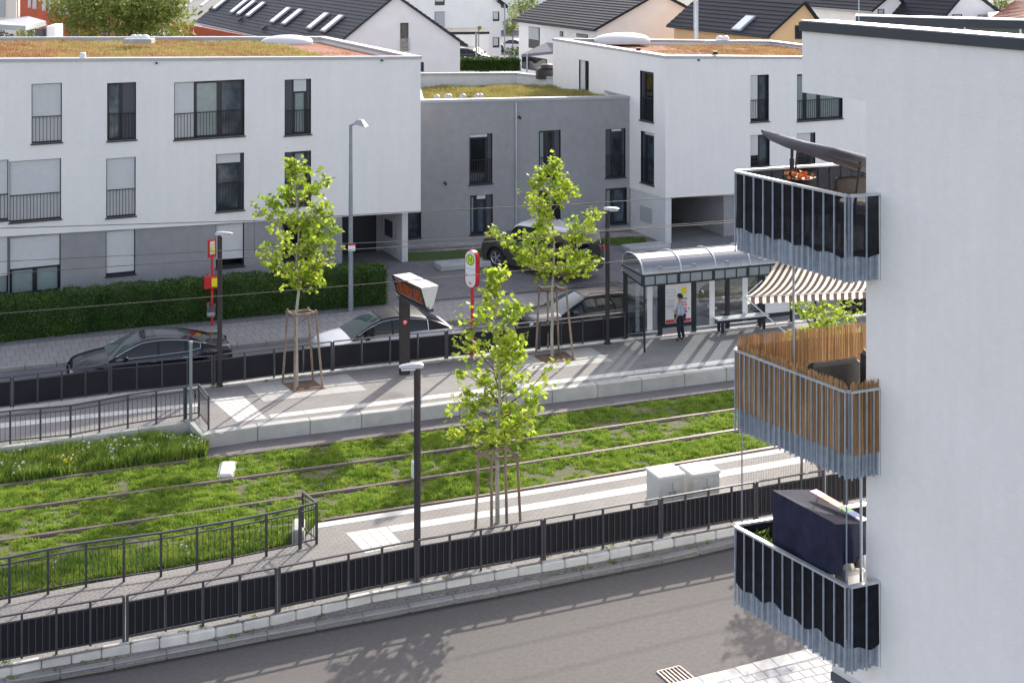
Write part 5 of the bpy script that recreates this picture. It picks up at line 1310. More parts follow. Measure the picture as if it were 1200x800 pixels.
# fascia: front beam with grey infill plates, end beams
zf0, zf1 = 2.22, 2.56
mb = MB(); mb.bar(sp_(La,dp+.1,zf1), sp_(Lb_,dp+.1,zf1), .07, .06); mb.bar(sp_(La,dp+.1,zf0), sp_(Lb_,dp+.1,zf0), .06, .05)
mb.bar(sp_(La,-.05,zf1), sp_(Lb_,-.05,zf1), .07, .06); mb.bar(sp_(La,-.05,zf1), sp_(La,dp+.1,zf1), .07,.06); mb.bar(sp_(La,-.05,zf0+.12), sp_(La,dp+.1,zf0), .06,.05); mb.bar(sp_(Lb_,-.05,zf1), sp_(Lb_,dp+.1,zf1), .07,.06)
for i in range(nb*3+2):
    x = La + i*bay/3; w = .11 if i % 3 == 0 else .035
    if x < Lb_: mb.box(sp_(x,dp+.1,(zf0+zf1)/2), (w,.06,zf1-zf0), rS)
mb.build('beams', 'frame', ROOT)
mb = MB(); mb.bar(sp_(La,dp+.1,(zf0+zf1)/2), sp_(Lb_,dp+.1,(zf0+zf1)/2), .02, zf1-zf0-.06); mb.bar(sp_(La,0,(zf0+zf1)/2+.05), sp_(La,dp+.1,(zf0+zf1)/2), .02, zf1-zf0-.06); mb.build('fascia_plates', 'steel_pole', ROOT)
def arc(f): q = math.pi*(1-f); return ((dp+.15)/2 - (dp+.15)/2*math.cos(math.pi-q)*1.0, math.sin(q)**.85 if 0 < f < 1 else 0)
def arcp(a, f, hh=.52, e=0): y, s = arc(f); return sp_(a, -.05 + y, zf1 + .03 + hh*s + e)
fr_ = [i/12 for i in range(13)]
for i in range(nb):
    a, b = (i*bay if i else La), ((i+1)*bay if i < nb-1 else Lb_)
    mb = MB(); mb.grid([[arcp(a+.03,f) for f in fr_], [arcp(b-.03,f) for f in fr_]]); mb.build('roof_pane', 'roof_glass', ROOT, smooth=True)
for i in range(nb+1):
    a = La if i == 0 else Lb_ if i == nb else i*bay
    mb = MB(); mb.tube([arcp(a,f,e=.012) for f in fr_], .028, 6); mb.build('roof_rib', 'galvanised_light', ROOT)
mb = MB(); pts = [arcp(La,f) for f in fr_]; mb.face(pts); mb.build('gable_pane', 'clear_glass', ROOT)
for i in range(nb):
    if i in (1, 4): continue
    mb = MB(); mb.box(sp_((i+.5)*bay,0,1.28), (bay-.15,.012,2.2), rS); g = mb.build('glass_pane', 'clear_glass', ROOT)
    mb = MB(); mb.box(sp_((i+.5)*bay,0,.16), (bay-.13,.03,.04), rS); mb.build('pane_rail', 'galvanised_light', g)
    for s in ((.30,.14),(.66,.20)) if i == 0 else ((.50,.20),) :
        mb = MB(); mb.box(sp_((i+s[0])*bay+.05,.012,1.30), (s[1],.006,2.16), rS); mb.build('white_band', 'sign_white', g)
mb = MB(); mb.box(sp_(0,dp*.5,1.28), (.012,dp-.15,2.1), rS); mb.build('end_pane', 'clear_glass', ROOT)
mb = MB(); mb.box(sp_(nb*bay,dp*.5,1.28), (.012,dp-.15,2.1), rS); mb.build('end_pane', 'clear_glass', ROOT)
# poster cases
def poster(i, label):
    c = (i+.5)*bay
    mb = MB(); mb.bbox(sp_(c,.03,1.30), (bay-.14,.12,2.05), .02, rS); cs = mb.build('poster_case', 'frame', ROOT)
    mb = MB(); mb.box(sp_(c,.095,1.09), (bay-.32,.012,1.34), rS); pf = mb.build('poster', 'poster_white', cs); return c
def pp_(c, x, z, w, h, m, nm='print_block', o=.104):
    z = .42+(z-.61)*.8; h *= .8; mb = MB(); mb.box(sp_(c+x,o,z), (w,.004,h), rS); mb.build(nm, m, ROOT)
c = poster(1, ''); 
pp_(c,.22,1.97,.19,.30,'poster_yellow','yellow_notice'); pp_(c,0,.70,bay-.34,.14,'poster_red','red_band')
for k, (x, z, w, h, m_) in enumerate(((-.28,2.05,.34,.012,'poster_grey'),(-.28,1.78,.34,.012,'poster_grey'),(-.28,1.93,.30,.01,'poster_grey'),(-.12,1.9,.01,.26,'poster_grey'),(-.44,1.9,.01,.26,'poster_grey'),(-.3,1.35,.36,.02,'poster_grey'),
     (.24,1.62,.20,.10,'poster_grey'),(.24,1.48,.16,.05,'poster_red'),(.26,1.36,.16,.10,'poster_pink'),(.24,1.20,.18,.14,'poster_pink'),(.28,1.06,.12,.10,'poster_blue'),(.40,1.18,.06,.10,'poster_grey'))): pp_(c,x,z,w,h,m_)
for k in range(9): pp_(c,-.3,1.62-k*.05,.30-.03*(k%3),.008,'poster_grey')
c = poster(4, ''); pp_(c,-.25,1.45,.38,.75,'reed','picture',.104); pp_(c,.22,1.45,.38,.75,'poster_grey','picture',.104); pp_(c,-.2,1.7,.2,.2,'poster_red','picture',.107); pp_(c,0,.85,.8,.2,'sign_white','caption',.104)
# bench
b0 = G(849,386,.4); root = thing('bench', 'pale topped bench on dark legs under the shelter', 'bench', b0)
bz = .47; q0, q1 = G(842,388.5,.4)+sn*.1, G(892,382.5,.4)+sn*.1
mb = MB(); c = (q0+q1)/2; L = (q1-q0).length; 
for k in range(4): mb.bbox(c+up*bz-sn*(k-1.5)*.10, (L+.3,.09,.045), .012, rS)
mb.build('seat', 'cabinet_top', root)
mb = MB(); mb.bbox(c+up*(bz-.07), (L+.15,.3,.07), .01, rS); mb.build('seat_frame', 'frame', root)
for s in (-1,1):
    for w in (-.14,.14): mb = MB(); mb.bbox(c+sd*s*(L/2-.05)+sn*w+up*.2, (.10,.08,.40), .01, rS); mb.build('leg', 'frame', root)
# ================================================================ cars
def smooth_interp(pts, x):
    """monotone-ish cubic through (x, y) points"""
    n = len(pts)
    if x <= pts[0][0]: return pts[0][1]
    if x >= pts[-1][0]: return pts[-1][1]
    for i in range(n-1):
        if pts[i][0] <= x <= pts[i+1][0]: break
    h = pts[i+1][0]-pts[i][0]; d = (pts[i+1][1]-pts[i][1])/h
    def sl(j):
        if j <= 0 or j >= n-1: return (pts[min(j+1,n-1)][1]-pts[max(j-1,0)][1])/(pts[min(j+1,n-1)][0]-pts[max(j-1,0)][0])
        a = (pts[j][1]-pts[j-1][1])/(pts[j][0]-pts[j-1][0]); b = (pts[j+1][1]-pts[j][1])/(pts[j+1][0]-pts[j][0])
        return 0 if a*b <= 0 else 2*a*b/(a+b)
    m0, m1 = sl(i), sl(i+1); t = (x-pts[i][0])/h
    return (2*t**3-3*t*t+1)*pts[i][1] + (t**3-2*t*t+t)*h*m0 + (-2*t**3+3*t*t)*pts[i+1][1] + (t**3-t*t)*h*m1
def car(label, loc, heading, S, cat='car'):
    """local: +x forward, +y left. S: L W wb belt roof profiles"""
    root = thing('parked_car', label, cat, loc, heading, 'cars parked by the tram stop')
    L, Wd = S['L'], S['W']; paint = S['paint']; wr = S.get('wr', .33); xf, xr = S['xf'], S['xr']   # wheel centres
    hw = Wd/2
    def plan(x):
        e = abs(x)/(L/2); return hw * (1 - S.get('taper',.13)*max(0,(e-.55)/.45)**2.2)
    top = S['top']                        # body top outline (bonnet, belt, boot)
    N_ = 72; xs = [-L/2 + L*i/N_ for i in range(N_+1)]
    xs = sorted(set(xs + [-L/2+.02, L/2-.02, -L/2+.05, L/2-.05]))
    rows = []
    for x in xs:
        w = plan(x); t = smooth_interp(top, x); e = max(0, (abs(x)-L/2+.16)/.16); e = min(1, e)
        zb = .20 + .16*e*e; t2 = t - .12*e*e; w2 = w - .06*e*e; ar = 0
        for xc in (xf, xr):
            dd = abs(x-xc); Rr = wr+.07
            if dd < Rr: ar = max(ar, wr + math.sqrt(Rr*Rr-dd*dd) - .0)
        za = max(zb, ar); mid = max(za+.02, t2*.62+zb*.2); sh = t2 - .04
        side = [(0,zb), (w2*.62,zb), (w2*.62,za), (w2*.955,za), (w2*.985,max(za+.01,.42)), (w2,max(mid,za+.03)), (w2*.975,max(sh-.07,za+.05)), (w2*.93,max(sh,za+.06)), (w2*.80,t2), (w2*.4,t2+.012), (0,t2+.018)]
        r = [V(x, y, z) for y, z in side]; r += [V(x,-y,z) for y, z in side[-2:0:-1]]
        rows.append(r)
    mb = MB(); mb.grid(rows, closed=True); mb.face(rows[0]); mb.face(rows[-1]); mb.build('body', paint, root, smooth=35, local=True)
    # cabin
    rp = S['roof']; x0, x1 = rp[0][0], rp[-1][0]; ws_end, rw_start = S['wsx'], S['rwx']; nC = 48
    def cabw(x): return plan(x)*.90 * (1 - .10*max(0,(x1-x)/(x1-x0)*1.0-.0)*0)
    secs = []
    cx = [x0 + (x1-x0)*i/nC for i in range(nC+1)]
    for x in cx:
        zr_ = smooth_interp(rp, x); zb_ = smooth_interp(top, x) - .03; zr_ = max(zr_, zb_+.02); f = (zr_-zb_)/(S['H']-zb_)
        wb_ = cabw(x); wt = wb_*(1 - S.get('tumble',.24)*f); pts = []
        h = zr_-zb_
        pts = [(wb_, zb_), (wb_+(wt-wb_)*.45+.012, zb_+h*.45), (wt+.015, zb_+h*.84), (wt-.03, zb_+h*.94), (wt*.78, zb_+h*.99), (wt*.4, zr_+.005), (0, zr_+.008)]
        secs.append([V(x,y,z) for y, z in pts] + [V(x,-y,z) for y, z in pts[-2::-1]])
    parts = {k: MB() for k in ('windscreen', 'rear_window', 'side_window', 'side_window_', 'roof', 'pillar', 'pillar_')}
    np_ = len(secs[0]); nk = 6
    for i in range(nC):
        xm = (cx[i]+cx[i+1])/2
        for k in range(np_-1):
            kk = min(k, np_-2-k)          # 0,1 lower side; 2 cant rail; 3.. roof
            q = [secs[i][k], secs[i][k+1], secs[i+1][k+1], secs[i+1][k]]
            hgt = q[0].z
            if kk >= 3:
                nm = 'windscreen' if xm > ws_end else 'rear_window' if xm < rw_start else 'roof'
            elif kk == 2: nm = 'windscreen' if xm > ws_end+.12 and False else 'roof'
            else:
                nm = 'side_window' if S['sw'][0] < xm < S['sw'][1] and not any(abs(xm-p) < S.get('pw',.035) for p in S['pil']) else 'pillar'
                if k > nk and kk < 2: nm += '_'
            parts[nm].face(q)
    gl = S.get('glass','car_glass')
    for nm, m_ in (('windscreen',S.get('ws','car_glass_light')),('rear_window',gl),('side_window',gl),('side_window_',gl),('roof',S.get('roofm',paint)),('pillar',S.get('pilm','carpaint_black')),('pillar_',S.get('pilm','carpaint_black'))):
        if parts[nm].v:
            b = parts[nm]; me_ = b.build(nm.rstrip('_'), m_, root, local=True)
            import bmesh
            bm = bmesh.new(); bm.from_mesh(me_.data); bmesh.ops.remove_doubles(bm, verts=bm.verts, dist=.0008); bm.to_mesh(me_.data); bm.free()
            me_.data.polygons.foreach_set('use_smooth', [True]*len(me_.data.polygons))
    if S.get('chrome'):
        for s in (1,-1):
            ln = [V(x, s*(abs(secs[i][2].y)+.012), secs[i][2].z) for i, x in enumerate(cx) if S['sw'][0]-.05 < x < S['sw'][1]+.1]
            mb = MB(); mb.tube(ln, .012, 6); ln2 = [V(x, s*(abs(secs[i][0].y)+.014), secs[i][0].z+.02) for i, x in enumerate(cx) if S['sw'][0]-.05 < x < S['sw'][1]+.1]; mb.tube(ln2, .010, 6); mb.tube([ln[0], ln2[0]], .010, 6); mb.build('window_trim', 'chrome', root, local=True)
    if S.get('sunroof'):
        a, b = S['sunroof']; zz = [smooth_interp(rp, a)+.012, smooth_interp(rp, b)+.012]; w = hw*.42
        mb = MB(); mb.add([(a,-w,zz[0]),(a,w,zz[0]),(b,w,zz[1]),(b,-w,zz[1])], [(0,1,2,3)]); mb.build('sunroof', 'car_glass', root, local=True)
    # wheels
    for (xc, s) in ((xf,1),(xf,-1),(xr,1),(xr,-1)):
        yc = s*(hw-.115)
        mb = MB(); mb.lathe([(wr*.64,-.10),(wr*.93,-.11),(wr,-.07),(wr,.07),(wr*.93,.11),(wr*.64,.10)], (xc,yc,wr), 28, axis='y'); ty = mb.build('wheel', 'tyre', root, smooth=True, local=True)
        mb = MB(); mb.lathe([(wr*.66,s*.10),(wr*.60,s*.085),(wr*.58,s*.02)], (xc,yc,wr), 28, axis='y')
        for k in range(5):
            for dq in (-.13,.13):
                a = 2*math.pi*k/5+dq; p = V(xc+wr*.12*math.cos(a), yc+s*.085, wr+wr*.12*math.sin(a)); q = V(xc+wr*.62*math.cos(a+dq*.3), yc+s*.09, wr+wr*.62*math.sin(a+dq*.3)); mb.bar(p, q, .035, .03)
        mb.lathe([(wr*.16,s*.07),(wr*.15,s*.10),(.001,s*.105)], (xc,yc,wr), 12, axis='y')
        mb.build('rim', 'rim', ty, local=True)
        mb = MB(); mb.lathe([(wr*.58,s*.02),(.001,s*.015)], (xc,yc,wr), 20, axis='y'); mb.build('brake_disc', 'dark_plastic', ty, local=True)
    tf = smooth_interp(top, L/2-.15)
    for s in (1,-1):
        mb = MB(); z = tf-S.get('lz',.10); w = plan(L/2-.1)
        pts = []
        for i in range(7):
            q = i/6; x = L/2 - .03 - .34*q**1.6; y = s*((w-.36) + .34*q**.6 + .012); pts.append((x, y))
        mb.grid([[V(x+.018,y,z-.10+.02*i) for i,(x,y) in enumerate(pts)], [V(x+.005,y,z+.02+.01*i) for i,(x,y) in enumerate(pts)], [V(x-.03,y-.01*s,z+.035+.01*i) for i,(x,y) in enumerate(pts)]]); mb.build('headlight', 'head_clear', root, local=True)
        tr = smooth_interp(top, -L/2+.15) - S.get('tz',.14); w = plan(-L/2+.1)
        if not S.get('tall_tail'):
            mb = MB(); mb.grid([[V(-L/2-.012+.28*(i/5)**2.2, s*(w-.36+.37*(i/5)**.7), tr+dz) for i in range(6)] for dz in (-.07,.06)]); mb.build('tail_light', 'tail_red', root, local=True)
        else:
            mb = MB(); mb.bbox((-L/2-.0,s*(w-.12),tr), (.06,.14,.22), .02); mb.build('tail_light', 'tail_red', root, local=True)
        mb = MB(); mb.bbox((S['mx'], s*(hw+.05), smooth_interp(top,S['mx'])+.06), (.14,.20,.13), .04); mb.build('wing_mirror', S.get('mirm',paint), root, local=True)
        for hx in S['hand']: mb = MB(); mb.bbox((hx, s*(plan(hx)*.99), smooth_interp(top,hx)-.16), (.18,.035,.03), .008); mb.build('door_handle', S.get('hm',paint), root, local=True)
    mb = MB(); mb.bbox((L/2+.005,0,.26), (.02,.5,.11), .005); mb.build('number_plate', 'sign_white', root, local=True)
    mb = MB(); mb.bbox((-L/2-.012,0,smooth_interp(top,-L/2+.1)-.28), (.02,.5,.11), .005); mb.build('number_plate', 'sign_white', root, local=True)
    mb = MB(); mb.bbox((L/2-.005,0,.48), (.05,.9,.20), .02); mb.build('grille', 'dark_plastic', root, local=True)
    return root
hdg = math.atan2(-.36, -.93)
sedan = dict(L=5.05, W=1.9, H=1.47, paint='carpaint_navy', xf=1.60, xr=-1.42, wr=.34, taper=.16, top=[(-2.53,.98),(-2.4,1.06),(-1.7,1.09),(-1.0,1.0),(.95,.96),(1.3,.95),(2.0,.86),(2.4,.74),(2.53,.62)],
    roof=[(-2.05,1.05),(-1.55,1.22),(-.9,1.40),(-.2,1.465),(.25,1.44),(.7,1.28),(1.35,.95)], wsx=.38, rwx=-.95, sw=(-1.45,1.05), pil=[-.18,-1.05], chrome=True, sunroof=(-.15,.30), mx=.85, hand=(.0,-1.0), hm='chrome', tz=.16)
car('dark navy saloon car parked behind the left part of the far fence', (-11.65,45.75,0), hdg, sedan)
cross = dict(L=4.62, W=1.9, H=1.60, paint='carpaint_silver', xf=1.42, xr=-1.42, wr=.36, taper=.15, top=[(-2.31,1.0),(-2.2,1.08),(-1.5,1.1),(0,1.05),(.85,1.02),(1.2,1.0),(1.9,.90),(2.2,.78),(2.31,.66)],
    roof=[(-2.12,1.08),(-1.75,1.30),(-1.2,1.48),(-.3,1.59),(.15,1.56),(.6,1.40),(1.25,1.02)], wsx=.30, rwx=-1.35, sw=(-1.3,.95), pil=[-.15], chrome=True, roofm='carpaint_black', sunroof=(-.5,.22), mx=.78, hand=(.05,-.9), tz=.12, mirm='carpaint_black')
car('silver crossover car with a black glass roof, behind the information display pillar', (-4.35,47.75,0), hdg, cross)
wagon = dict(L=4.72, W=1.84, H=1.50, paint='carpaint_grey', xf=1.42, xr=-1.30, wr=.33, taper=.15, top=[(-2.36,.96),(-2.25,1.02),(-1.5,1.03),(.9,.96),(1.3,.95),(2.0,.86),(2.25,.75),(2.36,.64)],
    roof=[(-2.22,1.02),(-2.05,1.25),(-1.75,1.42),(-.8,1.49),(.1,1.47),(.6,1.30),(1.25,.96)], wsx=.28, rwx=-1.80, sw=(-1.95,.98), pil=[-.1,-1.1], chrome=False, mx=.80, hand=(.05,-.95), roofm='carpaint_black', tz=.05)
w_ = car('dark grey estate car with roof rails, parked behind the fence left of the shelter', (2.62,50.9,0), hdg, wagon)
for s in (1,-1): mb = MB(); mb.tube([(.2,s*.62,1.50),(.1,s*.62,1.55),(-1.6,s*.60,1.53),(-1.7,s*.6,1.46)], .015, 6); mb.build('roof_rail', 'carpaint_black', w_, local=True)
black = dict(wagon); black.update(paint='carpaint_black', L=4.6, roofm='carpaint_black')
car('black car with a pale bumper seen through the glass of the shelter', (9.25,54.35,.12), math.atan2(-.62,-.78), black)
suv = dict(L=4.95, W=2.0, H=1.98, paint='carpaint_green', xf=1.62, xr=-1.60, wr=.42, taper=.045, top=[(-2.37,1.16),(-2.3,1.22),(-1.5,1.24),(.9,1.24),(1.2,1.24),(2.0,1.22),(2.28,1.17),(2.37,1.05)],
    roof=[(-2.34,1.22),(-2.31,1.82),(-2.18,1.95),(-.5,1.99),(.55,1.97),(.76,1.88),(1.08,1.34),(1.16,1.22)], wsx=.68, rwx=-2.22, sw=(-2.1,.95), pil=[-.1,-1.15], pw=.07, tumble=.12, mx=.9, hand=(.1,-.95), roofm='carpaint_white', tall_tail=True, tz=.14, lz=.12, ws='car_glass')
P_ = Gz(658,331); Q_ = Gz(579,312); dv = V(-.80, .60, 0).normalized()
nrm_ = V(dv.y, -dv.x, 0)
mid = P_ + dv*1.6 + V(dv.y, -dv.x, 0)*.88
s_ = car('green off road car with a white roof and spare wheel, on the forecourt', (mid.x, mid.y, .42), math.atan2(dv.y, dv.x), suv)
mb = MB(); mb.lathe([(.001,-.10),(.36,-.10),(.40,-.05),(.40,.08),(.25,.10)], (0,0,0), 24, axis='y')
mb.v = [V(-2.60+p.y, p.x+.05, p.z+1.02) for p in mb.v]; mb.build('spare_wheel', 'tyre', s_, local=True, smooth=True)
for xc in (1.62,-1.6):
    for s in (1,-1):
        mb = MB(); pts = [(xc+math.cos(q)*.50, s*1.0, .41+math.sin(q)*.50) for q in [math.pi*k/10 for k in range(11)]]; mb.tube(pts, .04, 6); mb.build('arch_trim', 'dark_plastic', s_, local=True)
# distant parked cars, small
for i, (x, y, lab, m_, Yd) in enumerate(((543,68,'dark parked car beside the far garage, left of the thin lamp post','carpaint_navy',118),(552,67,'dark parked car nearest the thin lamp post by the far garage','carpaint_black',122),(604,57,'pale car parked far away beside the round bush','carpaint_silver',165))):
    c = PD(x, y, Yd); S = dict(cross); S['paint'] = m_; S['roofm'] = m_; o = car(lab, (c.x, c.y, max(0, c.z-.7)), .3+i, S); o['group'] = 'far parked cars'
# ================================================================ trees
LOBE = np.array([(0,-.15),(.30,-.08),(.62,.12),(.40,.30),(.52,.72),(.20,.62),(0,1.05),(-.20,.62),(-.52,.72),(-.40,.30),(-.62,.12),(-.30,-.08)])
def leaf_mesh(name, P, size, mats, parent, up=.45, shape=LOBE, seed=0, rnd=None):
    r = np.random.default_rng(seed); n = len(P)
    N = r.normal(0, 1, (n,3)); N[:,2] = np.abs(N[:,2]) + up; N /= np.linalg.norm(N, axis=1)[:,None]
    T = r.normal(0, 1, (n,3)); T[:,2] -= .5; T -= N * (T*N).sum(1)[:,None]; T /= np.linalg.norm(T, axis=1)[:,None]; B = np.cross(N, T)
    s = size * r.uniform(.6, 1.2, n); k = len(shape)
    curl = (shape[:,0]**2) * .35
    V_ = P[:,None,:] + (T[:,None,:]*shape[None,:,1,None] + B[:,None,:]*shape[None,:,0,None] + N[:,None,:]*curl[None,:,None]) * s[:,None,None]
    return np_mesh(name, V_.reshape(-1,3), k, mats, parent)
def young_tree(label, foot, zb, env, trunk_top_py, seed, nbr=34, leaves=1500, size=.10, bark='bark_pale', group='staked young trees along the platforms', extra=()):
    """env: (photo row, left px, right px) outline of the crown"""
    rnd = random.Random(seed); r = np.random.default_rng(seed); f = G(*foot, zb); Y = f.y; px0 = foot[0]
    E = [(zpx(py, Y), l*Y/F, rr*Y/F) for py, l, rr in env]; E.sort()
    zt_ = E[-1][0]; zc = E[0][0]
    def e(z, which): return float(np.interp(z, [q[0] for q in E], [q[which] for q in E]))
    root = thing('young_tree', label, 'tree', f, group=group)
    wob = [V(0,0,0)] + [V(rnd.gauss(0,.03), rnd.gauss(0,.03), 0) for _ in range(9)]
    tp = [f + V(0,0,(zt_-zb)*k/9*.97) + wob[k]*(k/3) for k in range(10)]
    mb = MB(); mb.tube(tp, [.052*(1-k/9.6)**.8+.006 for k in range(10)], 10); mb.build('trunk', bark, root, smooth=True)
    def tr(z): k = max(0, min(8.999, (z-zb)/((zt_-zb)*.97)*9)); i = int(k); return tp[i].lerp(tp[i+1], k-i)
    br = MB(); L = []
    for i in range(nbr):
        q = (i+rnd.random())/nbr; ze = zc + (zt_-zc)*q*.97; az = rnd.uniform(0, 2*math.pi) if i % 3 else rnd.choice((0,math.pi))+rnd.gauss(0,.4)
        c, s_ = math.cos(az), math.sin(az); ex = e(ze,2) if c > 0 else e(ze,1); R_ = (ex*c*c + .5*(e(ze,1)+e(ze,2))*.85*s_*s_) * rnd.uniform(.80,1.16)
        zs = max(zb + (zc-zb)*.98, ze - R_*rnd.uniform(.45,.95)); a = tr(zs); b = V(f.x + c*R_, f.y + s_*R_, ze)
        m_ = a.lerp(b, .5) - V(0,0,.08*R_) + V(rnd.gauss(0,.04),rnd.gauss(0,.04),0)
        pts = [a, a.lerp(m_,.5), m_, m_.lerp(b,.55)+V(0,0,.02), b]; br.tube(pts, [.022,.017,.013,.009,.004], 5, cap=False)
        nl = int(3 + R_*7.5)
        for k in range(nl):
            t = rnd.uniform(.18,1.0)**.75; j = min(3, int(t*4)); p = pts[j].lerp(pts[j+1], t*4-j)
            tw = V(rnd.gauss(0,1), rnd.gauss(0,1), rnd.gauss(0,.6)+.35).normalized() * rnd.uniform(.14,.42)*(1.15-.35*t); q2 = p + tw; q1 = p + tw*.55 + V(0,0,-.02); br.tube([p, q1, q2], [.006,.004,.0025], 3, cap=False)
            for _ in range(rnd.randint(3,5)): L.append(q2 + V(rnd.gauss(0,.05),rnd.gauss(0,.05),rnd.gauss(0,.045)))
            for _ in range(rnd.randint(1,3)): L.append(q1 + V(rnd.gauss(0,.04),rnd.gauss(0,.04),.02))
    for k in range(40): z = zt_ - abs(rnd.gauss(0,.3)); p = tr(z); L.append(p + V(rnd.gauss(0,.07),rnd.gauss(0,.07),rnd.gauss(0,.04)))
    for (xa, ya, xb, yb, dY) in extra:
        a, b = PD(xa, ya, Y), PD(xb, yb, Y+dY); m_ = a.lerp(b,.5)-V(0,0,.12); br.tube([a, m_, b], [.022,.014,.005], 5, cap=False)
        for k in range(46):
            t = rnd.uniform(.3,1.02); p = a.lerp(m_,t*2) if t < .5 else m_.lerp(b,t*2-1); L.append(p + V(rnd.gauss(0,.12),rnd.gauss(0,.12),rnd.gauss(0,.13)))
    br.build('branches', 'twig', root)
    P = np.array([tuple(p) for p in L]); o = leaf_mesh('foliage', P, size, ['leaf_young'], root, seed=seed); stuff(o)
    return root
def stakes(label, quad_feet, quad_tops, zb, group='wooden tree stake frames', trunk=None):
    root = thing('stake_frame', label, 'tree stakes', G(*quad_feet[0], zb), group=group); T_ = []
    for (fx, fy), (tx, ty) in zip(quad_feet, quad_tops):
        a = G(fx, fy, zb); b = PD(tx, ty, a.y + (.12 if fy < quad_feet[0][1] else .0)); 
        mb = MB(); mb.tube([a-V(0,0,.1), b], [.036,.034], 9); mb.build('stake', 'stake_wood', root, smooth=True); T_.append(b - V(0,0,.10))
    for i in range(4):
        a, b = T_[i], T_[(i+1)%4]; d = (b-a).normalized()*.07; mb = MB(); mb.bar(a-d, b+d, .045, .075); mb.build('cross_batten', 'stake_wood', root)
    if trunk is not None:
        mb = MB(); c = sum(T_, V(0,0,0))/4
        for i in (0, 2): mb.tube([T_[i], trunk, T_[i]+V(.02,0,.01)], .008, 5)
        mb.build('tie', 'mulch', root)
t1 = young_tree('young leafy tree in front of the white house, leftmost of the staked trees', (347.5,453), .41, [(332,26,30),(318,20,22),(308,30,40),(300,48,34),(285,40,52),(272,46,56),(262,40,38),(250,38,34),(240,50,36),(225,26,30),(212,18,32),(203,13,20),(195,10,12),(184,5,8)], 330, 3, nbr=48, size=.125)
stakes('wooden stake frame round the leftmost young tree, beside the brown display pillar', [(331,448),(345,459),(378,454),(367,445)], [(337,362),(346,366),(370,363),(361,360)], .41, trunk=G(347.5,453,.41)+V(0,0,1.9))
t2 = young_tree('young leafy tree in front of the green off road car', (647,417), .41, [(322,22,30),(312,36,44),(300,38,58),(290,36,66),(281,60,70),(272,74,52),(262,44,48),(250,40,50),(240,28,36),(225,34,32),(213,34,14),(200,20,16),(190,14,6),(184,10,2)], 318, 5, nbr=50, size=.125)
stakes('wooden stake frame round the young tree left of the shelter', [(628,414),(642,409),(672,420),(655,412)], [(632,334),(642,338),(663,336),(652,333)], .41, trunk=G(647,417,.41)+V(0,0,2.0))
t3 = young_tree('nearest young leafy tree, on the near platform behind the slat fence', (583,612), .30, [(520,20,30),(505,44,40),(492,64,44),(480,56,46),(465,48,38),(448,34,32),(430,44,26),(412,56,20),(395,52,30),(380,46,38),(365,38,36),(352,22,28),(338,18,20),(325,12,20),(309,3,4)], 520, 7, nbr=50, size=.115, bark='bark_pale',
    extra=((590,478,655,418,.2),(588,490,644,448,-.3),(584,440,535,368,.2),(583,470,524,472,.0)))
stakes('tall wooden stake frame round the nearest young tree', [(557,622),(576,617),(610,611),(594,616)], [(561,526),(576,532),(606,530),(592,520)], .30, trunk=G(583,612,.3)+V(0,0,1.85))
t4 = young_tree('young leafy tree seen between striped awning and reed screened balcony', (964,556), .30, [(470,40,40),(440,50,44),(420,52,46),(400,38,44),(385,34,40),(370,36,36),(358,34,42),(348,20,34),(343,5,8)], 470, 9, nbr=46, size=.095)
stakes('wooden stake frame mostly behind the balconies, one stake showing below the middle one', [(939,561),(960,566),(990,553),(968,549)], [(941,470),(960,474),(984,468),(966,466)], .30)
def lens_leaf(): return np.array([(0,-.5),(.28,0),(0,.6),(-.28,0)])
def bush(name, label, cat, c, rx, ry, rz, n, size, m, trunk=None, seed=1, lumps=9, group=None, parts=True):
    r = np.random.default_rng(seed); root = thing(name, label, cat, (c[0],c[1],max(0,c[2]-rz*1.0)), group=group)
    P = []; lc = [np.array([0,0,0])] + [np.array([r.uniform(-.7,.7), r.uniform(-.7,.7), r.uniform(-.6,.75)]) for _ in range(lumps)]
    for l in lc:
        k = n // len(lc); d = r.normal(0,1,(k,3)); d /= np.linalg.norm(d,axis=1)[:,None]; rad = r.uniform(.35,1.05,k)**.5; s = r.uniform(.28,.5)
        P.append((l + d*rad[:,None]*s) * np.array([rx,ry,rz]) + np.array(c))
    P = np.concatenate(P); P = P[P[:,2] > .05]
    mb = MB(); base = Vector((c[0],c[1],0)); 
    for k in range(7): a = V(*c) + V(r.uniform(-.6,.6)*rx, r.uniform(-.6,.6)*ry, r.uniform(-.2,.6)*rz); mb.tube([base, V(c[0],c[1],max(.2,c[2]-rz*.8)), a], [max(.05,rz*.06),max(.04,rz*.05),.02], 6)
    mb.build('trunk', 'bark', root); stuff(leaf_mesh('crown', P, size, [m], root, shape=lens_leaf(), seed=seed)); return root
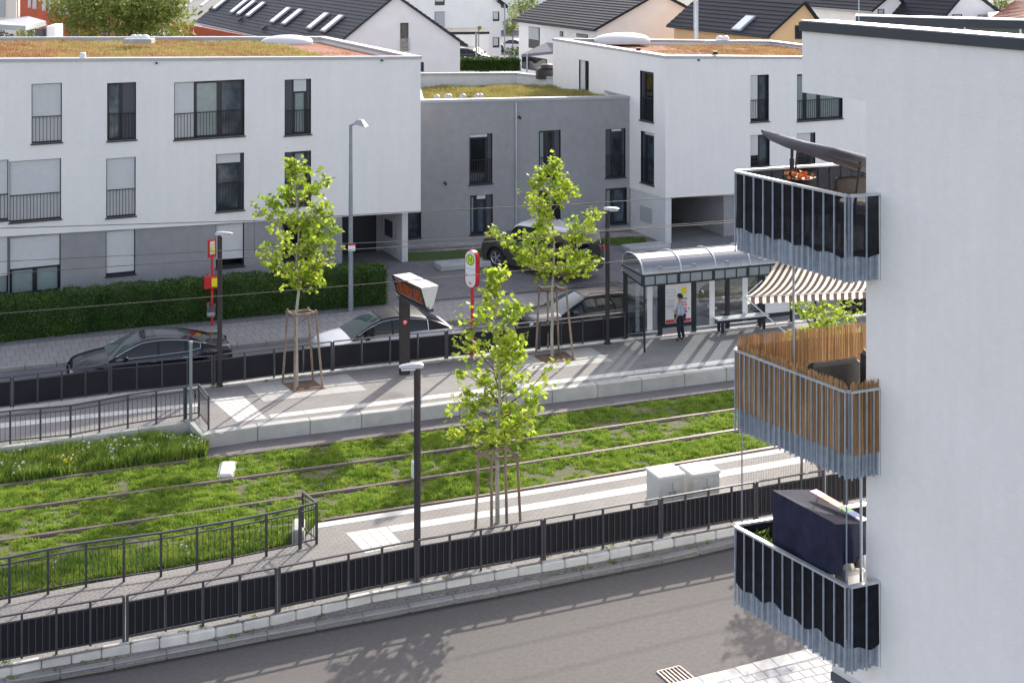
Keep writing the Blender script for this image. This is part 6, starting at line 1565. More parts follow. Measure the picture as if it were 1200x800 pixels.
# hedges
def hedge(label, pts, h, w, n, seed, size=.075, m='leaf_hedge'):
    r = np.random.default_rng(seed); root = thing('hedge', label, 'hedge', pts[0]); P = Poly(pts); mb = MB(); out = []
    K = 24; rows = []
    for i in range(K+1):
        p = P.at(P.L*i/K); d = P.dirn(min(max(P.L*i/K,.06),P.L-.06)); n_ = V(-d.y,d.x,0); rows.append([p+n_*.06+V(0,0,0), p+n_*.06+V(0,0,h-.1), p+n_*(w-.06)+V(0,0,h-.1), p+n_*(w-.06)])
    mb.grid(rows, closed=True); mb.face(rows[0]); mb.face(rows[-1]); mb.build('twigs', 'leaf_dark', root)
    L = P.L
    for i in range(n):
        t = r.uniform(-.1, L+.1); p = P.at(min(max(t,0),L)); d = P.dirn(min(max(t,.06),L-.06)); n_ = V(-d.y,d.x,0); p = p + d*(t-min(max(t,0),L))
        k = r.uniform(); j = abs(r.normal(0,.045)) - .03; hh = h + .03*math.sin(t*3.1) + .03*math.sin(t*7.7)
        if k < .50: q = p - n_*j*1.2 + V(0,0,r.uniform(.02,hh))
        elif k < .93: q = p + n_*r.uniform(0,w) + V(0,0,hh+j)
        else: e = L if r.uniform() < .7 else 0; pe = P.at(e); de = P.dirn(min(max(e,.06),L-.06)); q = pe + de*(j if e else -j) + n_*r.uniform(0,w) + V(0,0,r.uniform(.02,hh))
        out.append(tuple(q))
    stuff(leaf_mesh('leaves', np.array(out), size, [m], root, shape=lens_leaf(), seed=seed, up=.2)); return root
hedge('long dark green clipped hedge in front of the white house on the left', [Gz(x, y) for x, y in ((-160,419),(0,401.5),(150,385),(300,371),(452,357))], 1.36, 1.15, 42000, 2)
h2 = [PD(538,83.5,104), PD(609,83.5,108)]; 
hedge('far clipped hedge between the gabled white house and the house with the dark parasol', [V(p.x,p.y,p.z) for p in h2], .9, 1.5, 9000, 5, size=.12)
# background greenery
c = PD(138,20,86); bush('round_tree', 'large olive green tree behind the flat roof of the white house', 'tree', c, 4.5, 3.5, 3.0, 18000, .24, 'leaf_bush', seed=3, lumps=18)
c = PD(12,42,72); bush('bush', 'dark purple green bush by the pale canopy at the far left', 'bush', (c.x,c.y,c.z-.4), .8,.6,.7, 900, .12, 'leaf_dark', seed=6)
c = PD(26,39,70); bush('bush', 'small conifer below the pale canopy, the left of two', 'bush', (c.x,c.y,c.z-.3), .3,.3,.6, 400, .1, 'leaf_bush', seed=7)
c = PD(38,40,70); bush('bush', 'small conifer below the pale canopy, the right of two', 'bush', (c.x,c.y,c.z-.3), .3,.3,.6, 400, .1, 'leaf_bush', seed=8)
c = PD(612,3,150); bush('round_tree', 'light green tree beside the dark roofed house with the parasol', 'tree', c, 1.9,1.6,2.4, 1800, .24, 'grass_tall', seed=10)
c = PD(601,32,140); bush('round_bush', 'round bush in the far street beside the dark roofed house', 'bush', c, 1.1,1.0,1.3, 1500, .18, 'leaf_bush', seed=12)
c = PD(601,66,125); bush('round_bush', 'low dark bush at the right end of the far hedge', 'bush', c, .75,.7,.85, 900, .14, 'leaf_hedge', seed=13)
c = PD(561,33,119); bush('potted_tree', 'small round topped tree on the far garage roof beside the thin lamp post', 'tree', c, .25,.25,.32, 300, .09, 'leaf_bush', seed=14)
c = PD(1172,4,140); bush('round_tree', 'green tree between the white gable and the red tiled roof at the far right', 'tree', c, 1.6,1.4,1.6, 1500, .2, 'leaf_bush', seed=15)
# ================================================================ houses behind
BDR = V(.93, .36).normalized()
def plane_at(px, Y, d): return Plane(((px-600)/F*Y, Y), d)
def gable_house(label, px_l, px_r, Y, eave_l, eave_r, apex, wall, roof, depth, wins=(), zbase=0, over=.35, ddir=None, name='gabled_house', roof_th=.16):
    """gable wall facing us along BD direction between two photo columns; ridge runs away from us"""
    pl = plane_at(px_l, Y, V(1,.30)); u1 = pl.u(px_r); ua = pl.u(apex[0])
    z0, z1, za = pl.z(px_l, eave_l), pl.z(px_r, eave_r), pl.z(apex[0], apex[1])
    root = thing(name, label, 'house', pl.w(u1/2, 0)); d = (ddir or AD); 
    def bk(u, z, s): p = pl.w(u, 0); return V(p.x+d.x*s, p.y+d.y*s, z)
    mb = MB(); f = [bk(0,zbase,0), bk(u1,zbase,0), bk(u1,z1,0), bk(ua,za,0), bk(0,z0,0)]; b = [bk(0,zbase,depth), bk(u1,zbase,depth), bk(u1,z1,depth), bk(ua,za,depth), bk(0,z0,depth)]
    mb.add(f+b, [(0,1,2,3,4),(9,8,7,6,5),(0,4,9,5),(1,6,7,2),(0,5,6,1)]); mb.build('wall', wall, root)
    sl = (za-z0)/ua; sr = (za-z1)/(u1-ua)
    for (ue_, ze_, s_) in ((-over, z0-sl*over, -1), (u1+over, z1-sr*over, 1)):
        mb = MB(); q = [bk(ue_,ze_,-.25), bk(ua,za,-.25), bk(ua,za,depth+.3), bk(ue_,ze_,depth+.3)]; t = V(0,0,roof_th)
        n = max(6, int(math.hypot(ua-ue_, za-ze_)/.36)) # tile courses as small steps
        for i in range(n):
            a0, a1 = i/n, (i+1)/n; p0, p1 = q[0].lerp(q[1],a0)+t, q[0].lerp(q[1],a1)+t; r0, r1 = q[3].lerp(q[2],a0)+t, q[3].lerp(q[2],a1)+t
            mb.face([p0+V(0,0,.045), r0+V(0,0,.045), r1, p1][:4]); mb.face([p0, r0, r0+V(0,0,.045), p0+V(0,0,.045)])
        mb.face([q[0], q[3], q[3]+t, q[0]+t]); mb.face([q[0], q[0]+t, q[1]+t, q[1]]); mb.face([q[0],q[1],q[2],q[3]])
        mb.build('roof', roof, root)
        mb = MB(); mb.tube([q[0]+V(0,0,.05), q[3]+V(0,0,.05)], .07, 6); mb.build('gutter', 'coping', root)
    for w in wins:
        (x0, x1, y0, y1, k) = w[:5]; xm = (x0+x1)/2; a, b2 = pl.u(x0), pl.u(x1); zz1, zz0 = pl.z(xm,y0), pl.z(xm,y1)
        mb = MB(); mb.pbox(pl, a, b2, zz0, zz1, 0.0, .04); wn = mb.build('window', 'frame', root)
        mb = MB(); sp = zz0 if k in ('shutter','shutter_grey') else zz1-(zz1-zz0)*.0
        if k in ('shutter','shutter_grey'): mb.pbox(pl, a+.06, b2-.1, zz0+.04, zz1-.04, .04, .06); mb.build('shutter', k, wn)
        else: mb.pbox(pl, a+.08, b2-.08, zz0+.08, zz1-.08, .04, .05); mb.build('pane', 'pane', wn)
        if len(w) > 5: mb = MB(); zr_ = pl.z(xm,w[5]); mb.pbox(pl, a-.02, b2+.1, zz0, zr_, .08, .12); mb.build('railing', 'clear_glass', wn)
    return root, pl, bk, (u1, ua, z0, z1, za, sl, sr)
# big grey roofed house with many skylights, gable to us
root, pl, bk, (u1,ua,z0,z1,za,sl,sr) = gable_house('large white gabled house with a long dark grey tiled roof full of skylights', 392, 539, 100, 55, 50, (463,-4), 'far_white', 'roof_slate', 34, [(469,478.5,27,60,'pane',45),(493,496.5,73,84,'pane')], over=.5)
def on_roof(px, py):                      # where a sight line meets the left roof slope
    o = V(0,0,H); r = V((px-600)/F, 1, -(py-YH)/F)
    A, B, C = bk(0,z0,0), bk(ua,za,0), bk(0,z0,10); n = (B-A).cross(C-A).normalized(); t = (A-o).dot(n)/r.dot(n); return o + r*t, (B-A).normalized(), (C-A).normalized(), n
for i, (x, y) in enumerate(((331,21),(345,23),(375,28),(392,31),(291,12),(302,14),(262,6),(283,10),(247,3),(232,0),(222,-3))):
    p, e1, e2, n = on_roof(x, y); n = n if n.z > 0 else -n; p = p + n*(.28)
    mb = MB(); rot = Matrix((e2, e1, n)).transposed(); mb.bbox(p, (1.0,1.9,.12), .02, rot); s = mb.build('skylight', 'coping', root); mb = MB(); mb.bbox(p+n*.07, (.84,1.7,.03), .01, rot); mb.build('glass', 'skylight', s)
for (x, y) in ((237,18),(284,26),(250,13),(312,36)):
    p, e1, e2, n = on_roof(x, y); n = n if n.z > 0 else -n; mb = MB(); mb.bbox(p+n*.3, (.3,.5,.16), .03, Matrix((e2, e1, n)).transposed()); mb.build('roof_vent', 'coping_dark', root)
# brick lower building with pale band left of it
pl = Plane(((105-600)/F*92, 92), (PD(300,45,80)-PD(105,45,92)).to_2d())
root = thing('brick_building', 'red brick building with white framed windows behind the round tree at the top left', 'building', PD(60,60,95))
pl = plane_at(20, 96, V(1,-.10))
mb = MB(); a, b = pl.u(21), pl.u(125); z = 12.5
mb.pbox(pl, a, b, 0, z, -8, 0); mb.build('wall', 'red_brick', root)
for (x0,x1,y1) in ((33,36.5,9.5),(38.5,43,11),(49.5,54,13),(56.5,60.5,15),(67.5,72,17.5),(75,80,18),(94,100,12)):
    xm = (x0+x1)/2; mb = MB(); mb.pbox(pl, pl.u(x0), pl.u(x1), pl.z(xm,y1), pl.z(xm,y1-18), 0, .06); w = mb.build('window', 'shutter', root)
    mb = MB(); mb.pbox(pl, pl.u(x0)+.05, pl.u(x1)-.05, pl.z(xm,y1)+.05, pl.z(xm,y1)+.1, .06, .1); mb.build('sill', 'coping', w)
mb = MB(); ra, rb = PD(198,25,98), PD(292,42.5,88); mb.add([ra, rb, V(rb.x,rb.y,0), V(ra.x,ra.y,0), ra+V(-.5,1,0), rb+V(-.5,1,0)], [(0,1,2,3),(0,4,5,1)]); mb.build('wall', 'red_brick', root)
t = thing('cream_building', 'cream building cut off by the left frame edge, beside the brick one', 'building', PD(5,60,88))
pl = plane_at(-40, 88, V(1,.05)); mb = MB(); mb.pbox(pl, pl.u(-40), pl.u(19), 0, 13, -.8, 0); mb.build('wall', 'far_cream', t)
mb = MB(); mb.pbox(pl, pl.u(-2), pl.u(6), pl.z(0,20), pl.z(0,-20), 0, .1); mb.build('window_band', 'coping', t); mb = MB(); mb.pbox(pl, pl.u(20.2), pl.u(21.6), 0, 13, 0, .1); mb.build('downpipe', 'coping', t)
t = thing('garden_canopy', 'pale flat roofed canopy on posts in front of the brick building', 'canopy', PD(28,45,74))
a = [PD(0,29,72), PD(30,30.5,71), PD(54,25,77), PD(33,19,82), PD(0,24,80)]
mb = MB(); n = len(a); mb.add([p for p in a]+[p-V(0,0,.25) for p in a], [tuple(range(n)), tuple(range(2*n-1,n-1,-1))]+[(i,(i+1)%n,(i+1)%n+n,i+n) for i in range(n)]); mb.build('canopy_roof', 'coping', t)
for p in a: mb = MB(); mb.tube([V(p.x,p.y,0), p-V(0,0,.2)], .08, 8); mb.build('post', 'coping', t)
t = thing('garden_fence', 'low dark blue fence panel below the pale canopy', 'fence', PD(40,42,73)); pl = plane_at(26, 73, V(1,.1)); mb = MB(); mb.pbox(pl, pl.u(28), pl.u(54), 0, pl.z(40,34), -.1, 0); mb.build('panel', 'carpaint_navy', t)
mb = MB(); mb.pbox(pl, pl.u(54.5), pl.u(64), 0, pl.z(58,31), -2, -.1); tag(mb.build('garden_wall', 'far_white'), 'short white garden wall piece left of the large olive tree', 'wall')
# white house far behind with flat windows
pl = plane_at(470, 140, V(1,.22)); root = thing('far_white_house', 'tall plain white house with a small dark garage, behind the gabled white house', 'house', PD(540,80,140))
mb = MB(); b = pl.u(587); a = pl.u(430); zt_ = pl.z(585,-6); mb.pbox(pl, a, b, 0, zt_+3, -9, 0); mb.build('wall', 'far_white', root)
mb = MB(); q0, q1 = pl.w(pl.u(582), pl.z(584,-3), .5), pl.w(pl.u(594), pl.z(593,6), .5); r_ = V(AD.x*9,AD.y*9,0)
mb.add([q0, q1, q1+r_, q0+r_] + [p-V(0,0,.35) for p in (q0,q1,q1+r_,q0+r_)], [(0,1,2,3),(7,6,5,4),(0,4,5,1),(1,5,6,2),(3,2,6,7)]); mb.build('roof', 'roof_black', root)
for (x0,x1,y0,y1,k) in ((509.5,521,-14,6.5,0),(509.5,521,14,34,1),(577.5,585,14,25,0),(577.5,585,44,56,0)):
    xm = (x0+x1)/2; mb = MB(); mb.pbox(pl, pl.u(x0), pl.u(x1), pl.z(xm,y1), pl.z(xm,y0), 0, .05); w = mb.build('window', 'frame', root); mb = MB(); hgt = pl.z(xm,y0)-pl.z(xm,y1)
    mb.pbox(pl, pl.u(x0)+.05, pl.u(x1)-.15*(1-k), pl.z(xm,y1)+(.05 if k else hgt*.22), pl.z(xm,y0)-.05, .05, .08); mb.build('shutter', 'shutter_grey' if k else 'shutter', w)
mb = MB(); pg = plane_at(520, 126, V(1,.12)); mb.pbox(pg, pg.u(520), pg.u(573), 0, pg.z(548,40.5), -5, 0); gar = thing('garage', 'small white garage with a dark flat roof, before the far white house', 'garage', PD(550,70,126)); mb.build('wall', 'far_white', gar)
mb = MB(); mb.pbox(pg, pg.u(519.5), pg.u(573.5), pg.z(548,40.5)+.01, pg.z(548,37.5), -5.1, .1); mb.build('roof', 'roof_black', gar)
mb = MB(); mb.pbox(pg, pg.u(562), pg.u(573.2), 0, pg.z(560,70), .0, .05); mb.build('plinth', 'coping_dark', gar)
mb = MB(); c = PD(558,72,116); mb.tube([V(c.x,c.y,0), PD(558,39,116)], .09, 8); o = mb.build('lamp_post', 'steel_pole'); tag(o, 'thin grey lamp post in front of the far garage', 'street lamp')
mb = MB(); c = PD(591.5,40,135); mb.tube([V(c.x,c.y,0), PD(591.5,5,135)], .06, 8); tag(mb.build('downpipe_post', 'steel_pole'), 'thin grey pole at the right corner of the tall white house', 'pole')
pl = plane_at(585, 200, V(1,.1)); mb = MB(); mb.pbox(pl, pl.u(560), pl.u(700), 0, pl.z(600,-15), -8, 0); t = thing('far_white_house', 'distant pale house at the end of the street above the round bush', 'house', PD(600,40,200)); mb.build('wall', 'far_white', t)
mb = MB(); mb.pbox(pl, pl.u(621), pl.u(626), pl.z(622,5), pl.z(622,-2), 0, .1); mb.build('window', 'frame', t)
gz = [PD(575,62,132), PD(640,62,132), PD(640,40,190), PD(575,40,190)]; mb = MB(); mb.face([V(p.x,p.y,-.02) for p in (V(-5,110,0),V(12,110,0),V(14,210,0),V(-8,210,0))]); struct(mb.build('far_street', 'asphalt_far'))
# house with dark roof: gable to us on the right, long side to the left
def corner_house(label, cx, Y, eave_y, gable_r, apex, left_px, left_y, wall, gwall, roof, wins=(), gw=(), name='gabled_house'):
    """corner (nearest) at photo column cx; gable wall to the right, long wall running back to the left"""
    pl = plane_at(cx, Y, V(1,.30)); ze = pl.z(cx, eave_y); ur = pl.u(gable_r); ua = pl.u(apex[0]); za = pl.z(*apex); root = thing(name, label, 'house', pl.w(ur/2,0))
    k = (left_px-600)/F; a = pl.a; s = (k*a.y - a.x)/(AD.x - k*AD.y)
    def bk(u, z, q): p = pl.w(u,0); return V(p.x+AD.x*q, p.y+AD.y*q, z)
    zr = za - (ze-0)*0; z_r = ze
    mb = MB(); f = [bk(0,0,0), bk(ur,0,0), bk(ur,z_r,0), bk(ua,za,0), bk(0,ze,0)]; b = [bk(0,0,s), bk(ur,0,s), bk(ur,z_r,s), bk(ua,za,s), bk(0,ze,s)]
    mb.add(f+b, [(9,8,7,6,5),(0,4,9,5),(1,6,7,2)]); mb.build('wall', wall, root); mb = MB(); mb.add(f, [(0,1,2,3,4)]); mb.build('gable_wall', gwall, root)
    for u_, zz, sg in ((0,ze,-1),(ur,z_r,1)):
        sl = (za-zz)/abs(ua-u_); e = bk(u_+sg*.4, zz-sl*.4, -.3); t = bk(ua, za, -.3); e2 = bk(u_+sg*.4, zz-sl*.4, s+.3); t2 = bk(ua, za, s+.3); up_ = V(0,0,.16)
        mb = MB(); n = max(6, int((t-e).length/.36))
        for i in range(n):
            a0, a1 = i/n, (i+1)/n; mb.face([e.lerp(t,a0)+up_+V(0,0,.045), e2.lerp(t2,a0)+up_+V(0,0,.045), e2.lerp(t2,a1)+up_, e.lerp(t,a1)+up_]); mb.face([e.lerp(t,a0)+up_, e2.lerp(t2,a0)+up_, e2.lerp(t2,a0)+up_+V(0,0,.045), e.lerp(t,a0)+up_+V(0,0,.045)])
        mb.face([e,e2,e2+up_,e+up_]); mb.face([e,e+up_,t+up_,t]); mb.face([e,t,t2,e2]); mb.build('roof', roof, root)
        mb = MB(); mb.tube([e+V(0,0,.08), e2+V(0,0,.08)], .07, 6); mb.build('gutter', 'coping_dark', root)
    ps = Plane((bk(0,0,s).x, bk(0,0,s).y), (bk(0,0,0)-bk(0,0,s)).to_2d())
    for P_, ws in ((ps, wins), (pl, gw)):
        for (x0,x1,y0,y1,kind) in ws:
            xm = (x0+x1)/2; mb = MB(); mb.pbox(P_, P_.u(x0), P_.u(x1), P_.z(xm,y1), P_.z(xm,y0), 0, .05); w = mb.build('window', 'frame', root)
            h_ = P_.z(xm,y0)-P_.z(xm,y1); mb = MB()
            if kind.startswith('shutter'): mb.pbox(P_, P_.u(x0)+.05, P_.u(x1)-.05, P_.z(xm,y1)+h_*(.42 if kind == 'shutter_half' else .04), P_.z(xm,y0)-.03, .05, .08); mb.build('shutter', 'shutter_grey', w)
            else: mb.pbox(P_, P_.u(x0)+.08, P_.u(x1)-.08, P_.z(xm,y1)+.08, P_.z(xm,y0)-.08, .05, .06); mb.build('pane', kind, w)
    return root, pl, bk, (ur, ua, ze, za, s)
r3 = corner_house('white house with a dark tiled roof and cream gable behind the terrace', 700, 104, 33.5, 842, (771,-7), 608, 0, 'far_white', 'far_cream', 'roof_black',
   wins=[(620,632.5,32,57,'shutter_half'),(656.5,660,37,43,'pane'),(676,689,40,44,'pane'),(612,641,67,83,'pane')])
r4 = corner_house('house with a black tiled roof, one skylight and an orange gable', 903, 92, 39, 966, (941,4), 790, 0, 'far_orange', 'far_orange', 'roof_black', gw=[(931.5,939.5,30,46,'pane')])
def roof_item(rr, px, py, size, nm, m1, m2, lift=.2):
    root, pl, bk, (ur,ua,ze,za,s) = rr; A, B, C = bk(0,ze,0), bk(ua,za,0), bk(0,ze,10); n = (B-A).cross(C-A).normalized(); n = n if n.z > 0 else -n
    o = V(0,0,H); r = V((px-600)/F, 1, -(py-YH)/F); t = (A-o).dot(n)/r.dot(n); p = o+r*t+n*lift; rot = Matrix(((C-A).normalized(), (B-A).normalized(), n)).transposed()
    mb = MB(); mb.bbox(p, size, .02, rot); w = mb.build(nm, m1, root)
    if m2: mb = MB(); mb.bbox(p+n*.06, (size[0]-.16,size[1]-.16,.04), .01, rot); mb.build('glass', m2, w)
roof_item(r4, 873, 30, (1.0,1.5,.14), 'skylight', 'coping', 'skylight')
mb = MB(); c = PD(815.5,44,82); mb.tube([V(c.x,c.y,6), PD(815.5,1,82)], .14, 12); c2 = PD(815.5,0,82); mb.lathe([(.2,0),(.2,.2),(.001,.3)], tuple(c2), 12); o = mb.build('flue_pipe', 'galvanised_light'); tag(o, 'tall silver metal flue pipe rising in front of the black tiled roof', 'flue pipe')
gable_house('yellow gabled house between the orange gable and the dormer house', 962, 1048, 118, 22, 22, (1000,-10), 'far_yellow', 'roof_grey', 12, [(1003.5,1012,7,20,'pane')])
t = thing('tiled_roof_house', 'house showing only its pale grey tiled roof, left of the yellow gable', 'house', PD(945,20,128))
a = [PD(925,6,122), PD(975,24,118), PD(995,-8,140), PD(935,-12,142)]; mb = MB()
for i in range(12): 
    k0, k1 = i/12, (i+1)/12; p, q, r_, s_ = a[0].lerp(a[3],k0), a[1].lerp(a[2],k0), a[1].lerp(a[2],k1), a[0].lerp(a[3],k1); mb.face([p+V(0,0,.14), q+V(0,0,.14), r_, s_]); mb.face([p, q, q+V(0,0,.14), p+V(0,0,.14)])
mb.build('roof', 'roof_grey', t); mb = MB(); mb.prism([(a[0].x,a[0].y+1),(a[1].x,a[1].y+1),(a[2].x,a[2].y),(a[3].x,a[3].y)], 0, [a[0].z-.3,a[1].z-.3,a[2].z-.6,a[3].z-.6]); mb.build('wall', 'far_cream', t)
rr = gable_house('white house with a dark roof and two vent grilles, behind the near roof edge', 1024, 1076, 108, 11, 26, (1046,-8), 'far_white', 'roof_black', 10, [(1028.5,1036,11,19,'shutter_grey'),(1048.5,1057,13,20,'shutter_grey')])
rr = gable_house('white gabled house with two grey shuttered windows, left of the red tiled roof', 1104, 1168, 104, 22, 14, (1133,-12), 'far_white', 'roof_black', 14, [(1116,1127,17,23,'shutter_grey'),(1146,1158,17.5,23,'shutter_grey')])
t = thing('tiled_roof_house', 'house with a dark red tiled roof at the far right', 'house', PD(1180,20,96))
a = [PD(1158,24,92), PD(1260,34,90), PD(1245,0,100), PD(1190,1,100)]; mb = MB(); n = 16
for i in range(n):
    k0, k1 = i/n, (i+1)/n; p, q, r_, s_ = a[0].lerp(a[3],k0), a[1].lerp(a[2],k0), a[1].lerp(a[2],k1), a[0].lerp(a[3],k1); mb.face([p+V(0,0,.09), q+V(0,0,.09), r_, s_]); mb.face([p, q, q+V(0,0,.09), p+V(0,0,.09)])
mb.build('roof', 'roof_red', t); mb = MB(); mb.prism([(a[0].x+.5,a[0].y+.8),(a[1].x,a[1].y+.8),(a[2].x,a[2].y+6),(a[3].x,a[3].y+6)], 0, a[0].z-.2); mb.build('wall', 'far_white', t)
# terrace with dark parasol on the middle wing
t = thing('parasol', 'square dark parasol on the terrace behind the low grey wing', 'parasol', PD(617,86,76))
c = [PD(611,64,78), PD(650,60,73), PD(652,51,74), PD(640,52,80)]; cc = PD(640,50,77)
mb = MB()
for i in range(4): mb.face([c[i], c[(i+1)%4], cc]); mb.face([c[i], c[(i+1)%4], c[(i+1)%4]-V(0,0,.15), c[i]-V(0,0,.15)])
mb.build('canopy', 'grey_cloth', t); mb = MB(); q = PD(617.5,63,76.6); mb.tube([V(q.x,q.y,6.3), q], .04, 8); mb.build('pole', 'steel_pole', t)
c = PD(640,86,72.6); t = thing('grill', 'dark covered grill on the terrace under the square parasol', 'grill', c-V(0,0,.5)); mb = MB(); mb.bbox(c, (1.0,.5,.55), .08, Matrix.Rotation(.3,3,'Z')); mb.build('cover', 'dark_plastic', t)
mb = MB(); mb.lathe([(.35,0),(.3,.18),(.001,.25)], (c.x+.05,c.y,c.z+.27), 14); mb.build('lid', 'dark_plastic', t, smooth=True)
# ================================================================ overhead wires
def wire(label, pts, r=.011, drop=()):
    P = [PD(x, y, Yd) for x, y, Yd in pts]; mb = MB(); mb.tube(P, r, 6); o = mb.build('overhead_wire', 'wire'); tag(o, label, 'overhead wire', 'overhead wires of the tram line'); return o
ya = lambda x, r: F*H/(yat(r, x) - YH)
def yc(x, a, b): return (ya(x,a)+ya(x,b))/2
far_ = lambda x: yc(x,R1,R2); near_ = lambda x: yc(x,R3,R4)
wire('highest overhead tram wire, crossing the foot of the white facade', [(x, y, far_(x)) for x, y in ((-150,271),(0,267.5),(300,258.5),(492,247.5),(672,239.5),(779,232.5),(1150,208))])
wire('upper of the two close overhead wires crossing the grey ground floor', [(x, y, far_(x)) for x, y in ((-150,313),(0,306.5),(300,292),(395,286),(600,277.5),(697,270),(865,258),(1150,238))], .009)
wire('lower of the two close overhead wires crossing the grey ground floor', [(x, y, near_(x)) for x, y in ((-150,328),(0,321),(300,301),(402,293),(600,281.5),(697,271.5),(865,260.5),(1150,241))], .009)
wire('lowest overhead wire, crossing the hedge and the lamp post', [(x, y, near_(x)) for x, y in ((-150,379),(0,367.5),(300,343.7),(465,330),(600,318),(730,306),(1150,269))], .010)
for i, (x, y0, y1) in enumerate(((298,258.5,301),)):
    mb = MB(); a = PD(x,y0,far_(x)); b = V(a.x, a.y, zpx(y1, a.y)); mb.tube([a,b], .008, 5); tag(mb.build('wire_dropper', 'wire'), 'thin vertical dropper between overhead wires left of the leftmost tree', 'wire')
# person
f = G(797,399.5,.40)
def person():
    """standing figure, local: faces -y; then turned"""
    root = thing('person', 'person in a light blue shirt and dark trousers standing before the shelter poster', 'person', f, R(-120))
    hs = 1.60/1.75
    J = {'pel':(0,0,.93),'sp':(0,.01,1.10),'ch':(0,.02,1.30),'nk':(0,.01,1.47),'hd0':(0,-.005,1.53),'hd':(0,-.02,1.64),'hdt':(0,-.01,1.70),
         'hl':(.09,0,.90),'kl':(.10,-.02,.50),'al':(.10,.03,.10),'tl':(.11,-.13,.04),'hr':(-.09,0,.90),'kr':(-.10,.03,.50),'ar':(-.11,.10,.11),'tr':(-.12,-.05,.04),
         'sl':(.17,.02,1.40),'el':(.24,.05,1.13),'wl':(.23,-.06,.88),'sr':(-.17,.02,1.40),'er':(-.23,.0,1.14),'wr':(-.17,-.18,1.02),'pl':(.225,-.085,.81),'pr':(-.14,-.24,1.03)}
    def skin(name, edges, rad, m, parent=root, root_v=None, lv=2):
        ks = []; 
        for a, b in edges:
            for k in (a, b):
                if k not in ks: ks.append(k)
        me = bpy.data.meshes.new(name); me.from_pydata([tuple(c*hs for c in J[k]) for k in ks], [(ks.index(a), ks.index(b)) for a, b in edges], [])
        o = bpy.data.objects.new(name, me); COL.objects.link(o); md = o.modifiers.new('Skin', 'SKIN'); 
        for i, k in enumerate(ks): v = me.skin_vertices[0].data[i]; rr = rad[k]; v.radius = (rr[0]*hs, rr[1]*hs) if isinstance(rr, tuple) else (rr*hs, rr*hs); v.use_root = (k == (root_v or ks[0]))
        sb = o.modifiers.new('Sub', 'SUBSURF'); sb.levels = lv; sb.render_levels = lv
        dg = bpy.context.evaluated_depsgraph_get(); me2 = bpy.data.meshes.new_from_object(o.evaluated_get(dg)); bpy.data.objects.remove(o)
        me2.name = name; me2.materials.clear(); me2.materials.append(M[m]); me2.polygons.foreach_set('use_smooth', [True]*len(me2.polygons)); 
        return link(name, me2, parent)
    # finger joints, right hand held up in front, left hand hanging
    for s, w, dirv in (('l','pl',(0,-.25,-1)),('r','pr',(.35,-1,.1))):
        p = Vector(J[w]); d = Vector(dirv).normalized(); x = d.cross(V(0,0,1) if s == 'r' else V(0,1,0)).normalized()
        for i in range(4):
            b = p + x*(.028-.019*i); l = (.075,.085,.08,.062)[i]; J[f'f{s}{i}a'] = tuple(b+d*.03); J[f'f{s}{i}b'] = tuple(b+d*(.03+l*.5)+V(0,-.008,0)); J[f'f{s}{i}c'] = tuple(b+d*(.025+l*.85)+V(0,-.03,0) )
        J[f't{s}a'] = tuple(p + x*.035 - d*.01); J[f't{s}b'] = tuple(p + x*.055 + d*.04+V(0,-.02,0))
    body_e = [('pel','sp'),('sp','ch'),('ch','nk'),('nk','hd0'),('hd0','hd'),('hd','hdt'),('pel','hl'),('hl','kl'),('kl','al'),('al','tl'),('pel','hr'),('hr','kr'),('kr','ar'),('ar','tr'),('ch','sl'),('sl','el'),('el','wl'),('wl','pl'),('ch','sr'),('sr','er'),('er','wr'),('wr','pr')]
    for s, w in (('l','pl'),('r','pr')):
        for i in range(4): body_e += [(w,f'f{s}{i}a'),(f'f{s}{i}a',f'f{s}{i}b'),(f'f{s}{i}b',f'f{s}{i}c')]
        body_e += [(w,f't{s}a'),(f't{s}a',f't{s}b')]
    rad = {'pel':(.14,.10),'sp':(.12,.09),'ch':(.14,.10),'nk':.055,'hd0':.062,'hd':(.078,.098),'hdt':(.06,.075),'hl':.085,'kl':.055,'al':.038,'tl':.032,'hr':.085,'kr':.055,'ar':.038,'tr':.032,'sl':.055,'el':.040,'wl':.028,'sr':.055,'er':.040,'wr':.028,'pl':(.035,.02),'pr':(.035,.02)}
    for s in 'lr':
        for i in range(4): rad[f'f{s}{i}a'] = .010; rad[f'f{s}{i}b'] = .009; rad[f'f{s}{i}c'] = .008
        rad[f't{s}a'] = .012; rad[f't{s}b'] = .010
    skin('body', body_e, rad, 'skin', root_v='pel')
    up_ = 1.13
    r2 = {k: (tuple(c*up_+.012 for c in v) if isinstance(v, tuple) else v*up_+.012) for k, v in rad.items()}
    J['el2'] = J['el']; J['hem'] = (0,.0,.86); r2['hem'] = (.17,.125); J['nk0'] = (0,.015,1.42); r2['nk0'] = (.10,.08)
    J['sla'] = (.225,.02,1.0); r2['sla'] = .046; J['sra'] = (-.20,-.07,1.09); r2['sra'] = .046
    skin('shirt', [('ch','sp'),('sp','pel'),('pel','hem'),('ch','nk0'),('ch','sl'),('sl','el'),('el','sla'),('ch','sr'),('sr','er'),('er','sra')], r2, 'shirt', root_v='ch')
    skin('trousers', [('pel','hl'),('hl','kl'),('kl','al'),('pel','hr'),('hr','kr'),('kr','ar')], {**r2, 'kl':.078, 'kr':.078, 'al':.06, 'ar':.06}, 'jeans')
    for s in 'lr': skin('shoe', [(f'a{s}',f't{s}')], {f'a{s}':.05, f't{s}':.042}, 'dark_plastic')
    # hair: cap over the back of the skull
    mb = MB(); c = Vector(J['hd'])*hs + V(0,.015,.022); rows = []
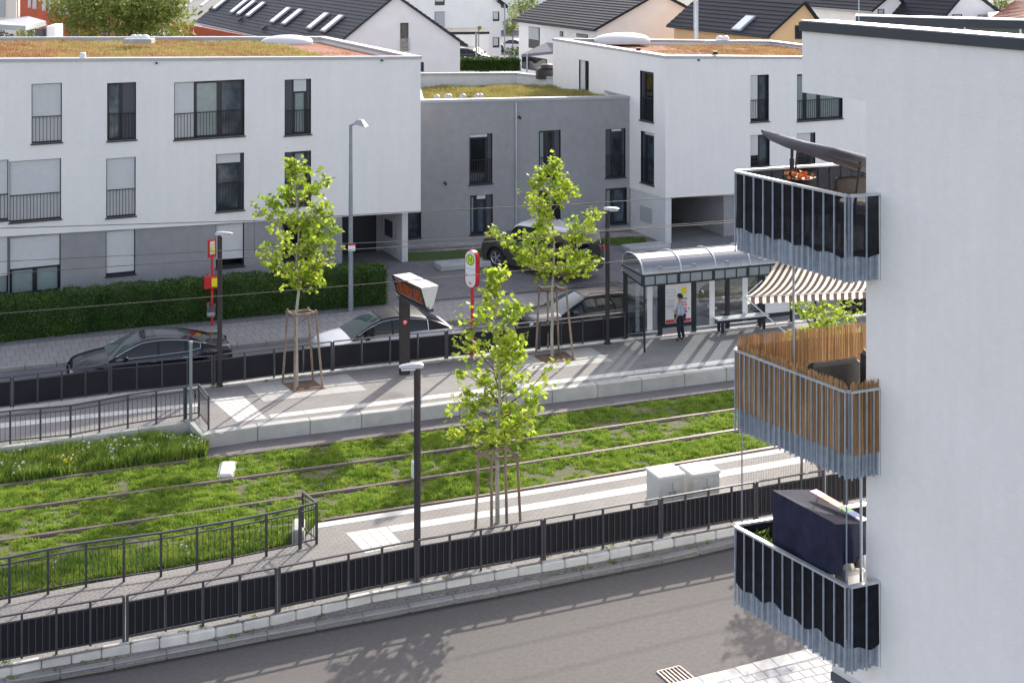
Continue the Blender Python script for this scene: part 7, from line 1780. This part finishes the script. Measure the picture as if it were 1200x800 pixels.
    for i in range(9):
        q = math.pi*i/8*.66; rows.append([c + V(math.sin(q)*math.cos(k*math.pi/9)*.092, math.sin(q)*math.sin(k*math.pi/9)*.112 + .0, math.cos(q)*.105) for k in range(18)])
    for r in rows:
        for k, p in enumerate(r):
            if p.y < c.y - .02 and p.z < c.z + .02: r[k] = V(p.x*.96, c.y-.02, p.z)
    mb.grid(rows, closed=True); mb.build('hair', 'hair_dark', root, local=True, smooth=True)
    hc = Vector(J['hd'])*hs
    for s in (-1,1):
        mb = MB(); mb.lathe([(.001,-.006),(.011,-.003),(.011,.003),(.001,.006)], (hc.x+s*.03,hc.y-.088,hc.z+.005), 10, axis='y'); mb.build('eye', 'hair_dark', root, local=True)
        mb = MB(); mb.bbox((hc.x+s*.078,hc.y+.005,hc.z-.005), (.016,.03,.05), .006); mb.build('ear', 'skin', root, local=True)
    mb = MB(); mb.add([(hc.x-.011,hc.y-.088,hc.z-.028),(hc.x+.011,hc.y-.088,hc.z-.028),(hc.x,hc.y-.116,hc.z-.026),(hc.x,hc.y-.088,hc.z+.012)], [(0,1,2),(0,2,3),(1,3,2)]); mb.build('nose', 'skin', root, local=True)
    mb = MB(); mb.bbox((hc.x,hc.y-.086,hc.z-.045), (.042,.012,.010), .003); mb.build('mouth', 'poster_red', root, local=True)
    # long pale scarf over the arm
    mb = MB(); rows = []
    for j, (y, z, w) in enumerate(((-.10,1.32,.05),(-.17,1.2,.06),(-.22,1.05,.075),(-.235,.88,.085),(-.24,.72,.06),(-.24,.66,.02))):
        rows.append([V((-.10+w*math.cos(q))*hs, (y+.035*math.sin(q))*hs, z*hs) for q in [k*2*math.pi/10 for k in range(10)]])
    mb.grid(rows, closed=True); mb.face(rows[0]); mb.build('scarf', 'cream_cloth', root, local=True, smooth=True)
person()
# ================================================================ camera and daylight
cam = bpy.data.cameras.new('camera'); co = bpy.data.objects.new('camera', cam); COL.objects.link(co); scene.camera = co
cam.sensor_width = 36; cam.sensor_fit = 'HORIZONTAL'; cam.lens = 36*F/1200; cam.shift_x = 0; cam.shift_y = (YH - 400)/1200
cam.clip_start = .5; cam.clip_end = 3000; co.location = (0,0,H); co.rotation_euler = (R(90),0,0)
SUN_AZ, SUN_EL = math.atan2(.33,.94), R(26.5)
sun = bpy.data.lights.new('sun', 'SUN'); sun.energy = 2.6; sun.angle = R(.5); sun.color = (1,.93,.82)
so = bpy.data.objects.new('sun', sun); COL.objects.link(so)
d = V(math.sin(SUN_AZ)*math.cos(SUN_EL), math.cos(SUN_AZ)*math.cos(SUN_EL), math.sin(SUN_EL))
so.rotation_euler = d.to_track_quat('Z','Y').to_euler(); so.location = d*80
w = bpy.data.worlds.new('World'); scene.world = w; w.use_nodes = True; nt = w.node_tree; bg = nt.nodes['Background']
sky = nt.nodes.new('ShaderNodeTexSky'); sky.sky_type = 'NISHITA'; sky.sun_disc = False; sky.sun_elevation = SUN_EL; sky.sun_rotation = SUN_AZ
sky.air_density = 1.0; sky.dust_density = 2.0; sky.ozone_density = 1.0; sky.altitude = 100
hs_ = nt.nodes.new('ShaderNodeHueSaturation'); hs_.inputs['Saturation'].default_value = .55; nt.links.new(sky.outputs[0], hs_.inputs['Color']); tm = nt.nodes.new('ShaderNodeMix'); tm.data_type = 'RGBA'; tm.blend_type = 'MULTIPLY'; tm.inputs[0].default_value = 1; tm.inputs[7].default_value = (1.045,.985,.985,1); nt.links.new(hs_.outputs[0], tm.inputs[6]); nt.links.new(tm.outputs[2], bg.inputs[0]); bg.inputs[1].default_value = .15
vs_ = scene.view_settings; vs_.view_transform = 'Standard'; vs_.look = 'None'; vs_.exposure = EXPO; vs_.gamma = 1; vs_.use_curve_mapping = False
scene.render.resolution_x = 1024; scene.render.resolution_y = 682
scene.cycles.max_bounces = 8; scene.cycles.transparent_max_bounces = 12
